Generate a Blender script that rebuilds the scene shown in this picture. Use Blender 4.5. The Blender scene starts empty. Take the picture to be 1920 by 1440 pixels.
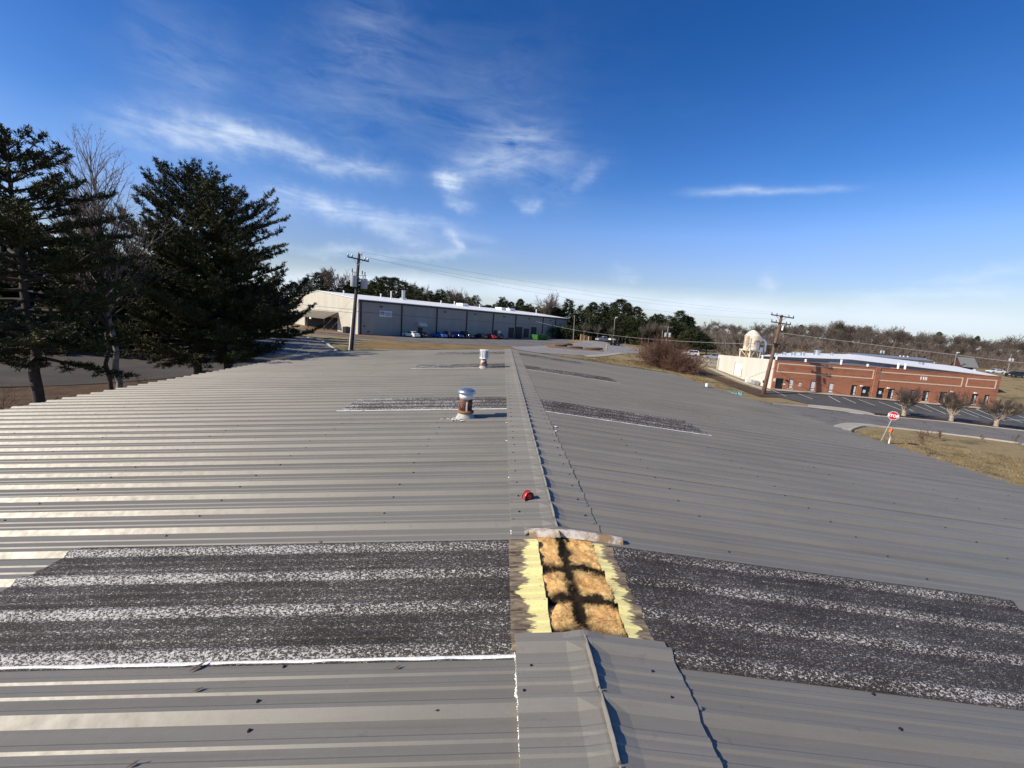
import bpy, bmesh, math, random
import numpy as np
from mathutils import Vector, Matrix, Euler

random.seed(7)
RNG = np.random.default_rng(11)
scene = bpy.context.scene
COL = scene.collection
R = math.radians

# ------------------------------------------------------------------ camera
cam_d = bpy.data.cameras.new('camera')
cam = bpy.data.objects.new('camera', cam_d)
COL.objects.link(cam)
scene.camera = cam
FPX, PITCH, ROLL, YAW = 790.94, 0.1494, 0.0727, 0.0311
cam_d.sensor_width = 36.0
cam_d.lens = FPX / 1920.0 * 36.0
cam_d.clip_start = 0.05
cam_d.clip_end = 6000
_f = Vector((math.sin(YAW) * math.cos(PITCH), math.cos(YAW) * math.cos(PITCH), -math.sin(PITCH)))
_r0 = Vector((math.cos(YAW), -math.sin(YAW), 0))
_u0 = _r0.cross(_f)
_r = _r0 * math.cos(ROLL) + _u0 * math.sin(ROLL)
_u = -_r0 * math.sin(ROLL) + _u0 * math.cos(ROLL)
CAMZ = 6.3
cam.matrix_world = Matrix(((_r.x, _u.x, -_f.x, 0), (_r.y, _u.y, -_f.y, 0), (_r.z, _u.z, -_f.z, CAMZ), (0, 0, 0, 1)))

def at(px, py, Z):
    """world point seen at a pixel of the 1920x1440 photograph at depth Z (survey helper)"""
    return Vector((0, 0, CAMZ)) + (_r * ((px - 960) / FPX) - _u * ((py - 720) / FPX) + _f) * Z

# ------------------------------------------------------------------ light
SUN_EL, SUN_AZ_VEC = R(33.0), Vector((-0.932, -0.362, 0)).normalized()
to_sun = Vector((SUN_AZ_VEC.x * math.cos(SUN_EL), SUN_AZ_VEC.y * math.cos(SUN_EL), math.sin(SUN_EL)))
sd = bpy.data.lights.new('sun', 'SUN')
sd.energy = 5.0
sd.angle = R(0.53)
sd.color = (1.0, 0.91, 0.77)
sun = bpy.data.objects.new('sun', sd)
COL.objects.link(sun)
sun.rotation_euler = to_sun.to_track_quat('Z', 'Y').to_euler()
sun.location = (-30, -20, 60)

world = bpy.data.worlds.new('World')
scene.world = world
world.use_nodes = True
wn, wl = world.node_tree.nodes, world.node_tree.links
wn.clear()

def wnode(t, **kw):
    n = wn.new(t)
    for k, v in kw.items():
        setattr(n, k, v)
    return n

def wmath(op, a, b=None, c=None, clamp=False):
    n = wn.new('ShaderNodeMath')
    n.operation = op
    n.use_clamp = clamp
    for i, x in enumerate((a, b, c)):
        if x is None:
            continue
        if isinstance(x, (int, float)):
            n.inputs[i].default_value = x
        else:
            wl.new(x, n.inputs[i])
    return n.outputs[0]

w_out = wnode('ShaderNodeOutputWorld')
w_bg = wnode('ShaderNodeBackground')
w_bg.inputs['Strength'].default_value = 0.1
wl.new(w_bg.outputs[0], w_out.inputs[0])
sky = wnode('ShaderNodeTexSky', sky_type='NISHITA')
sky.sun_disc = False
sky.sun_elevation = SUN_EL
sky.sun_rotation = math.atan2(SUN_AZ_VEC.x, SUN_AZ_VEC.y)
sky.altitude = 250
sky.air_density = 1.0
sky.dust_density = 0.35
sky.ozone_density = 2.2
hs = wnode('ShaderNodeHueSaturation')
wl.new(sky.outputs[0], hs.inputs['Color'])
tc = wnode('ShaderNodeTexCoord')
sp = wnode('ShaderNodeSeparateXYZ')
wl.new(tc.outputs['Generated'], sp.inputs[0])
dx, dy, dz = sp.outputs
az = wmath('ARCTAN2', dx, dy)
el = wmath('ARCSINE', dz)
zc = wmath('MAXIMUM', dz, 0.03)
vr = wnode('ShaderNodeValToRGB')
vr.color_ramp.elements[0].color = (0.47, 0.47, 0.47, 1)
vr.color_ramp.elements[1].color = (0.70, 0.70, 0.70, 1)
for p_, c_ in [(0.20, 0.98), (0.5, 0.82)]:
    vr.color_ramp.elements.new(p_).color = (c_, c_, c_, 1)
wl.new(dz, vr.inputs[0])
wl.new(wmath('MULTIPLY', vr.outputs[0], 1.40), hs.inputs['Value'])
wl.new(wmath('ADD', 0.516, wmath('MULTIPLY', wmath('SUBTRACT', 1.0, wmath('MULTIPLY', dz, 4.0), None, True), 0.022)), hs.inputs['Hue'])
sr = wnode('ShaderNodeValToRGB')
sr.color_ramp.elements[0].color = (0.25, 0.25, 0.25, 1)
sr.color_ramp.elements[1].color = (0.69, 0.69, 0.69, 1)
for p_, c_ in [(0.035, 0.42), (0.10, 0.60), (0.30, 0.695), (0.55, 0.70)]:
    sr.color_ramp.elements.new(p_).color = (c_, c_, c_, 1)
wl.new(dz, sr.inputs[0])
wl.new(wmath('MULTIPLY', sr.outputs[0], 2.0), hs.inputs['Saturation'])
u_ = wmath('DIVIDE', dx, zc)
v_ = wmath('DIVIDE', dy, zc)
cuv = wnode('ShaderNodeCombineXYZ')
wl.new(u_, cuv.inputs[0])
wl.new(v_, cuv.inputs[1])

def wnoise(vec, scale, detail, rough, dist=0.0):
    n = wn.new('ShaderNodeTexNoise')
    n.inputs['Scale'].default_value = scale
    n.inputs['Detail'].default_value = detail
    n.inputs['Roughness'].default_value = rough
    n.inputs['Distortion'].default_value = dist
    wl.new(vec, n.inputs['Vector'])
    return n.outputs['Fac']

def wmapping(vec, rot, sc):
    n = wn.new('ShaderNodeMapping')
    n.inputs['Rotation'].default_value = (0, 0, rot)
    n.inputs['Scale'].default_value = sc
    wl.new(vec, n.inputs[0])
    return n.outputs[0]

azel = wnode('ShaderNodeCombineXYZ')
wl.new(az, azel.inputs[0])
wl.new(el, azel.inputs[1])
fib = wnoise(wmapping(azel.outputs[0], R(16), (3.0, 15.0, 1)), 1.6, 9, 0.62, 0.7)
fib2 = wnoise(wmapping(azel.outputs[0], R(48), (5.0, 13.0, 1)), 1.8, 8, 0.62, 0.8)
fibm = wmath('ADD', wmath('MULTIPLY', fib, 0.6), wmath('MULTIPLY', fib2, 0.4))
warp = wnoise(azel.outputs[0], 9.0, 4, 0.6, 0)
warp2 = wnoise(azel.outputs[0], 11.3, 4, 0.6, 0)
azw = wmath('ADD', az, wmath('MULTIPLY', wmath('SUBTRACT', warp, 0.5), 0.09))
elw = wmath('ADD', el, wmath('MULTIPLY', wmath('SUBTRACT', warp2, 0.5), 0.075))
# individual cirrus wisps: start and end direction (azimuth, elevation in degrees), half thickness, strength
def dirdeg(px, py):
    d = (at(px, py, 1.0) - Vector((0, 0, CAMZ))).normalized()
    return math.degrees(math.atan2(d.x, d.y)), math.degrees(math.asin(d.z))
WISPS = [((205, 238), (470, 262), 2.0, 0.85), ((400, 245), (600, 295), 1.5, 0.7), ((560, 295), (730, 325), 1.6, 0.6),
         ((490, 362), (640, 400), 1.5, 0.75), ((610, 385), (790, 445), 1.4, 0.8), ((700, 400), (850, 425), 1.0, 0.45),
         ((825, 320), (868, 350), 1.3, 1.0), ((835, 370), (885, 385), 0.9, 0.6), ((830, 330), (1010, 262), 3.2, 0.42),
         ((900, 260), (1100, 330), 4.2, 0.3), ((835, 436), (860, 470), 0.9, 0.8), ((850, 440), (930, 452), 0.7, 0.4), ((560, 470), (880, 478), 0.9, 0.55),
         ((1300, 361), (1460, 357), 0.55, 0.55), ((1420, 357), (1610, 353), 0.38, 0.42), ((970, 380), (1010, 395), 1.0, 0.5),
         ((1080, 350), (1130, 310), 1.2, 0.35), ((1620, 556), (1930, 540), 1.1, 0.75), ((1740, 522), (1930, 492), 0.9, 0.5), ((1425, 520), (1460, 540), 1.0, 0.55),
         ((1150, 515), (1200, 520), 1.2, 0.35), ((250, 60), (420, 180), 5.0, 0.22), ((600, 120), (760, 30), 5.0, 0.2), ((430, 200), (1000, 160), 6.5, 0.16),
         ((540, 522), (900, 532), -1.5, 0.80), ((860, 534), (1250, 563), -1.5, 0.85), ((1200, 566), (1600, 592), -1.5, 0.80), ((1550, 588), (1930, 612), -1.4, 0.75)]
acc = None
acc_b = None
elt = wmath('ADD', el, wmath('MULTIPLY', wmath('SUBTRACT', warp2, 0.5), 0.018))
for (p0, p1, th, amp) in WISPS:
    band = th < 0
    fine_ = abs(th) <= 0.7 or band
    th = abs(th)
    a0, e0 = dirdeg(*p0)
    a1, e1 = dirdeg(*p1)
    ca, ce = R((a0 + a1) / 2), R((e0 + e1) / 2)
    L = max(R(1.0), 0.5 * math.hypot(R(a1 - a0), R(e1 - e0)))
    ang = math.atan2(e1 - e0, a1 - a0)
    da = wmath('SUBTRACT', azw, ca)
    de = wmath('SUBTRACT', elt if fine_ else elw, ce)
    s = wmath('ADD', wmath('MULTIPLY', da, math.cos(ang) / (L * 1.05)), wmath('MULTIPLY', de, math.sin(ang) / (L * 1.05)))
    th *= 0.72
    t = wmath('ADD', wmath('MULTIPLY', da, -math.sin(ang) / R(th)), wmath('MULTIPLY', de, math.cos(ang) / R(th)))
    q = wmath('ADD', wmath('POWER', wmath('ABSOLUTE', s), 3.0), wmath('MULTIPLY', t, t))
    g = wmath('MULTIPLY', wmath('EXPONENT', wmath('MULTIPLY', q, -0.9)), amp)
    if band: acc_b = g if acc_b is None else wmath('MAXIMUM', acc_b, g)
    else: acc = g if acc is None else wmath('ADD', acc, g)
shape = wmath('MULTIPLY', acc, wmath('MULTIPLY_ADD', fibm, 3.8, -1.30, clamp=True))
veil = wmath('MULTIPLY', wmath('MULTIPLY_ADD', wnoise(cuv.outputs[0], 0.45, 5, 0.6, 0.6), 2.2, -1.0, clamp=True), wmath('MULTIPLY_ADD', fibm, 1.6, -0.6, clamp=True))
low = wmath('MULTIPLY', wmath('MULTIPLY_ADD', elt, -1 / R(2.6), 5.6 / 2.6, clamp=True), wmath('MULTIPLY_ADD', fibm, 0.9, 0.18, clamp=True))
shape = wmath('ADD', shape, wmath('MULTIPLY', low, 0.85))
shape = wmath('ADD', shape, wmath('MULTIPLY', acc_b, wmath('MULTIPLY_ADD', fibm, 1.6, 0.10, clamp=True)))
cl = wmath('ADD', wmath('MULTIPLY', shape, 0.80), wmath('MULTIPLY', veil, 0.10), clamp=True)
cl = wmath('MULTIPLY', cl, wmath('MULTIPLY', wmath('ADD', dz, 0.01), 60, clamp=True))
cmix = wnode('ShaderNodeMix', data_type='RGBA')
wl.new(cl, cmix.inputs[0])
wl.new(hs.outputs[0], cmix.inputs[6])
cmix.inputs[7].default_value = (6.9, 7.9, 9.2, 1)
wl.new(cmix.outputs[2], w_bg.inputs['Color'])

vs = scene.view_settings
vs.view_transform = 'Standard'
vs.look = 'None'
vs.exposure = 0.20
vs.gamma = 1.0
vs.use_curve_mapping = False
scene.render.film_transparent = False

# ------------------------------------------------------------------ helpers
def tag(o, label=None, cat=None, group=None, kind=None):
    if label: o['label'] = label
    if cat: o['category'] = cat
    if group: o['group'] = group
    if kind: o['kind'] = kind
    return o

def empty(name, loc, rz=0.0, label=None, cat=None, group=None):
    o = bpy.data.objects.new(name, None)
    o.empty_display_size = 0.3
    o.location = loc
    o.rotation_euler = (0, 0, rz)
    COL.objects.link(o)
    return tag(o, label, cat, group)

def link_mesh(name, me, parent=None, mats=()):
    if not isinstance(mats, (list, tuple)):
        mats = [mats]
    for m in mats:
        me.materials.append(m)
    o = bpy.data.objects.new(name, me)
    COL.objects.link(o)
    if parent is not None:
        o.parent = parent
    return o

def np_mesh(name, V, F, mi=None, smooth=False):
    """V (n,3) array, F (m,3) or (m,4) array"""
    V = np.asarray(V, np.float32)
    F = np.asarray(F, np.int32)
    me = bpy.data.meshes.new(name)
    k = F.shape[1]
    me.vertices.add(len(V))
    me.vertices.foreach_set('co', V.ravel())
    me.loops.add(F.size)
    me.loops.foreach_set('vertex_index', F.ravel())
    me.polygons.add(len(F))
    me.polygons.foreach_set('loop_start', np.arange(0, F.size, k, dtype=np.int32))
    me.polygons.foreach_set('loop_total', np.full(len(F), k, np.int32))
    if mi is not None:
        me.polygons.foreach_set('material_index', np.asarray(mi, np.int32))
    if smooth:
        me.polygons.foreach_set('use_smooth', np.ones(len(F), bool))
    me.update(calc_edges=True)
    return me

class MB:
    def __init__(s):
        s.v, s.f, s.m = [], [], []
    def add(s, verts, faces, mi=0):
        n = len(s.v)
        s.v += [tuple(p) for p in verts]
        s.f += [tuple(i + n for i in f) for f in faces]
        s.m += [mi] * len(faces)
        return s
    def quad(s, a, b, c, d, mi=0):
        return s.add((a, b, c, d), ((0, 1, 2, 3),), mi)
    def box(s, x0, y0, z0, x1, y1, z1, mi=0, M=None):
        v = [Vector((x, y, z)) for z in (z0, z1) for y in (y0, y1) for x in (x0, x1)]
        if M is not None: v = [M @ p for p in v]
        return s.add(v, ((0, 2, 3, 1), (4, 5, 7, 6), (0, 1, 5, 4), (2, 6, 7, 3), (0, 4, 6, 2), (1, 3, 7, 5)), mi)
    def cbox(s, c, size, mi=0, rz=0.0):
        M = Matrix.Translation(c) @ Matrix.Rotation(rz, 4, 'Z')
        a, b, d = size[0] / 2, size[1] / 2, size[2] / 2
        return s.box(-a, -b, -d, a, b, d, mi, M)
    def prism(s, prof, depth, M, mi=0):
        """prof: list of (a,b) CCW in local XZ; extruded along local Y 0..depth; M to target space"""
        n = len(prof)
        v = [M @ Vector((a, 0, b)) for a, b in prof] + [M @ Vector((a, depth, b)) for a, b in prof]
        f = [tuple(range(n)), tuple(reversed(range(n, 2 * n)))]
        f += [(i, i + n, (i + 1) % n + n, (i + 1) % n) for i in range(n)]
        return s.add(v, f, mi)
    def tube(s, pts, rad, n=6, mi=0, cap=True):
        pts = [Vector(p) for p in pts]
        if not isinstance(rad, (list, tuple)): rad = [rad] * len(pts)
        rings = []
        for i, p in enumerate(pts):
            d = (pts[min(i + 1, len(pts) - 1)] - pts[max(i - 1, 0)])
            if d.length < 1e-9: d = Vector((0, 0, 1))
            d.normalize()
            a = d.orthogonal().normalized() if i == 0 else (a - d * a.dot(d)).normalized()
            b = d.cross(a)
            rings.append([p + (a * math.cos(2 * math.pi * k / n) + b * math.sin(2 * math.pi * k / n)) * rad[i] for k in range(n)])
        v = [q for r in rings for q in r]
        f = []
        for i in range(len(pts) - 1):
            for k in range(n):
                f.append((i * n + k, i * n + (k + 1) % n, (i + 1) * n + (k + 1) % n, (i + 1) * n + k))
        if cap:
            f.append(tuple(reversed(range(n))))
            f.append(tuple(range((len(pts) - 1) * n, len(pts) * n)))
        return s.add(v, f, mi)
    def lathe(s, prof, c=(0, 0, 0), n=20, mi=0, M=None, cap=True):
        """prof: list of (r,z)"""
        v = []
        for r, z in prof:
            for k in range(n):
                p = Vector((c[0] + r * math.cos(2 * math.pi * k / n), c[1] + r * math.sin(2 * math.pi * k / n), c[2] + z))
                v.append(M @ p if M is not None else p)
        f = []
        for i in range(len(prof) - 1):
            for k in range(n):
                f.append((i * n + k, i * n + (k + 1) % n, (i + 1) * n + (k + 1) % n, (i + 1) * n + k))
        if cap:
            f.append(tuple(reversed(range(n))))
            f.append(tuple(range((len(prof) - 1) * n, len(prof) * n)))
        return s.add(v, f, mi)
    def build(s, name, mats, parent=None, smooth=False, world=False, bevel=0.0):
        v = s.v
        if world and parent is not None:
            Mi = Matrix.LocRotScale(parent.location, parent.rotation_euler, None).inverted()
            v = [tuple(Mi @ Vector(p)) for p in v]
        me = bpy.data.meshes.new(name)
        me.from_pydata(v, [], s.f)
        if any(s.m): me.polygons.foreach_set('material_index', s.m)
        if smooth: me.polygons.foreach_set('use_smooth', [True] * len(s.f))
        me.update()
        o = link_mesh(name, me, parent, mats)
        if smooth == 'angle':
            me.polygons.foreach_set('use_smooth', [True] * len(s.f))
            try: me.set_sharp_from_angle(angle=R(38))
            except Exception: pass
        if bevel > 0:
            md = o.modifiers.new('bevel', 'BEVEL')
            md.width = bevel
            md.segments = 2
            md.limit_method = 'ANGLE'
        return o

def copy_tree(o, parent=None):
    c = o.copy()
    COL.objects.link(c)
    c.parent = parent
    for ch in o.children:
        copy_tree(ch, c)
    return c

# ------------------------------------------------------------------ materials
def newmat(name):
    m = bpy.data.materials.new(name)
    m.use_nodes = True
    nt = m.node_tree
    b = nt.nodes['Principled BSDF']
    return m, nt, b

def nd(nt, t, **kw):
    n = nt.nodes.new(t)
    for k, v in kw.items(): setattr(n, k, v)
    return n

def setin(nt, n, key, val):
    if isinstance(val, bpy.types.NodeSocket): nt.links.new(val, n.inputs[key])
    else: n.inputs[key].default_value = val

def coords(nt, kind='Object', scale=(1, 1, 1), rot=(0, 0, 0), loc=(0, 0, 0)):
    t = nd(nt, 'ShaderNodeTexCoord')
    mp = nd(nt, 'ShaderNodeMapping')
    mp.inputs['Scale'].default_value = scale
    mp.inputs['Rotation'].default_value = rot
    mp.inputs['Location'].default_value = loc
    if kind == 'World':
        g = nd(nt, 'ShaderNodeNewGeometry')
        nt.links.new(g.outputs['Position'], mp.inputs[0])
    else:
        nt.links.new(t.outputs[kind], mp.inputs[0])
    return mp.outputs[0]

def noise(nt, vec, scale, detail=4, rough=0.55, dist=0.0):
    n = nd(nt, 'ShaderNodeTexNoise')
    setin(nt, n, 'Vector', vec)
    n.inputs['Scale'].default_value = scale
    n.inputs['Detail'].default_value = detail
    n.inputs['Roughness'].default_value = rough
    n.inputs['Distortion'].default_value = dist
    return n.outputs['Fac']

def ramp(nt, fac, stops, interp='LINEAR'):
    n = nd(nt, 'ShaderNodeValToRGB')
    cr = n.color_ramp
    cr.interpolation = interp
    while len(cr.elements) < len(stops): cr.elements.new(0.5)
    for e, (p, c) in zip(cr.elements, stops):
        e.position = p
        e.color = (c, c, c, 1) if isinstance(c, (int, float)) else (*c, 1)
    nt.links.new(fac, n.inputs[0])
    return n.outputs[0]

def mixc(nt, fac, a, b, mode='MIX'):
    n = nd(nt, 'ShaderNodeMix', data_type='RGBA')
    n.blend_type = mode
    for i, x in ((0, fac), (6, a), (7, b)):
        if isinstance(x, bpy.types.NodeSocket): nt.links.new(x, n.inputs[i])
        elif isinstance(x, (tuple, list)): n.inputs[i].default_value = (*x, 1)
        else: n.inputs[i].default_value = x
    return n.outputs[2]

def mth(nt, op, a, b=None, c=None, clamp=False):
    n = nd(nt, 'ShaderNodeMath', operation=op)
    n.use_clamp = clamp
    for i, x in enumerate((a, b, c)):
        if x is None: continue
        setin(nt, n, i, x)
    return n.outputs[0]

def bump(nt, b, h, strength=0.3, dist=0.01):
    n = nd(nt, 'ShaderNodeBump')
    n.inputs['Strength'].default_value = strength
    n.inputs['Distance'].default_value = dist
    nt.links.new(h, n.inputs['Height'])
    nt.links.new(n.outputs[0], b.inputs['Normal'])

def plain(name, c, rough=0.6, metal=0.0, var=0.12, scale=3.0, kind='Object', bmp=0.0, bscale=40, spec=0.5, c2=None, bdist=0.01):
    m, nt, b = newmat(name)
    vec = coords(nt, kind)
    f = noise(nt, vec, scale, 5, 0.6)
    lo = tuple(x * (1 - var) for x in c)
    hi = c2 if c2 else tuple(min(1, x * (1 + var)) for x in c)
    col = ramp(nt, f, [(0.3, lo), (0.7, hi)])
    nt.links.new(col, b.inputs['Base Color'])
    b.inputs['Roughness'].default_value = rough
    b.inputs['Metallic'].default_value = metal
    b.inputs['Specular IOR Level'].default_value = spec
    if bmp > 0: bump(nt, b, noise(nt, vec, bscale, 4, 0.6), bmp, bdist)
    return m

M = {}
# weathered grey painted roof sheet
def roof_paint():
    m, nt, b = newmat('grey_roof_paint')
    vw = coords(nt, 'World')
    streak = noise(nt, coords(nt, 'World', (0.35, 7, 1)), 1.6, 6, 0.65)
    cloud = noise(nt, vw, 0.55, 5, 0.6)
    fine = noise(nt, vw, 130, 2, 0.5)
    spots = noise(nt, vw, 17, 3, 0.6)
    c = mixc(nt, ramp(nt, streak, [(0.3, 0.0), (0.72, 1.0)]), (0.196, 0.180, 0.143), (0.270, 0.251, 0.205))
    c = mixc(nt, ramp(nt, cloud, [(0.35, 0.0), (0.7, 0.55)]), c, (0.30, 0.275, 0.23))
    oi = nd(nt, 'ShaderNodeObjectInfo')
    c = mixc(nt, mth(nt, 'MULTIPLY', oi.outputs['Random'], 0.30), c, (0.150, 0.140, 0.120))
    run = noise(nt, coords(nt, 'World', (0.5, 28, 1)), 1.0, 4, 0.7)
    c = mixc(nt, ramp(nt, run, [(0.60, 0.0), (0.72, 0.30)]), c, (0.115, 0.103, 0.085))
    c = mixc(nt, ramp(nt, noise(nt, vw, 6.5, 4, 0.7), [(0.70, 0.0), (0.76, 0.35)]), c, (0.30, 0.28, 0.25))
    c = mixc(nt, ramp(nt, spots, [(0.64, 0.0), (0.74, 0.35)]), c, (0.14, 0.13, 0.12))
    c = mixc(nt, ramp(nt, fine, [(0.35, 0.12), (0.65, 0.0)]), c, (0.12, 0.12, 0.115))
    nt.links.new(c, b.inputs['Base Color'])
    rg = ramp(nt, spots, [(0.3, 0.48), (0.7, 0.58)])
    nt.links.new(rg, b.inputs['Roughness'])
    b.inputs['Specular IOR Level'].default_value = 0.6
    b.inputs['Metallic'].default_value = 0.20
    h = mth(nt, 'ADD', mth(nt, 'MULTIPLY', noise(nt, coords(nt, 'World', (0.9, 3.2, 1)), 1.3, 3, 0.5), 1.0), mth(nt, 'MULTIPLY', fine, 0.02))
    bump(nt, b, h, 0.35, 0.007)
    return m
M['roof'] = roof_paint()
M['roof_cap'] = M['roof'].copy()
for n_ in M['roof_cap'].node_tree.nodes:
    if n_.type == 'MIX' and not n_.inputs[6].is_linked and not n_.inputs[7].is_linked:
        n_.inputs[6].default_value = (0.240, 0.220, 0.178, 1)
        n_.inputs[7].default_value = (0.312, 0.290, 0.243, 1)

def fibreglass(name):
    """weathered translucent sheet: dark grime with bare glass fibres standing out of it, whitened along the ribs by wear and painted glint"""
    m, nt, b = newmat(name)
    g = nd(nt, 'ShaderNodeNewGeometry')
    s = nd(nt, 'ShaderNodeSeparateXYZ')
    nt.links.new(g.outputs['Position'], s.inputs[0])
    f1 = noise(nt, coords(nt, 'World', (62, 165, 62), (0, 0, R(30))), 1.0, 3, 0.6, 0.5)
    f2 = noise(nt, coords(nt, 'World', (66, 175, 62), (0, 0, R(-35))), 1.0, 3, 0.6, 0.5)
    grain = noise(nt, coords(nt, 'World'), 210, 2, 0.6)
    patch = noise(nt, coords(nt, 'World', (1.6, 5, 2)), 1.0, 5, 0.62)
    edge = noise(nt, coords(nt, 'World', (22, 40, 22)), 1.0, 3, 0.6)
    # worn rib sides with sun glint put into the colour: position inside the one foot rib pitch
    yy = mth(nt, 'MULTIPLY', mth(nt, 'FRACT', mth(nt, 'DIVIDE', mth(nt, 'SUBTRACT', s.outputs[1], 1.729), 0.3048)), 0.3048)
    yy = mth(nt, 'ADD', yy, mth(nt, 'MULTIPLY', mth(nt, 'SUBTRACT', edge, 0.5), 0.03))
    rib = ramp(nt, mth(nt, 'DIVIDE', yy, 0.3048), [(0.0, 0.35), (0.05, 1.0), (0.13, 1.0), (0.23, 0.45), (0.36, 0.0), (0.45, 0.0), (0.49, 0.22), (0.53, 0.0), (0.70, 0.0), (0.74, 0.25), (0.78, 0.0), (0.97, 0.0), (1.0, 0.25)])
    # painted glint over wear: strongest at far left, weaker right and farther off
    glint_wear = ramp(nt, mth(nt, 'ADD', mth(nt, 'MULTIPLY', s.outputs[0], 0.1), 0.4), [(0.12, 0.70), (0.33, 0.42), (0.42, 0.22), (0.50, 0.20), (0.62, 0.34), (0.85, 0.22)])
    glint_wear = mth(nt, 'MULTIPLY', glint_wear, mth(nt, 'SUBTRACT', 1.0, mth(nt, 'MULTIPLY', mth(nt, 'DIVIDE', s.outputs[1], 14.0, None, True), 0.55)))
    a = mth(nt, 'ADD', mth(nt, 'MULTIPLY', mth(nt, 'MAXIMUM', f1, f2), 0.8), mth(nt, 'MULTIPLY', grain, 0.2))
    a = mth(nt, 'ADD', a, mth(nt, 'MULTIPLY', mth(nt, 'SUBTRACT', patch, 0.5), 0.12))
    a = mth(nt, 'ADD', a, mth(nt, 'MULTIPLY', mth(nt, 'MULTIPLY', rib, glint_wear), 0.155))
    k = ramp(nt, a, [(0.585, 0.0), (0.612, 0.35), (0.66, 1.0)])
    fib = mixc(nt, patch, (0.50, 0.46, 0.41), (0.70, 0.68, 0.66))
    grime = mixc(nt, ramp(nt, mth(nt, 'ADD', grain, mth(nt, 'MULTIPLY', patch, 0.4)), [(0.5, 0.0), (0.85, 1.0)]), (0.018, 0.015, 0.013), (0.088, 0.074, 0.062))
    c = mixc(nt, k, grime, fib)
    nt.links.new(c, b.inputs['Base Color'])
    b.inputs['Roughness'].default_value = 0.6
    b.inputs['Specular IOR Level'].default_value = 0.2
    bump(nt, b, mth(nt, 'ADD', a, mth(nt, 'MULTIPLY', grain, 0.3)), 0.9, 0.006)
    return m
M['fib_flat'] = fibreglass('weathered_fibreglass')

def yellow_sheet():
    m, nt, b = newmat('yellowed_fibreglass')
    st = noise(nt, coords(nt, 'World', (7, 40, 7)), 1.0, 5, 0.65, 0.5)
    # grime soaked in from the ends that were not covered by the ridge cap (distance from ridge, metres)
    g = nd(nt, 'ShaderNodeNewGeometry')
    s = nd(nt, 'ShaderNodeSeparateXYZ')
    nt.links.new(g.outputs['Position'], s.inputs[0])
    d = mth(nt, 'ABSOLUTE', mth(nt, 'SUBTRACT', s.outputs[0], 0.497))
    lowf = noise(nt, coords(nt, 'World', (3, 9, 3)), 1.0, 3, 0.6)
    k = mth(nt, 'ADD', mth(nt, 'MULTIPLY', mth(nt, 'SUBTRACT', d, mth(nt, 'MULTIPLY_ADD', mth(nt, 'GREATER_THAN', s.outputs[0], 0.497), 0.038, 0.257)), 11.0), mth(nt, 'ADD', mth(nt, 'MULTIPLY', mth(nt, 'SUBTRACT', st, 0.5), 2.2), mth(nt, 'MULTIPLY', mth(nt, 'SUBTRACT', lowf, 0.5), 2.6)))
    k = ramp(nt, k, [(0.0, 0.0), (0.16, 1.0)])
    c = mixc(nt, k, mixc(nt, st, (0.74, 0.64, 0.23), (0.88, 0.80, 0.38)), mixc(nt, ramp(nt, st, [(0.36, 0.0), (0.66, 1.0)]), (0.050, 0.034, 0.022), (0.36, 0.28, 0.18)))
    fl = noise(nt, coords(nt, 'World', (30, 110, 30)), 1.0, 4, 0.6)
    c = mixc(nt, ramp(nt, fl, [(0.62, 0.0), (0.70, 0.8)]), c, (0.12, 0.085, 0.05))
    nt.links.new(c, b.inputs['Base Color'])
    b.inputs['Roughness'].default_value = 0.55
    bump(nt, b, st, 0.5, 0.006)
    return m
M['yellow'] = yellow_sheet()

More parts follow.
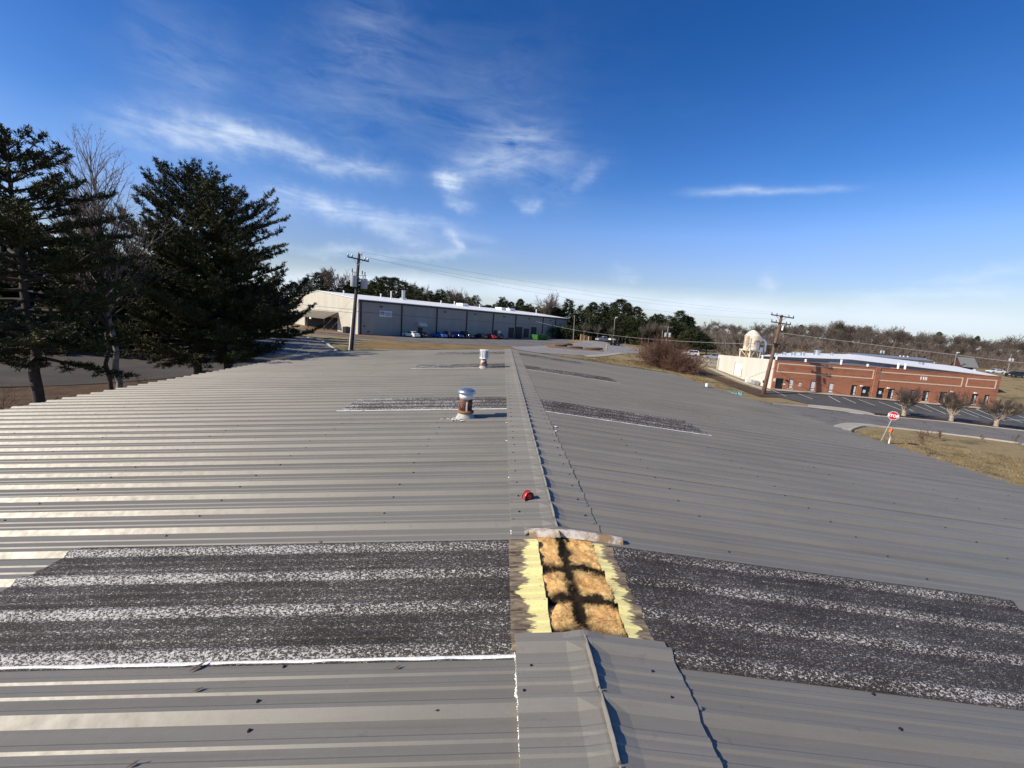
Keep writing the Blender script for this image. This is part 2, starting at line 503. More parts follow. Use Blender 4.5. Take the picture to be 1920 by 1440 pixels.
def wool():
    m, nt, b = newmat('glass_wool')
    vw = coords(nt, 'World')
    n1 = noise(nt, vw, 11, 6, 0.65, 0.8)
    n2 = noise(nt, coords(nt, 'World', (60, 160, 60), (0, 0, R(35))), 1.0, 4, 0.65, 1.2)
    c = mixc(nt, ramp(nt, n1, [(0.32, 0.0), (0.68, 1.0)]), (0.66, 0.32, 0.07), (0.95, 0.66, 0.24))
    c = mixc(nt, ramp(nt, n2, [(0.4, 0.0), (0.75, 0.45)]), c, (0.86, 0.74, 0.55))
    c = mixc(nt, ramp(nt, n1, [(0.60, 0.0), (0.80, 0.7)]), c, (0.80, 0.70, 0.58))
    # soot filtered out of the air along the ridge and along the two rib lines
    g = nd(nt, 'ShaderNodeNewGeometry')
    s = nd(nt, 'ShaderNodeSeparateXYZ')
    nt.links.new(g.outputs['Position'], s.inputs[0])
    X, Y = s.outputs[0], s.outputs[1]
    wob = mth(nt, 'MULTIPLY', mth(nt, 'SUBTRACT', noise(nt, vw, 11, 6, 0.72), 0.5), 0.17)
    def band(v, c0, w):
        d = mth(nt, 'ABSOLUTE', mth(nt, 'ADD', mth(nt, 'SUBTRACT', v, c0), wob))
        return mth(nt, 'SUBTRACT', 1.0, mth(nt, 'DIVIDE', d, w), None, True)
    arch = mth(nt, 'MULTIPLY', mth(nt, 'POWER', mth(nt, 'ABSOLUTE', mth(nt, 'SUBTRACT', X, 0.53)), 2.0), 0.7)
    Yb = mth(nt, 'ADD', Y, arch)
    k = mth(nt, 'MAXIMUM', band(X, 0.515, 0.055), mth(nt, 'MAXIMUM', band(Yb, 2.46, 0.058), band(Yb, 2.155, 0.06)))
    k = mth(nt, 'MAXIMUM', k, mth(nt, 'MULTIPLY', band(Y, 1.87, 0.09), 0.6))
    blot = noise(nt, vw, 5.5, 4, 0.65)
    k = mth(nt, 'MULTIPLY', k, mth(nt, 'MULTIPLY_ADD', blot, 6.0, -1.2), None, True)
    k = mth(nt, 'MAXIMUM', k, ramp(nt, noise(nt, coords(nt, 'World', (1, 1, 1), (0, 0, 0), (3, 1, 0)), 7.5, 5, 0.7), [(0.60, 0.0), (0.72, 0.75)]))
    c = mixc(nt, k, c, (0.030, 0.021, 0.012))
    nt.links.new(c, b.inputs['Base Color'])
    b.inputs['Roughness'].default_value = 0.9
    b.inputs['Specular IOR Level'].default_value = 0.15
    bump(nt, b, mth(nt, 'ADD', n1, mth(nt, 'MULTIPLY', n2, 0.5)), 0.7, 0.015)
    return m
M['wool'] = wool()

def rusty(name, base, rust, amt, scale=14):
    m, nt, b = newmat(name)
    vec = coords(nt, 'Object')
    n1 = noise(nt, vec, scale, 6, 0.65)
    k = ramp(nt, n1, [(amt - 0.06, 0.0), (amt + 0.06, 1.0)])
    c = mixc(nt, k, mixc(nt, n1, tuple(x * 0.45 for x in rust), rust), base)
    nt.links.new(c, b.inputs['Base Color'])
    b.inputs['Roughness'].default_value = 0.75
    bump(nt, b, n1, 0.4, 0.004)
    return m
M['rust'] = rusty('rusted_steel', (0.20, 0.075, 0.035), (0.085, 0.032, 0.018), 0.55)
M['rust_ring'] = rusty('orange_rust', (0.30, 0.13, 0.06), (0.26, 0.085, 0.03), 0.5)
M['rust_white'] = rusty('flaking_white_on_rust', (0.72, 0.68, 0.62), (0.16, 0.055, 0.028), 0.50, 9)
M['white_flake'] = rusty('peeling_white_paint', (0.80, 0.80, 0.79), (0.16, 0.055, 0.028), 0.36, 11)
M['galv'] = plain('galvanised_steel', (0.52, 0.55, 0.58), 0.32, 0.85, 0.12, 9)
M['boot'] = plain('grey_flashing_mastic', (0.40, 0.385, 0.35), 0.85, 0, 0.25, 18, bmp=0.4, bscale=50)
M['caulk'] = plain('white_sealant', (0.80, 0.79, 0.76), 0.55, 0, 0.12, 14, 'World', 0.5, 45)
M['screw'] = plain('dark_screw', (0.035, 0.035, 0.037), 0.45, 0.6, 0.2, 50)
M['gutter'] = plain('dark_gutter', (0.020, 0.019, 0.018), 0.6, 0.1, 0.3, 6)
M['strip'] = rusty('stained_cap_edge', (0.66, 0.62, 0.56), (0.48, 0.31, 0.16), 0.50, 7)
M['wall_tan'] = plain('tan_wall_sheet', (0.35, 0.33, 0.29), 0.6, 0, 0.08)
M['white_pvc'] = plain('white_plastic', (0.82, 0.82, 0.80), 0.4, 0, 0.06, 6)
M['black'] = plain('black_rubber', (0.015, 0.015, 0.016), 0.6, 0, 0.2, 20)
M['red_plastic'] = plain('red_plastic', (0.55, 0.02, 0.022), 0.28, 0, 0.15, 30)
M['chrome'] = plain('bright_steel', (0.7, 0.7, 0.7), 0.2, 1.0, 0.1, 20)

# ------------------------------------------------------------------ terrain
CP = [(-20,0,1.4),(-14,12,1.3),(-22,22,1.2),(-30,32,1.3),(-45,42,1.6),(-24,34,1.1),(-30,60,.9),(-38,80,.9),(-60,60,2),(-70,100,2),(-80,30,2.5),(-100,0,2.5),
      (0,0,.5),(0,20,.5),(9,-5,0),(9.5,10,-.3),(9,22,-.1),(-9,5,1.2),(-9,22,1.0),(0,-30,.8),(-32,96,.6),(-10,124,.55),(24,162,.45),(5,140,.5),(-50,115,1),
      (-12,75,.75),(0,85,.6),(5,60,.45),(8,106,.35),(19,93,-.1),(28,111,.1),(36,111,-.05),(36,135,.65),(30,150,1.2),(32,84,-1.0),(25,55,-1.0),(36,62,-1.9),(47,90,-.85),
      (46,69,-1.95),(82,67,-2.5),(64,68,-2.25),(60,55,-2.15),(51,51,-2.1),(33,34.5,-1.75),(36.5,38,-1.9),(40,30,-2.1),(20,25,-1.0),(25,10,-1.6),(16,8,-.8),(60,20,-3),(80,45,-2.7),(100,62,-2.6),
      (110,85,-2),(125,100,-1),(152,121,.6),(160,146,.5),(204,165,-.5),(60,110,-.8),(75,140,-.5),(60,165,.6),(60,230,1.5),(0,200,1.5),(-60,170,3),(-120,200,5),(150,220,2),(250,260,2),(120,320,3),
      (300,420,5),(150,450,5),(0,420,6),(-200,350,10),(230,90,-2),(320,190,1),(420,320,4),(700,600,8),(1400,1400,8),(-1400,1400,25),(0,1400,10),(1400,200,4),(-1400,200,20),(0,-300,3),
      (-400,-300,5),(400,-300,-3),(1400,-1200,0),(-1400,-1200,10),(0,-1300,5)]
_cp = np.array(CP, float)
def _tps(d2): return np.where(d2 > 1e-9, 0.5 * d2 * np.log(np.maximum(d2, 1e-9)), 0)
_sc = 100.0
_P = _cp[:, :2] / _sc
_K = _tps(((_P[:, None] - _P[None]) ** 2).sum(-1)) + np.eye(len(_P)) * 2e-4
_A = np.zeros((len(_P) + 3,) * 2)
_A[:-3, :-3] = _K
_A[:-3, -3] = 1
_A[:-3, -2:] = _P
_A[-3:, :-3] = _A[:-3, -3:].T
_W = np.linalg.solve(_A, np.concatenate([_cp[:, 2], [0, 0, 0]]))
def tz_arr(xy):
    q = np.asarray(xy, float) / _sc
    out = np.empty(len(q))
    for i in range(0, len(q), 4000):
        s = q[i:i + 4000]
        out[i:i + 4000] = _tps(((s[:, None] - _P[None]) ** 2).sum(-1)) @ _W[:-3] + _W[-3] + s @ _W[-2:]
    return out
def tz(x, y): return float(tz_arr([(x, y)])[0])

def grid_axis(lo, hi, step, far):
    c = list(np.arange(lo, hi + 1e-6, step))
    s, a, b = step, lo, hi
    while a > -far:
        s *= 1.25
        a -= s; b += s
        c = [a] + c + [b]
    return np.array(c)
gx, gy = grid_axis(-70, 130, 2.5, 1500), grid_axis(-12, 170, 2.5, 1500)
GX, GY = np.meshgrid(gx, gy)
V = np.stack([GX.ravel(), GY.ravel(), tz_arr(np.stack([GX.ravel(), GY.ravel()], 1))], 1)
nx, ny = len(gx), len(gy)
ii = (np.arange(ny - 1)[:, None] * nx + np.arange(nx - 1)[None]).ravel()
F = np.stack([ii, ii + 1, ii + nx + 1, ii + nx], 1)

def ground_mat(name, stops, big=0.05, mid=0.6, fine=6.0, bm=0.5, crack=0.0):
    m, nt, b = newmat(name)
    vw = coords(nt, 'World')
    n1, n2, n3 = noise(nt, vw, big, 5, 0.6), noise(nt, vw, mid, 6, 0.65), noise(nt, vw, fine, 5, 0.7)
    a = mth(nt, 'ADD', mth(nt, 'MULTIPLY', n1, 0.35), mth(nt, 'ADD', mth(nt, 'MULTIPLY', n2, 0.4), mth(nt, 'MULTIPLY', n3, 0.25)))
    c = ramp(nt, a, stops)
    if crack:
        vo = nd(nt, 'ShaderNodeTexVoronoi', feature='DISTANCE_TO_EDGE')
        wv_ = nd(nt, 'ShaderNodeVectorMath', operation='ADD')
        nz = nd(nt, 'ShaderNodeTexNoise')
        nz.inputs['Scale'].default_value = 0.5
        nz.inputs['Detail'].default_value = 4
        nt.links.new(vw, nz.inputs['Vector'])
        sc_ = nd(nt, 'ShaderNodeVectorMath', operation='SCALE')
        nt.links.new(nz.outputs['Color'], sc_.inputs[0])
        sc_.inputs['Scale'].default_value = 3.0
        nt.links.new(vw, wv_.inputs[0])
        nt.links.new(sc_.outputs[0], wv_.inputs[1])
        nt.links.new(wv_.outputs[0], vo.inputs['Vector'])
        vo.inputs['Scale'].default_value = 0.16
        kk = ramp(nt, vo.outputs['Distance'], [(0.0, crack), (0.012, 0.0)])
        c = mixc(nt, kk, c, (0.03, 0.028, 0.026))
        c = mixc(nt, ramp(nt, noise(nt, vw, 0.22, 5, 0.7), [(0.56, 0.0), (0.68, 0.35)]), c, (0.06, 0.056, 0.052))
    nt.links.new(c, b.inputs['Base Color'])
    b.inputs['Roughness'].default_value = 0.95
    b.inputs['Specular IOR Level'].default_value = 0.15
    bump(nt, b, mth(nt, 'ADD', n2, mth(nt, 'MULTIPLY', n3, 0.6)), bm, 0.08)
    return m
M['grass'] = ground_mat('dormant_grass', [(0.38, (0.075, 0.068, 0.026)), (0.45, (0.17, 0.135, 0.060)), (0.52, (0.31, 0.235, 0.125)), (0.58, (0.23, 0.175, 0.085)), (0.65, (0.095, 0.088, 0.034))], 0.08, 0.45, 2.2)
M['litter'] = ground_mat('leaf_litter_soil', [(0.35, (0.045, 0.028, 0.018)), (0.5, (0.095, 0.060, 0.036)), (0.65, (0.16, 0.105, 0.065))], 0.2, 2.0, 14.0)
M['dirt'] = ground_mat('red_clay_dirt', [(0.35, (0.15, 0.085, 0.05)), (0.5, (0.24, 0.15, 0.09)), (0.65, (0.32, 0.22, 0.14))], 0.1, 0.8, 6.0)
M['mulch'] = ground_mat('dark_mulch', [(0.35, (0.035, 0.024, 0.018)), (0.6, (0.075, 0.052, 0.038))], 0.2, 2, 12)
M['gravel'] = ground_mat('pale_gravel', [(0.35, (0.19, 0.18, 0.165)), (0.5, (0.27, 0.255, 0.235)), (0.65, (0.33, 0.31, 0.28))], 0.08, 0.7, 9, 0.25)
M['asph_old'] = ground_mat('old_grey_asphalt', [(0.35, (0.125, 0.119, 0.109)), (0.5, (0.172, 0.164, 0.151)), (0.65, (0.215, 0.205, 0.188))], 0.1, 0.5, 14, 0.1, 0.7)
M['asph_dark'] = ground_mat('dark_asphalt', [(0.35, (0.058, 0.057, 0.055)), (0.5, (0.092, 0.090, 0.086)), (0.65, (0.135, 0.131, 0.124))], 0.12, 0.5, 14, 0.1, 0.5)
M['asph_left'] = ground_mat('brown_grey_asphalt', [(0.35, (0.058, 0.051, 0.043)), (0.5, (0.082, 0.072, 0.061)), (0.65, (0.115, 0.102, 0.087))], 0.15, 0.45, 14, 0.1)  # own tone of the left road: darker, browner asphalt
M['concrete'] = ground_mat('pale_concrete', [(0.35, (0.33, 0.30, 0.25)), (0.6, (0.46, 0.42, 0.35))], 0.2, 1.0, 12, 0.1)
M['paint'] = plain('white_line_paint', (0.74, 0.74, 0.72), 0.6, 0, 0.14, 2.5, 'World')

g = link_mesh('ground', np_mesh('ground', V, F, smooth=True), None, M['grass'])
tag(g, kind='structure')

def resample(pts, n):
    p = np.asarray(pts, float)
    d = np.concatenate([[0], np.cumsum(np.linalg.norm(np.diff(p, axis=0), axis=1))])
    t = np.linspace(0, d[-1], n)
    return np.stack([np.interp(t, d, p[:, k]) for k in range(p.shape[1])], 1)

def smooth_line(pts, it=2):
    p = np.asarray(pts, float)
    for _ in range(it):
        q = [p[0]]
        for a, b in zip(p[:-1], p[1:]): q += [a * .75 + b * .25, a * .25 + b * .75]
        q.append(p[-1])
        p = np.array(q)
    return p

def gp(px, py):
    """ground point on the sight line through a pixel of the photograph (survey helper)"""
    d = at(px, py, 1.0) - Vector((0, 0, CAMZ))
    t = -CAMZ / d.z
    for _ in range(60): t = 0.5 * t + 0.5 * (tz(d.x * t, d.y * t) - CAMZ) / d.z
    return (d.x * t, d.y * t)
def gps(*pp): return [gp(*p) for p in pp]

def patch(name, ea, eb, mat, off=0.045, step=1.6, sm=True, kind='structure', parent=None):
    """sheet between two edge lines draped on the terrain"""
    if sm: ea, eb = smooth_line(ea), smooth_line(eb)
    L = max(np.linalg.norm(np.diff(np.asarray(ea, float), axis=0), axis=1).sum(), np.linalg.norm(np.diff(np.asarray(eb, float), axis=0), axis=1).sum())
    n = max(2, int(L / step) + 1)
    A, B = resample(ea, n), resample(eb, n)
    w = np.linalg.norm(A - B, axis=1).max()
    k = max(2, int(w / step) + 2)
    T = np.linspace(0, 1, k)
    P = A[:, None] * (1 - T[None, :, None]) + B[:, None] * T[None, :, None]
    P = P.reshape(-1, 2)
    V = np.concatenate([P, (tz_arr(P) + off)[:, None]], 1)
    ii = (np.arange(n - 1)[:, None] * k + np.arange(k - 1)[None]).ravel()
    F = np.stack([ii, ii + 1, ii + k + 1, ii + k], 1)
    e1, e2 = V[F[0][1]] - V[F[0][0]], V[F[0][3]] - V[F[0][0]]
    if np.cross(e1, e2)[2] < 0: F = F[:, ::-1]
    o = link_mesh(name, np_mesh(name, V, F, smooth=True), parent, mat)
    if kind: tag(o, kind=kind)
    return o

def strip(name, pts, w, mat, off, step=1.6, sm=True, kind='structure', parent=None):
    p = smooth_line(pts) if sm else np.asarray(pts, float)
    t = np.gradient(p, axis=0)
    t /= np.linalg.norm(t, axis=1)[:, None]
    nrm = np.stack([-t[:, 1], t[:, 0]], 1)
    return patch(name, p + nrm * w / 2, p - nrm * w / 2, mat, off, step, False, kind, parent)

def kerb(name, pts, w=0.16, h=0.14, mat=None, off=0.0):
    p = resample(smooth_line(pts), max(4, int(len(pts) * 8)))
    t = np.gradient(p, axis=0)
    t /= np.linalg.norm(t, axis=1)[:, None]
    nr = np.stack([-t[:, 1], t[:, 0]], 1)
    a, b = p + nr * w / 2, p - nr * w / 2
    z = tz_arr(p) + off
    n = len(p)
    V = np.concatenate([np.c_[a, z - 0.2], np.c_[a, z + h], np.c_[b, z + h], np.c_[b, z - 0.2]])
    F = []
    for i in range(n - 1):
        for q in range(3): F.append((q * n + i, q * n + i + 1, (q + 1) * n + i + 1, (q + 1) * n + i))
    o = link_mesh(name, np_mesh(name, V, np.array(F)), None, mat or M['concrete'])
    return tag(o, kind='structure')

# left: road, leaf covered ground, big lot with its kerb, far drives and lawns
patch('leaf_ground', [(-60, -12), (-36, 10), (-23.6, 20), (-20.6, 28), (-18, 36), (-17, 44)], [(-9.0, -12), (-9.0, 5), (-9.0, 15), (-9.0, 24), (-10, 34), (-13, 44)], M['litter'], 0.03)
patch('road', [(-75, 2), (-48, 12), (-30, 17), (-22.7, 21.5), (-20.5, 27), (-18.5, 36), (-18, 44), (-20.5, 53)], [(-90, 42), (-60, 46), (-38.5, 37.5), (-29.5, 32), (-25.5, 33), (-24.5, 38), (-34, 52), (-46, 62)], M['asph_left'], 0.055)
patch('leaf_bank', [(-90, 46), (-60, 50), (-39.5, 39.5), (-30.2, 32.6), (-26.2, 33.4)], [(-90, 80), (-64, 70), (-48, 56), (-38, 48), (-27.5, 40)], M['litter'], 0.075)
patch('parking_lot', [(-19.0, 44), (-20.5, 53), (-23.5, 59), (-25.5, 64), (-31, 70.5), (-36, 76)], [(-46, 44), (-50, 60), (-54, 70), (-56, 78), (-58, 84), (-60, 90)], M['asph_old'], 0.075)
kerb('kerb', [(-17.5, 44), (-19.6, 50), (-21.3, 55.5), (-23.8, 59.5), (-25.0, 62), (-27.2, 66.2), (-30.6, 70.3), (-35.2, 75.4), (-42, 81)], 0.45, 0.15)
patch('driveway', [(-75, 88), (-45, 86.5), (-30, 84.5), (-18, 82), (-8, 86), (2, 93), (12, 101)], [(-75, 95), (-46, 92), (-33, 90), (-24, 88), (-15, 97), (-5, 113), (10, 131)], M['asph_old'], 0.05)
patch('front_lot', [(-29.5, 91.6), (-24, 87.4), (-15, 90), (-5, 98), (5, 107), (12, 117), (22, 131)], [(-31.0, 97.0), (-22.0, 107.4), (-10, 121.4), (0, 133), (8, 142), (14, 149), (23.5, 160)], M['asph_old'], 0.066)
patch('dirt_strip', [(-45, 92.8), (-33, 90.6), (-26, 88.4), (-22, 91)], [(-50, 111), (-40, 102.6), (-32.8, 96.0), (-26.8, 102.4)], M['dirt'], 0.085)
patch('lawn_patch', [(-22, 60), (-14, 66), (-4, 74), (6, 80)], [(-24, 80), (-16, 80.5), (-6, 86), (4, 93)], ground_mat('brown_lawn', [(0.36, (0.12, 0.085, 0.035)), (0.5, (0.23, 0.155, 0.065)), (0.62, (0.30, 0.20, 0.09))], 0.15, 0.5, 3.0), 0.03)
patch('gravel_drive', [(4, 80), (12, 86), (18, 90.5), (24, 98), (33, 108), (42, 122), (40, 140)], [(2, 93), (8, 104), (14, 116), (22, 130), (27, 142), (29, 150), (30, 158)], M['gravel'], 0.06)
patch('dirt_bank', [(11.5, 105), (17, 105.5), (22, 106), (26, 107)], [(11.5, 114), (17, 115), (22, 114), (27, 111)], M['dirt'], 0.10)
patch('gravel_apron', [(17.2, 89), (19.2, 92.5), (24, 99), (30, 108)], [(18.6, 88.2), (21.2, 91.2), (25.5, 98), (31, 107)], M['concrete'], 0.085)
patch('dirt_track', [(37, 58), (38, 66), (39, 76), (36, 88)], [(41.5, 60), (42, 68), (42.2, 78), (41, 90)], M['litter'], 0.04)
patch('path', [(42.6, 66.5), (42.8, 72), (43.2, 80), (44.4, 90)], [(44.2, 66.5), (44.3, 72), (44.6, 80), (45.8, 90)], M['concrete'], 0.06)

# right: road past the stop sign, side road, car park with kerbs, verge
LAWN = [(28.0, 30.5), (29.8, 33.2)] + gps((1590, 810), (1600, 804), (1614, 800), (1632, 799), (1665, 802), (1713, 807), (1780, 815), (1847, 823), (1913, 832)) + [(62, 35.5), (80, 27)]
BEDN = gps((1650, 781), (1690, 784), (1735, 788), (1780, 792), (1845, 800), (1913, 808)) + [(74, 44.3), (95, 38)]
VERG = gps((1447, 758), (1475, 760), (1500, 762), (1527, 764), (1560, 769), (1600, 775), (1633, 779), (1650, 781))
patch('road', [(20, 40), (26, 38)] + LAWN[1:], [(24, 60), (29, 56)] + VERG + BEDN[1:], M['asph_old'], 0.05)
patch('road', [(14, 43), (16, 20), (15, 0), (14, -12)], [(29, 47), (29.6, 33), (26, 20), (22, -12)], M['asph_old'], 0.065)
LOTN = gps((1409, 728), (1440, 739), (1465, 747), (1500, 754), (1530, 762), (1575, 767), (1633, 776), (1690, 780), (1780, 788), (1870, 798)) + [(75, 46.2), (100, 40)]
patch('parking_lot', LOTN, [(44.3, 67.4), (50, 66.6), (56, 66.2), (66, 65.7), (82, 64.9), (100, 64)], M['asph_dark'], 0.06)
patch('pavement', [(45.2, 66.8), (60, 66.05), (72, 65.45), (83, 64.9)], [(45.4, 68.7), (60, 68.0), (72, 67.4), (83, 66.85)], M['concrete'], 0.16, sm=False)
patch('tree_bed', BEDN[:-2], [(p[0] + 0.4, p[1] + 1.7) for p in BEDN[:-2]], M['mulch'], 0.12)
patch('footpath', gps((1515, 765), (1540, 768), (1575, 772), (1610, 776), (1640, 781)), gps((1515, 759.5), (1540, 761.5), (1575, 765), (1610, 770), (1640, 777)), M['concrete'], 0.10)
kerb('kerb', BEDN[:-1], 0.2, 0.12)
kerb('kerb', VERG, 0.25, 0.12)
kerb('kerb', LAWN[1:], 0.3, 0.13)
patch('gutter_pan', [(p[0] - 0.15, p[1] + 0.12) for p in LAWN[1:7]], [(p[0] - 1.25, p[1] + 0.75) for p in LAWN[1:7]], M['concrete'], 0.085)
for (p0, p1) in [((1448, 732), (1474, 744)), ((1495, 738), (1523, 749)), ((1553, 743), (1575, 755)), ((1580, 746), (1605, 757)), ((1610, 750), (1640, 761)), ((1647, 754), (1690, 770)), ((1677, 756), (1712, 772)), ((1713, 760), (1748, 773)), ((1733, 759), (1773, 777)),
                 ((1762, 763), (1800, 779)), ((1784, 764), (1835, 784)), ((1806, 767), (1860, 788)), ((1830, 768), (1885, 790)), ((1855, 771), (1918, 794)), ((1880, 770), (1925, 786))]:
    strip('parking_line', gps(p0, p1), 0.11, M['paint'], 0.078, sm=False)
strip('parking_line', gps((1888, 788), (1925, 789)), 0.15, M['paint'], 0.079, sm=False)
for (x, y) in [(1835, 768), (1852, 772), (1888, 780)]:
    q = gp(x, y)
    strip('parking_symbol', [(q[0] - 0.4, q[1] - 0.2), (q[0] + 0.5, q[1] + 0.25), (q[0] + 0.45, q[1] + 1.0), (q[0] + 1.2, q[1] + 1.1)], 0.3, M['paint'], 0.08, sm=False)

# ------------------------------------------------------------------ the roof we stand on
RX, RZ, SL = 0.497, 4.796, 0.0811
XL, XR = -8.99, 9.065
FT = 0.3048
PW = FT * 3
Y0 = 1.729                                   # start of the panel row that carries the near skylights
RIBS = [(0.0, 0.0), (0.0100, 0.0), (0.0440, 0.031), (0.0620, 0.031), (0.0960, 0.0), (0.140, 0.0), (0.150, 0.0065), (0.170, 0.0065), (0.180, 0.0),
        (0.215, 0.0), (0.225, 0.0065), (0.245, 0.0065), (0.255, 0.0)]
def prof(y0, y1):
    """rib profile of the sheet between two stations along the building: (y, height)"""
    out = []
    k0 = int(math.floor((y0 - Y0) / FT)) - 1
    for k in range(k0, int((y1 - Y0) / FT) + 2):
        for a, h in RIBS:
            y = Y0 + k * FT + a
            if y0 + 1e-5 < y < y1 - 1e-5: out.append((y, h))
    hz = lambda y: float(np.interp((y - Y0) % FT, [a for a, _ in RIBS] + [FT], [h for _, h in RIBS] + [0]))
    return [(y0, hz(y0))] + out + [(y1, hz(y1))]
def roofz(x): return RZ - SL * abs(x - RX)

bld = empty('metal_building', (0, 8, 0.5), 0, 'long low grey metal building whose ribbed roof fills the foreground', 'building')
CORR = {}
def sheet(x0, x1, y0, y1, lift, side, nseg=1, mats=False):
    """ribbed sheet from distance x0 to x1 down the slope (side -1 left, +1 right); local origin at ridge, y0"""
    P = prof(y0, y1)
    n = len(P)
    V, F, MI = [], [], []
    xs = np.linspace(x0, x1, nseg + 1)
    for x in xs:
        for y, h in P: V.append((side * x, y - y0, -SL * x + h + lift))
    for i in range(nseg):
        for k in range(n - 1):
            f = (i * n + k, i * n + k + 1, (i + 1) * n + k + 1, (i + 1) * n + k)
            F.append(f if side < 0 else f[::-1])
            MI.append(1 if (mats and max(P[k][1], P[k + 1][1]) > 0.015 and P[k][1] < P[k + 1][1] + 0.02) else 0)
    # turned down edge so the sheet has thickness at the eave and at its near end
    b = len(V)
    V += [(side * x1, y - y0, -SL * x1 + h + lift - 0.012) for y, h in P]
    for k in range(n - 1):
        f = (nseg * n + k, nseg * n + k + 1, b + k + 1, b + k)
        F.append(f if side < 0 else f[::-1]); MI.append(0)
    return V, F, MI
def mesh_from(name, VFM):
    V, F, MI = VFM
    me = bpy.data.meshes.new(name)
    me.from_pydata(V, [], F)
    me.polygons.foreach_set('material_index', MI)
    me.update()
    return me
SKY = {0: (3.30, 3.30), 6: (3.22, 3.28), 13: (3.32, 3.38), 19: (3.46, 3.30)}
B0 = bld.location
for side in (-1, 1):
    W = (RX - XL) if side < 0 else (XR - RX)
    full = None
    for k in range(-9, 23):
        ya, yb = Y0 + k * PW, Y0 + (k + 1) * PW
        if k == 22: yb = ya + FT
        s0 = 0.15 if side < 0 else 0.245
        if k in SKY: s0 = SKY[k][0 if side < 0 else 1] - 0.25
        if k in SKY or k == 22 or full is None:
            me = mesh_from('roof_panel', sheet(s0, W, ya, yb + (0.058 if k != 22 else 0), 0.0, side, 3))
            me.materials.append(M['roof'])
            if k not in SKY and k != 22: full = me
        else: me = full
        o = bpy.data.objects.new('roof_panel', me)
        COL.objects.link(o)
        o.parent = bld
        o.location = (RX - B0.x, ya - B0.y, RZ - B0.z + (0.0022 if k % 2 else 0))
        if k in SKY:
            L = SKY[k][0 if side < 0 else 1]
            near = k == 0
            d0 = (0.355 if side < 0 else 0.36) if near else 0.30
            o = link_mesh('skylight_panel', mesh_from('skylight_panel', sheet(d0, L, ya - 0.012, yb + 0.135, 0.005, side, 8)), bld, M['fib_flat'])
            o.location = (RX - B0.x, ya - 0.012 - B0.y, RZ - B0.z)
            o['label'] = 'weathered dark fibreglass skylight sheet with white fibres showing'
            if near:
                e0 = 0.155 if side < 0 else 0.232
                # the end that the missing ridge cap used to cover stayed yellow
                e = link_mesh('yellowed_end', mesh_from('yellowed_end', sheet(e0, d0, ya - 0.012, yb + 0.135, 0.006, side, 3)), o, M['yellow'])
                e['label'] = 'yellowed ribbed end of the skylight sheet, stained brown'

# ridge caps
def cap_piece(y0, y1, hw_l=0.335, hw_r=0.335, lift=0.006, lips=True):
    P = prof(y0, y1)
    n = len(P)
    st = [(-hw_l, 1.0), (-0.24, 1.0), (-0.19, 1.0), (-0.10, 1.0), (-0.02, 0.55), (0.0, 0.50), (0.02, 0.55), (0.10, 1.0), (hw_r, 1.0)]
    V, F = [], []
    for s, a in st:
        for y, h in P: V.append((s, y - y0, -SL * abs(s) + h * a + lift + (0.012 if abs(s) < 0.03 else 0.0)))
    for i in range(len(st) - 1):
        for k in range(n - 1): F.append((i * n + k, i * n + k + 1, (i + 1) * n + k + 1, (i + 1) * n + k)[::-1])
    b = len(V)
    for s, a in (st[0], st[-1]):
        for y, h in P: V.append((s, y - y0, -SL * abs(s) + h - 0.004))
    for k in range(n - 1):
        F.append((k, k + 1, b + k + 1, b + k))
        q = (len(st) - 1) * n
        F.append((q + k + 1, q + k, b + n + k, b + n + k + 1))
    # turned down near edge
    c = len(V)
    for s, a in st: V.append((s, -0.0, -SL * abs(s) + P[0][1] * a + lift - 0.010))
    for i in range(len(st) - 1): F.append((i * n, (i + 1) * n, c + i + 1, c + i))
    return V, F, [0] * len(F)
def lip(y0, y1):
    """pinched seam standing on the ridge between two ribs"""
    m = MB()
    ys = np.linspace(0, y1 - y0, 9)
    hs_ = [0.014, 0.019, 0.021, 0.021, 0.020, 0.019, 0.017, 0.014, 0.006]
    ws = [0.007, 0.008, 0.009, 0.009, 0.009, 0.009, 0.008, 0.007, 0.003]
    V = []
    for y, h, w in zip(ys, hs_, ws):
        j = random.uniform(-0.0012, 0.0012)
        V += [(-w + j, y, 0), (-w * 0.42 + j, y, h * 0.86), (0.001 + j, y, h), (w * 0.5 + j, y, h * 0.84), (w + j, y, 0)]
    F = []
    for i in range(len(ys) - 1):
        for k in range(4): F.append((i * 5 + k, (i + 1) * 5 + k, (i + 1) * 5 + k + 1, i * 5 + k + 1))
    F += [(0, 1, 2, 3, 4)]
    return m.add(V, F)
lip_mesh = None
spans = [(-6.5, -5.4)]
caps = []
y = 2.83
i = 0
while y < 22.15:
    caps.append((y, min(y + PW + 0.03, 22.17), 0.010 + (0.003 if i % 2 else 0)))
    y += PW
    i += 1
caps.append((1.47, 1.865, 0.015))
y = 1.50
while y > -6:
    caps.append((y - PW, y, 0.021 if int(y * 10) % 2 else 0.019))
    y -= PW
lip_objs = []
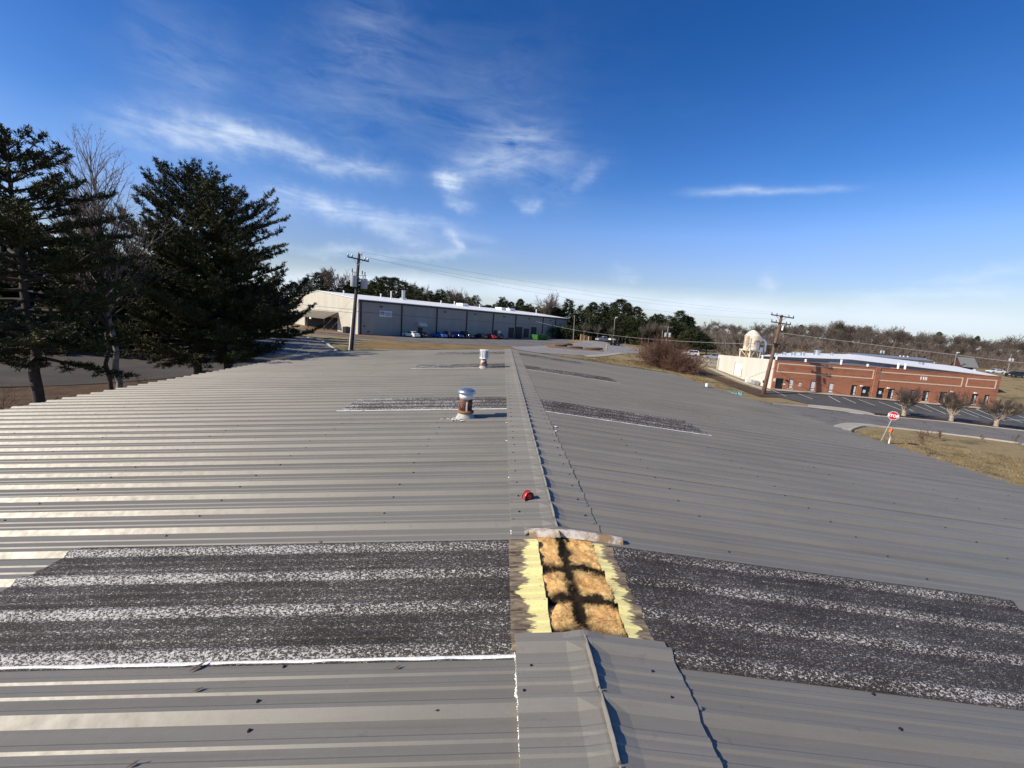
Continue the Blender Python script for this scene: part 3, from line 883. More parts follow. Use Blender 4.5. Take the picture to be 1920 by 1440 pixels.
for (a, b, lf) in caps:
    right = 0.335 if a > 1.4 else 0.345
    o = link_mesh('ridge_cap', mesh_from('ridge_cap', cap_piece(a, b, 0.335, right if a > 2 else 0.41 if a > 1.4 else 0.39, lf)), bld, M['roof_cap'])
    o.location = (RX - B0.x, a - B0.y, RZ - B0.z)
    if abs(a - 2.83) < 1e-6:      # its free end is bent up where the next piece was torn off
        for v in o.data.vertices:
            if v.co.y < 0.16: v.co.z += 0.040 * (1 - v.co.y / 0.16) ** 2 * min(1.0, max(0.0, (v.co.x + 0.24) / 0.05))
    # one pinched seam per foot
    for kk in range(-30, 70):
        ya = Y0 + 0.10 + kk * FT
        yb = ya + 0.296
        if not (a <= ya + 0.10 < b - 0.03): continue
        if a > 1.4 and ya + 0.10 < 1.50: continue
        if 1.865 < yb < 2.80 and ya > 1.7: continue
        if lip_mesh is None:
            l = lip(0, 0.296).build('seam', M['roof_cap'], o)
            lip_mesh = l.data
        else:
            l = bpy.data.objects.new('seam', lip_mesh)
            COL.objects.link(l)
            l.parent = o
        l.location = (0.0, ya - a, lf + 0.018)
        l.rotation_euler = (0, 0, random.uniform(-0.01, 0.01))

# bent underside edge of the cap beyond the hole
m = MB()
ex = [0.285, 0.36, 0.44, 0.490, 0.505, 0.60, 0.72, 0.84, 0.965]
V = []
for x in ex:
    zt = RZ - SL * abs(x - RX) * 0.9 + 0.052 + random.uniform(-0.002, 0.002) - (0.012 if x > 0.95 else 0)
    V += [(x, 2.850, zt - 0.004), (x, 2.820, zt), (x + 0.004, 2.796, zt - 0.046 + random.uniform(-0.004, 0.004)), (x + 0.004, 2.802, zt - 0.047)]
F = []
for i in range(len(ex) - 1):
    for k in range(3): F.append((i * 4 + k, i * 4 + k + 1, (i + 1) * 4 + k + 1, (i + 1) * 4 + k))
m.add(V, F)
o = m.build('cap_edge', M['strip'], bld, world=True)
o['label'] = 'bent stained edge of the ridge cap above the hole'

# hole in the ridge: glass wool quilt with sagging rib lines
n1, n2 = 64, 84
xs, ys = np.linspace(0.335, 0.742, n1), np.linspace(1.80, 2.86, n2)
GXw, GYw = np.meshgrid(xs, ys)
def vnoise(x, y, s, seed):
    r = np.random.default_rng(seed)
    t = r.random((64, 64))
    x, y = x * s, y * s
    xi, yi = np.floor(x).astype(int), np.floor(y).astype(int)
    fx, fy = x - xi, y - yi
    fx, fy = fx * fx * (3 - 2 * fx), fy * fy * (3 - 2 * fy)
    g = lambda a, b: t[a % 64, b % 64]
    return (g(xi, yi) * (1 - fx) + g(xi + 1, yi) * fx) * (1 - fy) + (g(xi, yi + 1) * (1 - fx) + g(xi + 1, yi + 1) * fx) * fy
Zw = RZ - 0.085 * np.abs(GXw - RX - 0.02) - 0.002
Zw += (vnoise(GXw, GYw, 7, 1) - 0.5) * 0.034 + (vnoise(GXw, GYw, 22, 2) - 0.5) * 0.017 + (vnoise(GXw, GYw, 55, 3) - 0.5) * 0.008
for yc in (2.46, 2.155): Zw -= 0.013 * np.exp(-((GYw + 0.7 * (GXw - 0.53) ** 2 - yc) / 0.030) ** 2)
Zw -= 0.014 * np.exp(-((GXw - 0.515) / 0.03) ** 2)
Zw -= 0.020 * np.exp(-((GXw - 0.335) / 0.006) ** 2) + 0.016 * np.exp(-((GXw - 0.742) / 0.006) ** 2)
Vw = np.stack([GXw.ravel() - B0.x, GYw.ravel() - B0.y, Zw.ravel() - B0.z], 1)
iw = (np.arange(n2 - 1)[:, None] * n1 + np.arange(n1 - 1)[None]).ravel()
Fw = np.stack([iw, iw + 1, iw + n1 + 1, iw + n1], 1)
quilt = link_mesh('insulation', np_mesh('insulation', Vw, Fw, smooth=True), bld, M['wool'])
quilt['label'] = 'exposed golden glass wool with sooty bands'
# loose fibres
nf = 9000
fx, fy = RNG.uniform(0.345, 0.735, nf), RNG.uniform(1.86, 2.80, nf)
ix, iy = np.clip(((fx - xs[0]) / (xs[1] - xs[0])).astype(int), 0, n1 - 1), np.clip(((fy - ys[0]) / (ys[1] - ys[0])).astype(int), 0, n2 - 1)
fz = Zw[iy, ix]
ang, ln = RNG.uniform(0, 2 * np.pi, nf), RNG.uniform(0.015, 0.055, nf)
rise = RNG.uniform(0.1, 0.55, nf)
dxy = np.stack([np.cos(ang), np.sin(ang)], 1)
base = np.stack([fx - B0.x, fy - B0.y, fz - B0.z - 0.003], 1)
tip = base + np.c_[dxy * (ln * np.sqrt(1 - rise ** 2))[:, None], ln * rise]
side_ = np.c_[-dxy[:, 1], dxy[:, 0], np.zeros(nf)] * 0.0009
Vf = np.concatenate([base - side_, base + side_, tip])
Ff = np.stack([np.arange(nf), np.arange(nf) + nf, np.arange(nf) + 2 * nf], 1)
o = link_mesh('wool_fibres', np_mesh('wool_fibres', Vf, Ff), quilt, M['wool'])
tag(o, kind='stuff')
# deck under the opening so that nothing looks into a void
MB().box(0.05, 1.70, 4.55, 0.97, 2.95, 4.66).build('purlin_deck', M['gutter'], bld, world=True)

# sealant
def ribbon(y, x0, x1, w0, w1, side, seed, lift=0.009):
    r = random.Random(seed)
    n = 60
    m = MB()
    pts = []
    wv = [r.uniform(0.3, 1) for _ in range(n + 1)]
    for i in range(n + 1):
        x = x0 + (x1 - x0) * i / n
        w = w0 + (w1 - w0) * (0.5 * wv[i] + 0.25 * wv[max(i - 1, 0)] + 0.25 * wv[min(i + 1, n)])
        row = []
        for t in (0, 0.35, 0.7, 1.0):
            yy = y - w * (1 - t)
            h = float(np.interp((yy - Y0) % FT, [a for a, _ in RIBS] + [FT], [q for _, q in RIBS] + [0]))
            row.append((x, yy, roofz(x) + h + lift * (1.0 if 0 < t < 1 else 0.35)))
        pts.append(row)
    V = [p for row in pts for p in row]
    F = []
    for i in range(n):
        for k in range(3):
            f = (i * 4 + k, i * 4 + k + 1, (i + 1) * 4 + k + 1, (i + 1) * 4 + k)
            F.append(f if x1 < x0 else f[::-1])
    return m.add(V, F)
for k in SKY:
    ya = Y0 + k * PW
    wn_ = 0.026 if k == 0 else 0.034
    ribbon(ya + 0.014, 0.17, RX - SKY[k][0] - 0.05, 0.006 if k == 0 else 0.02, wn_, -1, k + 5).build('sealant', M['caulk'], bld, smooth=True, world=True)
    if k: ribbon(ya + 0.012, 0.84, RX + SKY[k][1] + 0.06, 0.01, 0.03, 1, k + 90).build('sealant', M['caulk'], bld, smooth=True, world=True)
m = MB()
def dab(x, y, r, h=0.006, n=7):
    z = roofz(x) + float(np.interp((y - Y0) % FT, [a for a, _ in RIBS] + [FT], [q for _, q in RIBS] + [0]))
    ring = [(x + r * random.uniform(0.6, 1.3) * math.cos(2 * math.pi * k / n), y + r * random.uniform(0.6, 1.3) * math.sin(2 * math.pi * k / n)) for k in range(n)]
    V = [(a, b, z + 0.006) for a, b in ring] + [(x, y, z + 0.006 + h)]
    m.add(V, [(k, (k + 1) % n, n) for k in range(n)])
for q in range(110):
    y = 1.15 + 0.6 * q / 110
    dab(0.160 + random.uniform(-0.003, 0.003) + (0.004 if y < 1.45 else 0), y, random.uniform(0.002, 0.0050) * (1.8 if 1.45 < y < 1.56 else 1) * (0.5 if math.sin(y * 31) > 0.4 else 1))
for y in (2.86, 2.88, 2.90): dab(0.163, y, 0.008)
for (x, y, r) in [(0.155, 4.55, .02), (0.20, 4.62, .015), (0.15, 5.15, .02), (0.24, 5.6, .014), (0.15, 6.2, .018), (0.86, 5.9, .03), (0.16, 3.9, .013), (0.88, 6.05, .03)]: dab(x, y, r)
for q in range(40):
    a = random.uniform(0, 6.28); r = random.uniform(0.1, 0.42)
    dab(-0.494 - abs(r * math.cos(a)) , 6.44 + 0.12 * math.sin(a), random.uniform(0.012, 0.028))
m.build('sealant_dabs', M['caulk'], bld, world=True)

# screws with their washers, one piece per slope
def screws(side, name='screws'):
    m = MB()
    W = (RX - XL) if side < 0 else (XR - RX)
    def one(x, y, s=1.0):
        z = roofz(x) + float(np.interp((y - Y0) % FT, [a for a, _ in RIBS] + [FT], [q for _, q in RIBS] + [0]))
        m.lathe([(0.0105 * s, 0.0), (0.0105 * s, 0.0022), (0.0062 * s, 0.0026), (0.0058 * s, 0.0085)], (x, y, z + 0.001), 6)
    for d in (1.35, 2.85, 4.35, 5.85, 7.35, 8.6):
        if d > W - 0.1: continue
        for k in range(-14, 68):
            kk = (k // 3)
            if kk in SKY and d < SKY[kk][0] + 0.1: continue
            for a in (0.115, 0.28):
                if random.random() < 0.08: continue
                one(RX + side * (d + random.uniform(-0.05, 0.05)), Y0 + k * FT + a + random.uniform(-0.01, 0.01), 0.85)
    for k in range(-8, 67):
        y = Y0 + k * FT
        if 1.80 < y + 0.1 < 2.83: continue
        for a, d in ((0.115, 0.315), (0.235, 0.27)):
            if 1.87 < y + a < 2.83: continue
            one(RX + side * (d + random.uniform(-0.012, 0.012)), y + a, 0.85)
            m.v[-24:] = [(p[0], p[1], p[2] + 0.011) for p in m.v[-24:]]
    return m
for side in (-1, 1):
    o = screws(side).build('roof_screws', M['screw'], bld, world=True)
    tag(o, kind='stuff')

# walls, gutters
for nm, (x0, y0, x1, y1) in dict(a=(XL + 0.25, -6.4, XL + 0.45, 22.0), b=(XR - 0.45, -6.4, XR - 0.25, 22.0)).items():
    MB().box(x0, y0, -2.5, x1, y1, roofz(XL) - 0.08 if nm == 'a' else roofz(XR) - 0.08).build('wall', M['wall_tan'], bld, world=True)
for yy in (-6.4, 21.8):
    m = MB()
    m.prism([(XL + 0.46, -2.5), (XR - 0.46, -2.5), (XR - 0.46, roofz(XR) - 0.07), (RX, RZ - 0.10), (XL + 0.46, roofz(XL) - 0.07)], 0.2, Matrix.Translation((0, yy, 0)))
    m.build('wall', M['wall_tan'], bld, world=True)
for side, xe in ((-1, XL), (1, XR)):
    ze = roofz(xe)
    m = MB()
    x0, x1 = (xe - 0.11, xe + 0.03) if side < 0 else (xe - 0.03, xe + 0.11)
    m.box(x0, -6.5, ze - 0.16, x1, 22.18, ze - 0.145)
    m.box(x0, -6.5, ze - 0.145, x0 + 0.012, 22.18, ze - 0.03)
    m.box(x1 - 0.012, -6.5, ze - 0.145, x1, 22.18, ze - 0.03)
    gt = m.build('gutter', M['gutter'], bld, world=True)
    for y in np.arange(-5.8, 22, 0.9144 * 2):
        xa = xe + side * 0.115
        s = MB().box(min(xa, xe - side * 0.14), y - 0.018, 0, max(xa, xe - side * 0.14), y + 0.018, 0.004)
        s.v = [(a, b, c + roofz(xe) - 0.022 + (0.03 if abs(a - xa) > 0.1 else 0.0)) for a, b, c in s.v]
        s.build('gutter_strap', M['gutter'], gt, world=True)
# far rake trim
for side in (-1, 1):
    xe = XL if side < 0 else XR
    m = MB()
    V = []
    for x in (RX, xe):
        for (yy, dz) in ((22.09, 0.036), (22.20, 0.036), (22.20, -0.13), (22.19, -0.13)): V.append((x, yy, roofz(x) + dz))
    m.add(V, [(0, 1, 5, 4), (1, 2, 6, 5), (0, 4, 5, 1)] if side > 0 else [(0, 4, 5, 1), (1, 5, 6, 2)])
    m.build('rake_trim', M['roof'], bld, world=True)

# things standing or lying on the roof
def vent_base(root):
    MB().lathe([(0.165, -0.03), (0.150, 0.010), (0.132, 0.045), (0.108, 0.10), (0.104, 0.115)], n=24).build('flashing_boot', M['boot'], root, smooth=True)
p = empty('roof_vent', (-0.494, 6.50, roofz(-0.494) + 0.01), 0.4, 'rusty flue pipe with shiny domed galvanised cap near the roof ridge', 'roof vent')
vent_base(p)
MB().lathe([(0.128, 0.098), (0.132, 0.112), (0.128, 0.128), (0.100, 0.135)], n=22).build('storm_collar', M['rust_ring'], p, smooth=True)
MB().lathe([(0.098, 0.10), (0.098, 0.33)], n=22).build('pipe', M['rust'], p, smooth=True)
MB().lathe([(0.0990, 0.318), (0.0990, 0.335), (0.107, 0.337), (0.107, 0.385), (0.100, 0.39), (0.085, 0.395), (0.085, 0.425)], n=22).build('painted_band', M['white_flake'], p, smooth=True)
MB().box(-0.012, -0.103, 0.11, 0.012, -0.0965, 0.28).build('paint_run', M['caulk'], p).rotation_euler = (0, 0, -0.2)
MB().lathe([(0.146, 0.415), (0.149, 0.424), (0.140, 0.445), (0.112, 0.470), (0.066, 0.486), (0.02, 0.492)], n=26).build('cap', M['galv'], p, smooth=True)

p = empty('roof_vent', (-0.53, 13.45, roofz(-0.53) + 0.01), 0.2, 'stubby rust streaked flue with boxy white louvred cap further along the ridge', 'roof vent')
vent_base(p)
MB().lathe([(0.132, 0.098), (0.138, 0.112), (0.125, 0.13)], n=22).build('storm_collar', M['rust_ring'], p, smooth=True)
MB().lathe([(0.102, 0.10), (0.102, 0.36)], n=22).build('pipe', M['rust_white'], p, smooth=True)
dr = MB().lathe([(0.132, 0.31), (0.152, 0.315), (0.152, 0.325), (0.14, 0.33), (0.14, 0.565), (0.155, 0.57), (0.155, 0.59), (0.05, 0.60)], n=8).build('cap', M['white_pvc'], p)
for k in range(8):
    a = 2 * math.pi * (k + 0.5) / 8
    Mk = Matrix.Rotation(a, 4, 'Z')
    for off in (-0.024, 0.024):
        MB().box(0.126, off - 0.011, 0.35, 0.1325, off + 0.011, 0.55, 0, Mk).build('louvre', M['galv' if k % 2 else 'gutter'], dr)

p = empty('pipe_cap', (8.50, 16.92, roofz(8.50)), 0, 'small white plastic pipe stub on dark flashing by the right eave', 'roof vent')
MB().lathe([(0.06, 0.01), (0.06, 0.14), (0.066, 0.14), (0.066, 0.175), (0.02, 0.18)], n=16).build('pipe', M['white_pvc'], p, smooth='angle')
MB().lathe([(0.24, -0.01), (0.23, 0.012), (0.075, 0.03), (0.062, 0.045)], n=16).build('flashing', M['gutter'], p, smooth=True)

p = empty('tape_measure', (0.315, 3.43, roofz(0.315) + 0.012), R(25), 'small red tape measure with black rubber side lying on the ridge cap', 'tape measure')
pr = [(-0.040, 0), (0.040, 0), (0.043, 0.012), (0.040, 0.045), (0.026, 0.066), (0.0, 0.072), (-0.026, 0.064), (-0.041, 0.040), (-0.043, 0.010)]
MB().prism(pr, 0.040, Matrix.Translation((0, -0.02, 0))).build('case', M['red_plastic'], p, bevel=0.006)
pr2 = [(a * 1.03, b * 1.02) for a, b in pr]
for yy in (-0.027, 0.020):
    MB().prism([(a, b) for a, b in pr2 if True], 0.008, Matrix.Translation((0, yy, 0))).build('grip', M['black'], p, bevel=0.003)
MB().lathe([(0.020, 0), (0.020, 0.003), (0.0, 0.003)], M=Matrix.Translation((0, -0.0272, 0.036)) @ Matrix.Rotation(R(90), 4, 'X'), n=18).build('badge', M['red_plastic'], p)
MB().box(0.041, -0.010, 0.0, 0.062, 0.010, 0.004).box(0.058, -0.010, -0.010, 0.061, 0.010, 0.004).build('hook', M['chrome'], p)
MB().box(-0.03, 0.0285, 0.02, -0.01, 0.031, 0.055).build('belt_clip', M['chrome'], p)

# twigs, dead leaves and specks blown on to the roof
m = MB()
def leafbit(x, y, s, a, curl=0.3):
    z = roofz(x) + float(np.interp((y - Y0) % FT, [q for q, _ in RIBS] + [FT], [q for _, q in RIBS] + [0])) + 0.008
    Mx = Matrix.Translation((x, y, z)) @ Matrix.Rotation(a, 4, 'Z')
    V = [Mx @ Vector(q) for q in ((-s, 0, 0), (0, -0.32 * s, curl * s * .4), (s, 0, curl * s), (0, 0.32 * s, curl * s * .4))]
    m.add(V, [(0, 1, 2, 3)])
for (px, py, s) in [(370, 1252, .035), (372, 1296, .022), (745, 1252, .018), (250, 1436, .022), (600, 1016, .016), (990, 1328, .010)]:
    d = at(px, py, 1.0) - Vector((0, 0, CAMZ))
    t = (RZ - SL * 0 - CAMZ) / d.z
    for _ in range(4):
        x = d.x * t
        t = (roofz(x) + 0.01 - CAMZ) / d.z
    leafbit(d.x * t, d.y * t, s, random.uniform(0.3, 1.0), 0.5)
for _ in range(90):
    side = random.choice((-1, 1))
    leafbit(RX + side * random.uniform(0.4, 8.4), random.uniform(1.2, 20), random.uniform(0.006, 0.014), random.uniform(0, 3))
o = m.build('leaf_debris', plain('dead_leaf', (0.07, 0.045, 0.028), 0.8, 0, 0.5, 30), None)
tag(o, 'scattered dead leaf bits and twigs lying on the grey roof', 'debris', kind='stuff')
# pale plastic disc stuck on the skylight
d = at(745, 1134, 1.0) - Vector((0, 0, CAMZ))
t = (roofz(-0.6) + 0.01 - CAMZ) / d.z
MB().lathe([(0.014, 0.0), (0.014, 0.004), (0.009, 0.007), (0.0, 0.008)], (d.x * t, d.y * t, roofz(d.x * t) + 0.006), 14).build('patch_disc', plain('pale_patch', (0.5, 0.5, 0.42), 0.5), bld, smooth=True, world=True)

# ------------------------------------------------------------------ long warehouse across the lot
def sheet_wall(name, c, per=0.3, c2=None, horiz=False):
    """ribbed metal cladding: the ribs are too fine to build at that distance"""
    m, nt, b = newmat(name)
    g = coords(nt, 'Object')
    s = nd(nt, 'ShaderNodeSeparateXYZ')
    nt.links.new(g, s.inputs[0])
    a = mth(nt, 'ADD', s.outputs[0], s.outputs[1])
    w = mth(nt, 'PINGPONG', a, per / 2)
    w = ramp(nt, mth(nt, 'MULTIPLY', w, 2 / per), [(0.55, 0.0), (0.8, 1.0)])
    n = noise(nt, coords(nt, 'Object', (0.25, 0.25, 0.06)), 2.0, 5, 0.6)
    c2 = c2 or tuple(x * 0.86 for x in c)
    nt.links.new(mixc(nt, ramp(nt, n, [(0.35, 0.0), (0.7, 1.0)]), c2, c), b.inputs['Base Color'])
    b.inputs['Roughness'].default_value = 0.5
    bump(nt, b, w, 0.7, 0.03)
    return m
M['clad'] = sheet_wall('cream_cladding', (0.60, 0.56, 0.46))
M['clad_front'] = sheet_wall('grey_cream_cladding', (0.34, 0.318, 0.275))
M['clad_grey'] = sheet_wall('grey_cladding', (0.24, 0.255, 0.28), 0.4)
M['clad_white'] = sheet_wall('white_cladding', (0.74, 0.70, 0.60), 0.4)
M['white_roof'] = plain('white_metal_roof', (0.86, 0.845, 0.80), 0.5, 0, 0.05, 0.3, 'World')
M['dark_trim'] = plain('dark_bronze_trim', (0.016, 0.016, 0.017), 0.45, 0, 0.2)
M['dark_door'] = plain('dark_green_door', (0.013, 0.016, 0.018), 0.5, 0, 0.2)
M['shade_in'] = plain('shaded_opening', (0.012, 0.012, 0.013), 0.8)
M['canopy'] = sheet_wall('bronze_canopy_sheet', (0.155, 0.125, 0.085), 0.35)
M['glass'] = plain('window_glass', (0.02, 0.025, 0.03), 0.06, 0, 0.2, 0.4, spec=0.8)
M['blind'] = plain('white_blind', (0.70, 0.70, 0.67), 0.7, 0, 0.08, 5)
M['alu'] = plain('grey_aluminium', (0.42, 0.43, 0.44), 0.4, 0.6, 0.1)
M['steel_grey'] = plain('grey_painted_steel', (0.35, 0.36, 0.36), 0.5, 0.2, 0.1)

AANG = math.atan2(66, 56.9)
A = empty('warehouse', (-32.3, 96.3, 0.6), AANG, 'long grey warehouse with a white metal roof beyond the parked cars', 'building')
AL, AW, AH, AP = 87.1, 36.0, 7.75, 9.35
def bx(name, mat, parent, *a, **k):
    return MB().box(*a).build(name, mat, parent, **k)
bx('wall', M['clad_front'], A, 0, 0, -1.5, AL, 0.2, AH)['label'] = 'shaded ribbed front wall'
mm = MB()
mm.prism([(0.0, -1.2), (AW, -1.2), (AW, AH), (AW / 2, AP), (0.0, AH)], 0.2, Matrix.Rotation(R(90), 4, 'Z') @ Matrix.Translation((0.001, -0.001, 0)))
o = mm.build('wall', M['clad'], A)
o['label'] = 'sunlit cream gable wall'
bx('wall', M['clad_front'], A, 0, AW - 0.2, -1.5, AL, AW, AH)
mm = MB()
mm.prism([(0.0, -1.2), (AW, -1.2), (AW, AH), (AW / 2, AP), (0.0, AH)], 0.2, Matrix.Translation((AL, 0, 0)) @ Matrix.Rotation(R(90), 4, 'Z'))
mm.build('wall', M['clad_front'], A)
for s in (0, 1):
    V = []
    y0, y1 = (-0.35, AW / 2) if s == 0 else (AW + 0.35, AW / 2)
    z0 = AH - 0.35 * (AP - AH) / (AW / 2)
    for x in (-0.35, AL + 0.35):
        V += [(x, y0, z0 + 0.08), (x, y1, AP + 0.08), (x, y1, AP + 0.22), (x, y0, z0 + 0.22)]
    f = [(0, 1, 2, 3), (7, 6, 5, 4), (3, 2, 6, 7), (1, 0, 4, 5), (0, 3, 7, 4)]
    MB().add(V, f if s == 0 else [q[::-1] for q in f]).build('roof', M['white_roof'], A)
bx('eave_gutter', M['dark_trim'], A, -0.2, -0.40, AH - 0.32, AL + 0.2, -0.02, AH - 0.03)
for x in (0.45, 11.4, 22.5, 33.5, 44.75, 55.6, 70.8, 78.7, 86.8):
    bx('downspout', M['dark_trim'], A, x - 0.13, -0.22, -0.6, x + 0.13, -0.002, AH - 0.33)
for (x0, x1, z0, z1, nm) in [(52.3, 55.0, 0.1, 3.4, 'dock_door'), (56.1, 59.4, -0.4, 3.75, 'dock_door'), (60.2, 63.1, 0.3, 3.35, 'dock_door'), (64.2, 67.3, 0.3, 3.95, 'dock_door'), (79.6, 84.7, -0.1, 4.4, 'dock_door'), (45.3, 46.9, -0.2, 2.35, 'door')]:
    fr = bx(nm, M['dark_trim'], A, x0, -0.05, z0, x1, 0.05, z1)
    n = 5 if nm == 'dock_door' else 1
    for k in range(n):
        h = (z1 - z0 - 0.2) / n
        bx('panel', M['dark_door'], fr, x0 + 0.1, -0.09, z0 + k * h + 0.03, x1 - 0.1, -0.052, z0 + (k + 1) * h - 0.03)
bx('wall_sign_board', M['white_pvc'], A, 47.3, -0.06, 1.2, 48.6, 0.0, 2.2)
bx('window', M['alu'], A, 71.0, -0.06, 0.9, 73.8, 0.0, 2.0)
bx('dock_base', M['concrete'], A, 50.5, -0.25, -1.6, 68.2, -0.01, -0.35)
# rounded door canopy
cv = MB()
n = 12
for k in range(n):
    a0, a1 = math.pi * k / n / 2, math.pi * (k + 1) / n / 2
    P = lambda a, x: (x, -1.15 * math.sin(a), 2.55 + 1.05 * math.cos(a))
    cv.quad(P(a0, 16.2), P(a1, 16.2), P(a1, 18.6), P(a0, 18.6))
for x in (16.2, 18.6):
    cv.add([(x, 0, 2.55)] + [(x, -1.15 * math.sin(math.pi * k / n / 2), 2.55 + 1.05 * math.cos(math.pi * k / n / 2)) for k in range(n + 1)], [(0, k + 1, k + 2) for k in range(n)])
cv.build('door_canopy', plain('cream_canvas', (0.62, 0.58, 0.47), 0.8), A)
bx('door', M['dark_door'], A, 16.5, -0.06, -0.2, 17.9, 0, 2.2)
for x in (5.6, 25.3, 36.8, 49.6, 62.5, 75.2):
    bx('wall_light', M['dark_trim'], A, x - 0.18, -0.35, 6.5, x + 0.18, 0, 6.8)
for (x, z) in [(1.4, 2.0), (2.4, 0.8)]:
    bx('wall_vent', M['dark_trim'], A, x - 0.2, -0.1, z - 0.15, x + 0.2, 0, z + 0.15)
# roof equipment
def roofy(y): return AH + (AP - AH) * min(y, AW - y) / (AW / 2) + 0.22
st = MB().lathe([(0.48, 0), (0.48, 2.6), (0.55, 2.65), (0.55, 2.85), (0.4, 2.95)], (22.6, 15.0, roofy(15) - 0.3), 14).box(21.9, 14.3, roofy(14.3) - 0.1, 23.3, 15.7, roofy(15) + 0.5).build('exhaust_stack', M['galv'], A)
for (x, h) in [(3.5, 0.7), (14, 0.9), (17.2, 1.9), (35, .8), (40.5, 1.0), (52, .9), (67, 1.0), (84, 1.4)]:
    MB().lathe([(0.16, 0), (0.16, h), (0.24, h), (0.2, h + 0.2)], (x, 13.0, roofy(13) - 0.05), 8).build('vent_pipe', M['white_pvc'], A)
for x in (43.5, 62.5, 67.5):
    MB().box(x, 12.5, roofy(12.5) - 0.1, x + 2.6, 15.5, roofy(14) + 0.75).build('roof_unit', M['white_pvc'], A)
for x0 in range(6, 84, 12):
    MB().add([(x0, 1.5, roofy(1.5) + 0.005), (x0 + 0.05, 1.5, roofy(1.5) + 0.005), (x0 + 0.05, 17.8, roofy(17.8) + 0.005), (x0, 17.8, roofy(17.8) + 0.005)], [(0, 1, 2, 3)]).build('roof_seam', M['steel_grey'], A)
# lean-to canopy on the gable
V = [(0, 8.6, 4.75), (0, 26, 4.75), (-3.6, 26, 3.05), (-3.6, 8.6, 3.05)]
V += [(a, b, c - 0.12) for a, b, c in V]
lc = MB().add(V, [(0, 1, 2, 3)[::-1], (4, 5, 6, 7), (3, 2, 6, 7), (0, 3, 7, 4), (1, 5, 6, 2)]).build('lean_to_roof', M['canopy'], A)
for y in (9.0, 17, 25.5):
    bx('post', M['dark_trim'], A, -3.5, y - 0.08, -0.8, -3.34, y + 0.08, 3.0)
bx('dock_door', M['shade_in'], A, -0.27, 9.0, -0.3, -0.205, 25.6, 3.25)  # dark sheet: dock doors with the canopy shade put into the colour
bx('wall_light', M['white_pvc'], A, -3.75, 14.8, 2.6, -3.6, 15.6, 2.95)
# company board with emblem and three lines of lettering
sg = bx('sign', plain('sign_grey_white', (0.70, 0.72, 0.74), 0.5), A, 5.15, -0.14, 4.35, 8.55, -0.03, 5.75)
def text_mesh(name, s, size, mat, parent, loc, rot, ext=0.008, align='LEFT', sx=1.0, bold=0.0):
    cu = bpy.data.curves.new(name, 'FONT')
    cu.body = s
    cu.size = size
    cu.extrude = ext
    cu.offset = bold
    cu.align_x = align
    t = bpy.data.objects.new(name, cu)
    me = bpy.data.meshes.new_from_object(t)
    bpy.data.objects.remove(t)
    o = link_mesh(name, me, parent, mat)
    o.location = loc
    o.rotation_euler = rot
    o.scale = (sx, 1, 1)
    return o
navy = plain('navy_print', (0.016, 0.024, 0.085), 0.5)
redp = plain('dull_red_print', (0.22, 0.03, 0.035), 0.5)
m = MB()
for (x, z, w, h) in [(5.3, 5.25, .55, .18), (5.55, 5.38, .3, .2)]: m.box(x, -0.155, z, x + w, -0.142, z + h)
m.prism([(5.95, 5.20), (6.55, 5.20), (6.35, 5.45), (6.15, 5.58), (5.98, 5.45)], 0.013, Matrix.Translation((0, -0.155, 0)))
m.build('emblem', navy, sg)
m = MB()
for x in (5.45, 5.80, 6.15): m.prism([(x, 5.05), (x + .12, 4.6), (x + .24, 5.05), (x + .18, 5.12), (x + .06, 5.12)], 0.013, Matrix.Translation((0, -0.155, 0)))
m.build('emblem', redp, sg)
# the three lines of lettering cannot be read in the photograph: plain bars the height of the words
m = MB()
for (z, h, words) in [(5.22, .24, [(6.78, 7.5), (7.56, 8.4)]), (4.92, .15, [(6.78, 7.75)]), (4.60, .17, [(6.78, 7.35), (7.42, 8.3)])]:
    for (x0, x1) in words:
        x = x0
        r = random.Random(int(x0 * 100))
        while x < x1:
            w = r.uniform(.05, .10)
            m.box(x, -0.152, z, min(x + w, x1), -0.142, z + h * r.choice((1, .7, .7)))
            x += w + .025
m.build('lettering', navy, sg)

# ------------------------------------------------------------------ brick office with white side wall
def brick_mat():
    m, nt, b = newmat('red_brick')
    t = nd(nt, 'ShaderNodeTexBrick')
    v = coords(nt, 'Object', (1, 1, 1), (R(90), 0, 0))
    nt.links.new(v, t.inputs['Vector'])
    t.inputs['Color1'].default_value = (0.44, 0.152, 0.066, 1)
    t.inputs['Color2'].default_value = (0.29, 0.092, 0.043, 1)
    t.inputs['Mortar'].default_value = (0.34, 0.23, 0.18, 1)
    t.inputs['Scale'].default_value = 1.0
    t.inputs['Mortar Size'].default_value = 0.006
    t.inputs['Brick Width'].default_value = 0.21
    t.inputs['Row Height'].default_value = 0.075
    n = noise(nt, coords(nt, 'Object', (0.5, 0.5, 3.0)), 2.4, 6, 0.68)
    c = mixc(nt, ramp(nt, n, [(0.36, 0.0), (0.66, 0.9)]), t.outputs['Color'], (0.44, 0.178, 0.088))
    n2 = noise(nt, coords(nt, 'Object', (0.15, 0.15, 0.9)), 1.5, 5, 0.7)
    c = mixc(nt, ramp(nt, n2, [(0.5, 0.0), (0.72, 0.6)]), c, (0.15, 0.052, 0.036))
    nt.links.new(c, b.inputs['Base Color'])
    b.inputs['Roughness'].default_value = 0.85
    bump(nt, b, t.outputs['Fac'], -0.3, 0.01)
    return m
M['brick'] = brick_mat()
M['trim_cream'] = plain('cream_trim_course', (0.72, 0.56, 0.40), 0.8, 0, 0.1, 3)
BANG = math.atan2(-1.8, 36.7)
Bb = empty('brick_office', (45.5, 68.8, 0.0), BANG, 'low red brick office with cream framed panels and white side wall behind the car park', 'building')
BL, BT = 36.75, 2.92
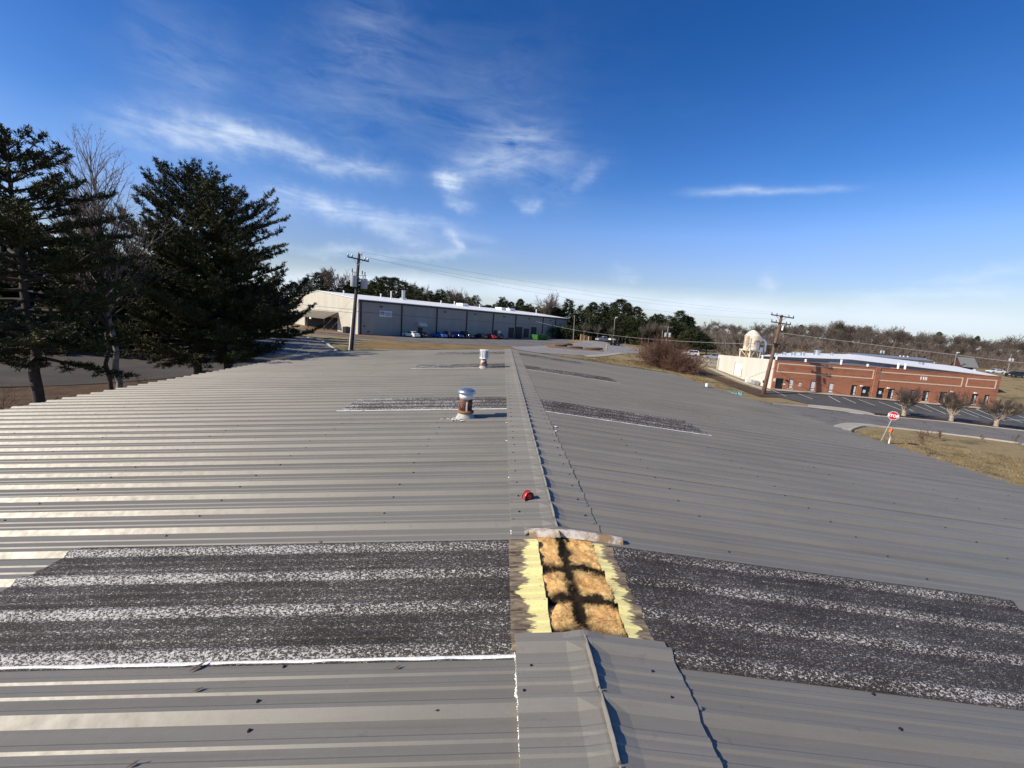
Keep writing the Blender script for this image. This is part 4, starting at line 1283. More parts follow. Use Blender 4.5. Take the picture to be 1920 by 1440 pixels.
# openings cut as real recesses: wall built of piers between openings
ops = [(0.56, 1.84, -2.05, -0.02, 'door'), (2.72, 3.5, -1.62, 0.03, 'w'), (6.3, 7.15, -1.80, -0.05, 'w'), (9.3, 10.16, -1.86, -0.14, 'w'), (13.05, 13.98, -2.0, -0.24, 'd'), (14.78, 16.2, -2.4, -0.28, 'door'),
       (17.4, 18.5, -2.4, -0.36, 'door'), (19.15, 20.2, -2.1, -0.38, 'd'), (22.7, 23.55, -2.0, -0.33, 'd'), (24.8, 25.9, -2.05, -0.32, 'd'), (27.6, 28.8, -2.15, -0.25, 'd'), (32.75, 33.7, -1.95, -0.26, 'd'), (34.8, 35.65, -1.95, -0.22, 'd')]
wm = MB()
x = 0.0
for (a, b_, z0, z1, k) in ops:
    wm.box(x, 0, -3.4, a, 0.3, BT)
    if k != 'door': wm.box(a, 0, -3.4, b_, 0.3, z0)
    else: wm.box(a, 0.0, -3.4, b_, 0.3, z0)
    wm.box(a, 0, z1, b_, 0.3, BT)
    x = b_
wm.box(x, 0, -3.4, BL, 0.3, BT)
wm.build('wall', M['brick'], Bb)['label'] = 'red brick front wall'
bx('pilaster', M['brick'], Bb, 16.45, -0.12, -3.4, 17.15, -0.002, BT)
for (a, b_, z0, z1, k) in ops:
    if k == 'door':
        d = MB().box(a, 0.10, z0, a + 0.07, 0.18, z1).box(b_ - 0.07, 0.10, z0, b_, 0.18, z1).box(a + 0.07, 0.10, z1 - 0.07, b_ - 0.07, 0.18, z1).build('door', M['dark_trim'], Bb)
        bx('pane', M['glass'], d, a + 0.07, 0.13, z0 + 0.02, b_ - 0.07, 0.15, z1 - 0.07)
        if a > 2: bx('notice', M['blind'], d, a + 0.35, 0.118, z0 + 1.0, a + 0.75, 0.128, z0 + 1.5)
        bx('handle', M['alu'], d, b_ - 0.16, 0.06, z0 + 0.85, b_ - 0.12, 0.10, z0 + 1.2)
    else:
        w = MB().box(a, 0.10, z0, a + 0.05, 0.18, z1).box(b_ - 0.05, 0.10, z0, b_, 0.18, z1).box(a + 0.05, 0.10, z1 - 0.05, b_ - 0.05, 0.18, z1).box(a + 0.05, 0.10, z0 + 0.42, b_ - 0.05, 0.18, z0 + 0.50).box(a + 0.05, 0.10, z0, b_ - 0.05, 0.18, z0 + 0.05).build('window', M['dark_trim'], Bb)
        bx('pane', M['glass'], w, a + 0.05, 0.13, z0 + 0.05, b_ - 0.05, 0.15, z1 - 0.05)
        if k == 'w': bx('blind', M['blind'], w, a + 0.16, 0.112, z0 + 0.1, b_ - 0.03, 0.128, z1 - 0.10)
        else: bx('blind', M['blind'], w, b_ - 0.38, 0.112, z0 + 0.1, b_ - 0.12, 0.128, z1 - 0.22)
        bx('sill', M['trim_cream'], w, a - 0.06, -0.08, z0 - 0.12, b_ + 0.06, 0.10, z0 - 0.003)
for (a, b_, z0, z1) in [(0.42, 16.25, 0.98, 2.52), (17.2, 30.75, 0.80, 2.34), (31.35, 36.2, 0.84, 2.34)]:
    t = 0.17
    MB().box(a, -0.035, z1 - t, b_, -0.001, z1).box(a, -0.035, z0, b_, -0.001, z0 + t).box(a, -0.034, z0 + t, a + t, -0.001, z1 - t).box(b_ - t, -0.034, z0 + t, b_, -0.001, z1 - t).build('panel_frame', M['trim_cream'], Bb)
nb = text_mesh('number', '110', 0.80, M['white_pvc'], Bb, (23.75, -0.03, 1.42), (R(90), 0, 0), 0.03, bold=0.02)
for (x, z) in [(2.25, -0.25), (14.55, -0.28), (18.95, -0.30), (29.3, -0.1), (33.1, -0.05)]:
    MB().box(x - 0.17, -0.22, z - 0.08, x + 0.17, -0.002, z + 0.1).build('wall_light', M['white_pvc'] if x > 3 else M['dark_trim'], Bb)
for (x, z, w, h, c) in [(0.28, -0.35, .36, .5, 0), (2.0, -0.95, .34, .22, 0), (4.6, -0.85, .42, .5, 1)]:
    s = bx('notice', M['white_pvc'], Bb, x - w / 2, -0.03, z - h / 2, x + w / 2, -0.001, z + h / 2)
    if c: bx('print', redp, s, x - 0.1, -0.04, z - 0.12, x + 0.08, -0.031, z + 0.08)
bx('parapet_cap', M['brick'], Bb, -0.03, -0.05, BT + 0.001, BL + 0.03, 0.34, BT + 0.07)
# white side wall, falling towards the back, with its doors
WL_ = 20.7
wv = [(0, 0.31, -3), (0, WL_, -2), (0, WL_, 2.22), (0, 0.31, 2.98)]
wv += [(a + 0.2, b, c) for a, b, c in wv]
MB().add(wv, [(0, 1, 2, 3)[::-1], (4, 5, 6, 7), (3, 2, 6, 7)[::-1], (1, 5, 6, 2)]).build('wall', M['clad_white'], Bb)['label'] = 'white side wall'
dd = bx('door', plain('white_side_door', (0.80, 0.79, 0.76), 0.5), Bb, -0.05, 10.3, -1.15, -0.001, 12.9, 1.15)
bx('frame', M['steel_grey'], dd, -0.06, 12.9, -1.15, -0.001, 13.1, 1.3)
bx('frame', M['steel_grey'], dd, -0.06, 10.1, -1.25, -0.001, 10.28, 0.35)
bx('downspout', M['steel_grey'], Bb, -0.12, 19.9, -1.0, -0.001, 20.1, 1.5)
bx('condenser', M['steel_grey'], Bb, -1.1, 3.2, -1.75, -0.3, 4.4, -1.1)
bx('condenser', M['white_pvc'], Bb, -1.2, 5.6, -1.7, -0.4, 6.3, -0.9)
for y in (1.2, 1.7, 2.2): bx('meter', M['dark_trim'], Bb, -0.2, y, -1.2, -0.001, y + 0.25, -0.8)
bx('wall', M['brick'], Bb, BL - 0.3, 0.31, -3.4, BL, WL_, 2.2)
V = [(0.21, 0.31, 2.55), (BL - 0.31, 0.31, 2.55), (BL - 0.31, WL_, 1.95), (0.21, WL_, 1.95)]
MB().add(V, [(0, 1, 2, 3)]).build('roof', M['white_roof'], Bb)
for (x, y, h) in [(1.1, 6, .55), (3.6, 6, .55), (8.8, 6, .35), (19.8, 6, .3), (13.6, 4, .75), (23.4, 4, .9), (24.6, 4, .9)]:
    zb = 2.55 - 0.6 * y / WL_
    MB().lathe([(0.14, 0), (0.14, h + .35), (0.17, h + .36), (0.17, h + .5)], (x, y, zb - 0.02), 10).build('vent_pipe', M['white_pvc'], Bb)

# gabled metal hall behind the office
H = empty('metal_hall', (57.0, 90.7, 0.0), math.atan2(-1.7, 51), 'grey ribbed metal hall with broad white gable roof behind the brick office', 'building')
HL, PKX = 51.0, 19.2
zl, zp, zr = 2.50, 3.20, 1.80
SKX = 0.82
hm = MB().prism([(0, -3), (HL, -3), (HL, zr), (PKX, zp), (0, zl)], 42, Matrix.Identity(4))
hm.v = [(a + SKX * b, b, c) for a, b, c in hm.v]
hm.build('wall', M['clad_grey'], H)
for (xa, za, xb, zb) in [(-0.4, zl - 0.01, PKX, zp), (PKX, zp, HL + 0.4, zr)]:
    V = [(xa, -0.5, za + 0.03), (xb, -0.5, zb + 0.03), (xb, 44, zb + 0.03), (xa, 44, za + 0.03)]
    V += [(a, b, c + 0.16) for a, b, c in V]
    V = [(a + SKX * b, b, c) for a, b, c in V]
    MB().add(V, [(0, 3, 2, 1), (4, 5, 6, 7), (0, 1, 5, 4), (1, 2, 6, 5), (2, 3, 7, 6), (3, 0, 4, 7)]).build('roof', M['white_roof'], H)
bx('panel', M['alu'], H, 14.5, -0.06, 0.2, 17.2, -0.001, 2.4)
bx('door', M['dark_door'], H, 19.0, -0.08, -2.4, 30.5, -0.001, 1.45)
for (x, y, r, h) in [(9.0, 22, .75, 1.5), (13.0, 22, .3, .9), (3.0, 8, .4, .9), (5.0, 9, .45, 1.0), (7.2, 9, .45, 1.1), (1.2, 7, .4, .6), (36.5, 16, .5, 0.8)]:
    zb = zl + (zp - zl) * x / PKX if x < PKX else zp + (zr - zp) * (x - PKX) / (HL - PKX)
    MB().lathe([(r, 0), (r, h * .7), (r * 1.15, h * .72), (r * 1.15, h * .95), (r * .6, h)], (x + SKX * y, y, zb + 0.05), 12).build('vent_pipe', M['galv'], H)

# dust collector tower
silo_w = plain('cream_white_enamel', (0.74, 0.66, 0.52), 0.45, 0, 0.1, 1.2)
Sx, Sy = 59.1, 99.2
S = empty('dust_collector', (Sx, Sy, -0.9), 0.25, 'cream cylindrical dust collector tower on legs with silver ducts beside the white wall', 'silo')
zo = 0.9
MB().lathe([(1.66, 3.55 + zo), (1.68, 6.55 + zo), (1.72, 6.6 + zo), (1.72, 6.75 + zo), (1.64, 6.8 + zo), (0.9, 7.75 + zo), (0.25, 8.15 + zo), (0.0, 8.18 + zo)], n=28).build('tank', silo_w, S, smooth='angle')
MB().lathe([(1.70, 5.05 + zo), (1.74, 5.08 + zo), (1.70, 5.11 + zo)], n=28, cap=False).lathe([(1.69, 4.35 + zo), (1.73, 4.38 + zo), (1.69, 4.41 + zo)], n=28, cap=False).build('band', silo_w, S)
MB().lathe([(0.18, 1.2 + zo), (0.28, 1.75 + zo), (0.72, 2.75 + zo), (0.72, 3.0 + zo)], n=18).build('hopper', plain('tan_hopper', (0.62, 0.50, 0.32), 0.5), S, smooth='angle')
for (x, y) in ((-1.45, -1.45), (1.45, -1.45), (1.45, 1.45), (-1.45, 1.45)):
    bx('leg', silo_w, S, x - 0.13, y - 0.13, -0.4, x + 0.13, y + 0.13, 3.25 + zo)
fm = MB()
for s in (-1.45, 1.45): fm.box(-1.75, s - 0.14, 3.25 + zo, 1.75, s + 0.14, 3.54 + zo)
for s in (-1.45, 1.45): fm.box(s - 0.139, -1.3, 3.25 + zo, s + 0.139, 1.3, 3.535 + zo)
fm.build('platform_frame', silo_w, S)
bm_ = MB()
for (a, b) in (((-1.4, -1.5, 1.2 + zo), (-0.3, -1.5, 3.2 + zo)), ((1.4, -1.5, 1.2 + zo), (0.3, -1.5, 3.2 + zo)), ((-1.4, -1.5, 3.2 + zo), (-0.5, -1.5, 1.2 + zo)), ((-1.5, -1.4, 1.2 + zo), (-1.5, 1.2, 3.2 + zo))):
    bm_.tube([a, b], 0.07, 5)
bm_.build('brace', silo_w, S)
lm = MB()
for x in (-2.25, -1.85): lm.tube([(x, -0.9, -0.3), (x, -0.9, 4.6 + zo)], 0.06, 5)
for k in range(18): lm.tube([(-2.25, -0.9, 0.2 + k * 0.3), (-1.85, -0.9, 0.2 + k * 0.3)], 0.035, 4)
lm.build('ladder', plain('yellow_steel', (0.55, 0.42, 0.16), 0.5), S)
cg = MB()
for k in range(7):
    z = 4.6 + zo + k * 0.35
    cg.tube([(-1.75, -1.2, z), (-2.4, -1.2, z), (-2.4, -0.2, z), (-1.75, -0.2, z)], 0.045, 4)
for (x, y) in ((-2.4, -1.2), (-2.4, -0.2), (-2.1, -1.2)): cg.tube([(x, y, 4.3 + zo), (x, y, 6.75 + zo)], 0.045, 4)
cg.build('ladder_cage', plain('rusty_yellow_cage', (0.36, 0.22, 0.10), 0.7), S)
M_or = plain('faded_orange_stencil', (0.62, 0.17, 0.07), 0.6)
arc = MB()
for k in range(6):
    a0, a1 = R(-112 + k * 9), R(-112 + (k + 1) * 9)
    arc.quad((1.70 * math.cos(a0), 1.70 * math.sin(a0), 5.52 + zo), (1.70 * math.cos(a1), 1.70 * math.sin(a1), 5.46 + zo), (1.70 * math.cos(a1), 1.70 * math.sin(a1), 5.75 + zo), (1.70 * math.cos(a0), 1.70 * math.sin(a0), 5.82 + zo))
arc.build('stencil', M_or, S)
hr = MB()
for z in (4.75, 5.15, 5.5): hr.tube([(1.78 * math.cos(R(a)), 1.78 * math.sin(R(a)), z + zo) for a in range(-118, -68, 8)], 0.03, 4)
for a in (-118, -95, -72): hr.tube([(1.78 * math.cos(R(a)), 1.78 * math.sin(R(a)), 4.75 + zo), (1.78 * math.cos(R(a)), 1.78 * math.sin(R(a)), 5.5 + zo)], 0.03, 4)
hr.build('railing', M['dark_trim'], S)
bx('side_box', silo_w, S, 1.45, -0.7, 5.4 + zo, 2.15, 0.5, 6.6 + zo)
du = MB().tube([(2.1, 0, 6.05 + zo), (2.9, 0, 6.15 + zo), (3.5, 0, 5.95 + zo), (3.95, 0, 5.3 + zo), (4.0, 0, 4.5 + zo), (3.95, 0, 0.6 + zo)], 0.36, 12)
du.build('duct', M['galv'], S, smooth=True)
MB().tube([(1.5, -0.4, 3.1 + zo), (2.0, -0.4, 3.2 + zo), (2.25, -0.4, 2.8 + zo), (2.2, -0.4, 0.3 + zo)], 0.2, 10).build('duct', M['galv'], S, smooth=True)
MB().tube([(2.2, -0.3, 3.4 + zo), (2.9, -0.3, 3.35 + zo), (3.2, -0.3, 2.9 + zo), (3.3, -0.3, 0.6 + zo)], 0.22, 10).build('duct', M['galv'], S, smooth=True)
bx('fan_housing', M['galv'], S, 1.7, -0.9, 3.3 + zo, 2.7, 0.3, 4.2 + zo)

# more buildings behind, right
D = empty('roofed_hall', (119.0, 137.5, 0.0), math.atan2(-0.6, 24), 'dark grey roofed hall with cream end wall behind the white roof', 'building')
MB().prism([(0, -2), (9, -2), (9, 3.0), (4.5, 3.5), (0, 3.0)], 24, Matrix.Rotation(R(-90), 4, 'Z') @ Matrix.Translation((-9, 0, 0))).build('wall', M['clad'], D)
for s in (0, 1):
    V = [(-0.4, -0.4, 2.98), (24.6, -0.4, 2.98), (24.6, 4.5, 3.62), (-0.4, 4.5, 3.62)] if s == 0 else [(24.6, 9.4, 2.98), (-0.4, 9.4, 2.98), (-0.4, 4.5, 3.62), (24.6, 4.5, 3.62)]
    V += [(a, b, c + 0.1) for a, b, c in V]
    MB().add(V, [(3, 2, 1, 0), (4, 5, 6, 7), (0, 1, 5, 4), (1, 2, 6, 5), (3, 0, 4, 7)]).build('roof', M['clad_grey'], D)
bx('door', M['shade_in'], D, 24.0, 0.6, -1.5, 24.06, 8.4, 2.7)  # dark sheet for the open end, its inner shade put into the colour
for x in (17, 18.2, 19.6): MB().lathe([(0.2, 0), (0.2, 0.5)], (x, 4.2, 3.5), 8).build('vent_pipe', M['white_pvc'], D)
bx('pink_gable', plain('pale_pink_gable', (0.52, 0.34, 0.27), 0.8), D, 25.4, 7.0, 1.0, 29.0, 10.0, 3.6)
bx('post', M['white_pvc'], D, 25.9, 1.0, -1, 26.1, 1.2, 2.6)
Bn = empty('barn', (161.5, 144.0, 0.6), R(-18), 'dark red barn with steep grey roof past the grey hall', 'barn')
barn_red = plain('dark_red_boards', (0.085, 0.028, 0.026), 0.8)
MB().prism([(0, -1), (5.0, -1), (5.0, 1.5), (2.5, 4.0), (0, 1.5)], 4.0, Matrix.Rotation(R(90), 4, 'Z') @ Matrix.Translation((0, -4.0, 0))).build('wall', barn_red, Bn)
for s in (0, 1):
    V = [(-0.4, -0.6, 0.95), (4.4, -0.6, 0.95), (4.4, 2.5, 4.15), (-0.4, 2.5, 4.15)] if s == 0 else [(4.4, 5.6, 0.95), (-0.4, 5.6, 0.95), (-0.4, 2.5, 4.15), (4.4, 2.5, 4.15)]
    MB().add(V + [(a, b, c + 0.15) for a, b, c in V], [(3, 2, 1, 0), (4, 5, 6, 7), (0, 1, 5, 4), (1, 2, 6, 5), (3, 0, 4, 7)]).build('roof', plain('grey_shingle', (0.16, 0.165, 0.16), 0.8), Bn)
bx('door', M['white_pvc'], Bn, 3.2, -0.08, -0.9, 4.0, -0.001, 1.1)

# ------------------------------------------------------------------ signs and posts at the kerb
p = empty('stop_sign', (32.62, 34.05, tz(32.62, 34.05)), 0, 'red octagonal STOP sign on a thin grey post at the kerb corner', 'stop sign')
hz = 0.79 - p.location.z
look = Vector((-33.3, -34.5)).normalized()
ang = math.atan2(look.y, look.x) + R(90) + R(-4)
lean = Matrix.Rotation(R(-11), 4, Vector((look.x, look.y, 0)))
pm = MB().box(-0.03, 0.0, -0.3, 0.03, 0.04, hz + 0.35, 0, lean @ Matrix.Rotation(ang, 4, 'Z')).build('post', M['steel_grey'], p)
face_m = Matrix.Translation(lean @ Vector((0, 0, hz))) @ Matrix.Rotation(R(-2), 4, Vector((look.x, look.y, 0))) @ Matrix.Rotation(ang, 4, 'Z')
def octa(r, y0, y1, mat, nm):
    pr = [(r * math.cos(R(22.5 + 45 * k)), r * math.sin(R(22.5 + 45 * k))) for k in range(8)]
    m = MB().prism(pr, y1 - y0, face_m @ Matrix.Translation((0, y0, 0)))
    return m.build(nm, mat, p)
octa(0.37, -0.006, -0.002, M['white_pvc'], 'sign_border')
face = octa(0.345, -0.010, -0.0065, plain('stop_red', (0.42, 0.012, 0.022), 0.4), 'sign_face')
t = text_mesh('lettering', 'STOP', 0.32, M['white_pvc'], face, (0, 0, 0), (0, 0, 0), 0.002, 'CENTER', 0.92, 0.012)
t.matrix_local = face_m @ Matrix.Translation((0, -0.014, -0.115)) @ Matrix.Rotation(R(90), 4, 'X') @ Matrix.Diagonal((0.92, 1, 1, 1))

x, y = 33.55, 34.2
p = empty('marker_post', (x, y, tz(x, y)), R(-45), 'white utility marker post with orange top on the grass by the STOP sign', 'marker post')
lean2 = Matrix.Rotation(R(-1), 4, 'Y')
MB().lathe([(0.055, -0.1), (0.055, 0.86), (0.0, 0.87)], M=lean2, n=10).build('post', M['white_pvc'], p)
org = plain('orange_plastic', (0.80, 0.19, 0.05), 0.5)
MB().lathe([(0.058, 0.86), (0.06, 1.25), (0.045, 1.42), (0.0, 1.44)], M=lean2, n=10).build('cap', org, p)
MB().box(-0.15, -0.03, 1.02, 0.15, 0.03, 1.22, 0, lean2).build('flag', org, p)

x, y = 13.15, 23.4
p = empty('street_sign', (x, y, tz(x, y)), 0, 'green street name blade just showing above the right eave', 'street sign')
c0, c1 = at(1363.5, 735.0, 24.0), at(1392.5, 739.6, 24.0)
cm = (c0 + c1) / 2
dxy = Vector((c1.x - c0.x, c1.y - c0.y, 0))
an = math.atan2(dxy.y, dxy.x)
p.location = (cm.x, cm.y, tz(cm.x, cm.y))
hz = cm.z - p.location.z
Mb = Matrix.Rotation(an, 4, 'Z')
teal = plain('sign_teal_green', (0.02, 0.27, 0.19), 0.35)
MB().tube([(0, 0.03, -0.3), (0, 0.03, hz - 0.1)], 0.03, 8).build('post', M['steel_grey'], p)
L = dxy.length / 2
b = MB().box(-L, -0.006, hz - 0.115, L, 0.006, hz + 0.115, 0, Mb).build('blade', teal, p)
MB().box(-L + .015, -0.008, hz - 0.105, L - .015, -0.0062, hz - 0.095, 0, Mb).box(-L + .015, -0.008, hz + 0.095, L - .015, -0.0062, hz + 0.105, 0, Mb).build('border', M['white_pvc'], b)
t = text_mesh('lettering', 'Harper Rd', 0.215, M['white_pvc'], b, (0, 0, 0), (0, 0, 0), 0.001, 'CENTER', 1.0, 0.006)
t.matrix_local = Mb @ Matrix.Translation((-0.02, -0.009, hz - 0.072)) @ Matrix.Rotation(R(90), 4, 'X') @ Matrix.Diagonal((0.86, 1, 1, 1))
MB().box(-0.04, -0.012, hz - 0.17, 0.04, 0.012, hz - 0.117, 0, Mb).build('bracket', M['alu'], p)

# ------------------------------------------------------------------ utility poles and lines
M['pole_dark'] = plain('dark_creosote_wood', (0.050, 0.038, 0.030), 0.85, 0, 0.35, 2.0, bmp=0.5, bscale=14)
M['pole_brown'] = plain('brown_weathered_wood', (0.155, 0.085, 0.055), 0.85, 0, 0.3, 2.0, bmp=0.5, bscale=14)
M['pole_grey'] = plain('grey_weathered_wood', (0.20, 0.175, 0.15), 0.9, 0, 0.25, 2.0)
M['xfmr'] = plain('transformer_grey', (0.50, 0.52, 0.53), 0.45, 0.1, 0.1, 4)
M['wire'] = plain('wire_dark', (0.05, 0.05, 0.052), 0.5)
M['wire_grey'] = plain('wire_aluminium', (0.35, 0.35, 0.34), 0.5, 0.3)
M['porc'] = plain('brown_porcelain', (0.10, 0.055, 0.05), 0.3)
def insulator(m, c, h=0.22, r=0.07, mi=0):
    m.lathe([(r * 0.4, 0), (r, h * 0.3), (r * 0.6, h * 0.45), (r, h * 0.6), (r * 0.5, h)], c, 8, mi)

# nearer pole beyond the roof end
b0, t0 = at(659, 655, 40.0), at(673.5, 476, 40.8)
gz = tz(b0.x, b0.y)
axis = (t0 - b0).normalized()
base = b0 + axis * ((gz - b0.z) / axis.z)
P1 = empty('utility_pole', base, 0, 'tall dark utility pole with two grey transformers in front of the grey warehouse', 'utility pole')
Lp = (t0 - base).length
ax = axis
pm = MB().tube([ax * -0.3, ax * Lp * 0.5, ax * Lp], [0.19, 0.16, 0.125], 12).build('pole', M['pole_dark'], P1, smooth=True)
ca = Vector((0.92, 0.25, -0.12)).normalized()
cc = ax * (Lp - 0.55)
def arm(m, c, d, half, w=0.07):
    a = d * half
    m.tube([c - a, c + a], w, 4)
m = MB(); arm(m, cc + Vector((0, -0.16, 0)), ca, 0.98, 0.085)
crs = m.build('crossarm', M['pole_dark'], P1)
for k in (-0.92, -0.55, 0.62, 0.92):
    m = MB(); insulator(m, cc + ca * k + Vector((0, -0.16, 0.06)), 0.26); m.build('insulator', M['porc'], crs)
for dx_ in (-0.05, 0.25):
    m = MB(); insulator(m, ax * (Lp - 0.06) + Vector((dx_, -0.02, -0.02 if dx_ < 0 else -0.1)), 0.3, 0.06); m.build('insulator', M['porc'], P1)
m = MB()
for s in (-0.5, 0.5): m.tube([cc + ca * s + Vector((0, -0.2, 0)), ax * (Lp - 1.15) + Vector((0, -0.17, 0))], 0.025, 4)
m.build('arm_brace', M['steel_grey'], P1)
def transformer(parent, c, r=0.26, h=0.85, n=14):
    t = MB().lathe([(r * .9, 0), (r, 0.05), (r, h), (r * 1.06, h + 0.01), (r * 1.06, h + 0.06), (r * .4, h + 0.12)], c, n).build('transformer', M['xfmr'], parent, smooth='angle')
    for dx_ in (-0.1, 0.1):
        m = MB(); insulator(m, (c[0] + dx_, c[1], c[2] + h + 0.1), 0.28, 0.055); m.build('bushing', M['porc'], t)
    return t
tz1 = ax * (Lp * 0.715)
transformer(P1, tz1 + Vector((-0.14, -0.42, -0.15)), 0.30, 0.95)
transformer(P1, tz1 + Vector((0.66, 0.10, -0.25)), 0.31, 0.85)
m = MB()
m.tube([tz1 + Vector((0.3, -0.3, 0.9)), tz1 + Vector((0.9, 0, 1.0))], 0.03, 4)
m.tube([tz1 + Vector((-0.4, -0.3, 1.2)), tz1 + Vector((0, 0, 1.25))], 0.03, 4)
for q in ((0.55, 1.15), (0.8, 1.05), (-0.4, 1.3)): m.lathe([(0.05, 0), (0.05, 0.35)], tz1 + Vector((q[0], -0.1, q[1] - 0.1)), 6)
m.build('fuse_cutout', M['porc'], P1)
MB().tube([ax * 0.0 + Vector((0.22, -0.04, 0)), ax * (Lp * 0.52) + Vector((0.20, -0.04, 0)), ax * (Lp * 0.6) + Vector((0.30, -0.06, 0))], 0.04, 6).build('conduit', M['xfmr'], P1)
MB().tube([ax * -0.2 + Vector((-0.215, -0.02, 0)), ax * (Lp * 0.45) + Vector((-0.175, -0.02, 0))], 0.06, 6).build('conduit', M['white_pvc'], P1)

# leaning pole by the car park
b0, t0 = at(1430, 742, 64.0), at(1466, 591, 64.6)
axis = (t0 - b0).normalized()
gz = tz(b0.x, b0.y)
base = b0 + axis * ((gz - b0.z) / axis.z)
P2 = empty('utility_pole', base, 0, 'leaning brown utility pole with two crossarms in front of the brick office', 'utility pole')
Lp2 = (t0 - base).length
ax2 = axis
MB().tube([ax2 * -0.4, ax2 * Lp2 * 0.5, ax2 * Lp2], [0.30, 0.25, 0.19], 12).build('pole', M['pole_brown'], P2, smooth=True)
ca2 = Vector((0.98, -0.1, -0.09)).normalized()
for dzz, hw in ((0.2, 1.7), (1.28, 1.45)):
    c = ax2 * (Lp2 - dzz) + Vector((0, -0.22, 0))
    m = MB(); arm(m, c, ca2, hw, 0.11)
    cr = m.build('crossarm', M['pole_dark'], P2)
    for k in (-0.95, -0.5, 0.55, 0.95):
        m = MB(); insulator(m, c + ca2 * hw * k + Vector((0, 0, 0.07)), 0.3, 0.08); m.build('insulator', M['porc'], cr)
m = MB()
for s in (-0.8, 0.8): m.tube([ax2 * (Lp2 - 0.2) + ca2 * s, ax2 * (Lp2 - 1.0)], 0.03, 4)
m.build('arm_brace', M['steel_grey'], P2)
MB().tube([ax2 * (Lp2 - 2.4) + Vector((0.38, -0.3, 0)), ax2 * (Lp2 - 1.7) + Vector((0.40, -0.3, 0))], 0.13, 8).build('lightning_arrester', M['white_pvc'], P2)
MB().tube([ax2 * (Lp2 * 0.63) + Vector((-0.55, -0.3, 0.1)), ax2 * (Lp2 * 0.63) + Vector((0.6, -0.3, 0.05))], 0.09, 6).cbox(ax2 * (Lp2 * 0.62) + Vector((0.0, -0.33, -0.1)), (0.5, 0.3, 0.5)).build('cable_splice', M['black'], P2)

def wire(name, pts_a, pts_b, sag, label, r=0.014, mat='wire', n=18):
    a, b = Vector(pts_a), Vector(pts_b)
    P = []
    for i in range(n + 1):
        t = i / n
        q = a.lerp(b, t)
        q.z -= sag * 4 * t * (1 - t)
        P.append(q)
    o = MB().tube(P, r, 4).build(name, M[mat], None)
    return tag(o, label, 'power line', 'overhead lines between the poles')
W1 = lambda v: P1.location + v
W2 = lambda v: P2.location + v
top1 = lambda k: W1(cc + ca * k + Vector((0, -0.16, 0.33)))
top2 = lambda k: W2(ax2 * (Lp2 - 0.2) + ca2 * 1.7 * k + Vector((0, -0.22, 0.38)))
wire('power_line', W1(ax * Lp + Vector((0.2, 0, 0.2))), top2(-0.95), 0.7, 'topmost wire crossing the sky between the two big utility poles', 0.008)
wire('power_line', top1(0.92), top2(0.55), 0.9, 'second wire crossing the sky from crossarm to crossarm', 0.008)
wire('power_line', top1(0.62), W2(ax2 * (Lp2 - 1.28) + ca2 * -1.4 + Vector((0, -0.2, 0.38))), 1.2, 'lowest of the sky wires, ending on the lower crossarm of the leaning pole', 0.009)
wire('power_line', W1(ax * Lp * 0.485), A.matrix_basis @ Vector((84, -1.0, 3.2)) if False else Vector((46, 150, 8.0)), 1.0, 'dark service wire running along the front of the grey warehouse', 0.03)
wire('power_line', W1(ax * Lp * 0.47), Vector((-60, 52, 8.8)), 0.6, 'service wire leading from the dark pole left past the cream gable', 0.02)
wire('power_line', W1(ax * Lp * 0.50), Vector((-62, 50, 9.6)), 0.7, 'upper service wire leading left from the dark pole behind the pines', 0.02)
g1 = (-20.5, 41.5, tz(-20.5, 41.5)); g2 = (-19.3, 41.2, tz(-19.3, 41.2))
wire('guy_wire', W1(ax * Lp * 0.62), g1, 0.0, 'outer guy wire slanting down left from the dark utility pole', 0.007, 'wire_grey', 2)
wire('guy_wire', W1(ax * Lp * 0.56), g2, 0.0, 'inner guy wire slanting down left from the dark utility pole', 0.007, 'wire_grey', 2)
wire('power_line', W2(ax2 * Lp2 * 0.78), (120, 28, 3.2), 0.5, 'pale cable falling right from the leaning pole across the brick front', 0.035, 'wire_grey')
wire('power_line', W2(ax2 * Lp2 * 0.63), (10, 130, 6.5), 1.5, 'communication cable going back left from the leaning pole', 0.03, 'wire_grey')

def far_pole(px, py, ptx, pty, Z, label, mat='pole_grey', xf=2, armw=1.1, lamp=False):
    b0, t0 = at(px, py, Z), at(ptx, pty, Z)
    ax = (t0 - b0).normalized()
    g = tz(b0.x, b0.y)
    base = b0 + ax * ((min(g, b0.z) - b0.z) / ax.z)
    p = empty('utility_pole', base, 0, label, 'utility pole')
    L = (t0 - base).length
    MB().tube([ax * -0.3, ax * L], [0.2, 0.13], 8).build('pole', M[mat], p)
    if armw:
        m = MB(); arm(m, ax * (L - 0.3), Vector((1, 0, -0.05)).normalized(), armw, 0.09)
        cr = m.build('crossarm', M[mat], p)
        for k in (-0.9, -0.45, 0.45, 0.9):
            m = MB(); insulator(m, ax * (L - 0.3) + Vector((k * armw, 0, 0.05)), 0.3, 0.1); m.build('insulator', M['porc'], cr)
    for k in range(xf):
        transformer(p, ax * (L * 0.64) + Vector(((-0.5, 0.55)[k], -0.35, 0)), 0.36, 1.0, 8)
    if lamp:
        MB().tube([ax * (L - 0.2), ax * L + Vector((0.5, 0, 0.4))], 0.07, 5).cbox(ax * L + Vector((0.5, 0, 0.42)), (0.8, 0.4, 0.22)).build('lamp_head', M['white_pvc'], p)
    return p
far_pole(1246, 662, 1253.5, 611, 110, 'distant grey pole with two transformers behind the reddish brush', xf=2, armw=1.15)
far_pole(1474.5, 668, 1477, 647, 170, 'small far pole with paired transformers just right of the leaning pole', xf=2, armw=1.0)
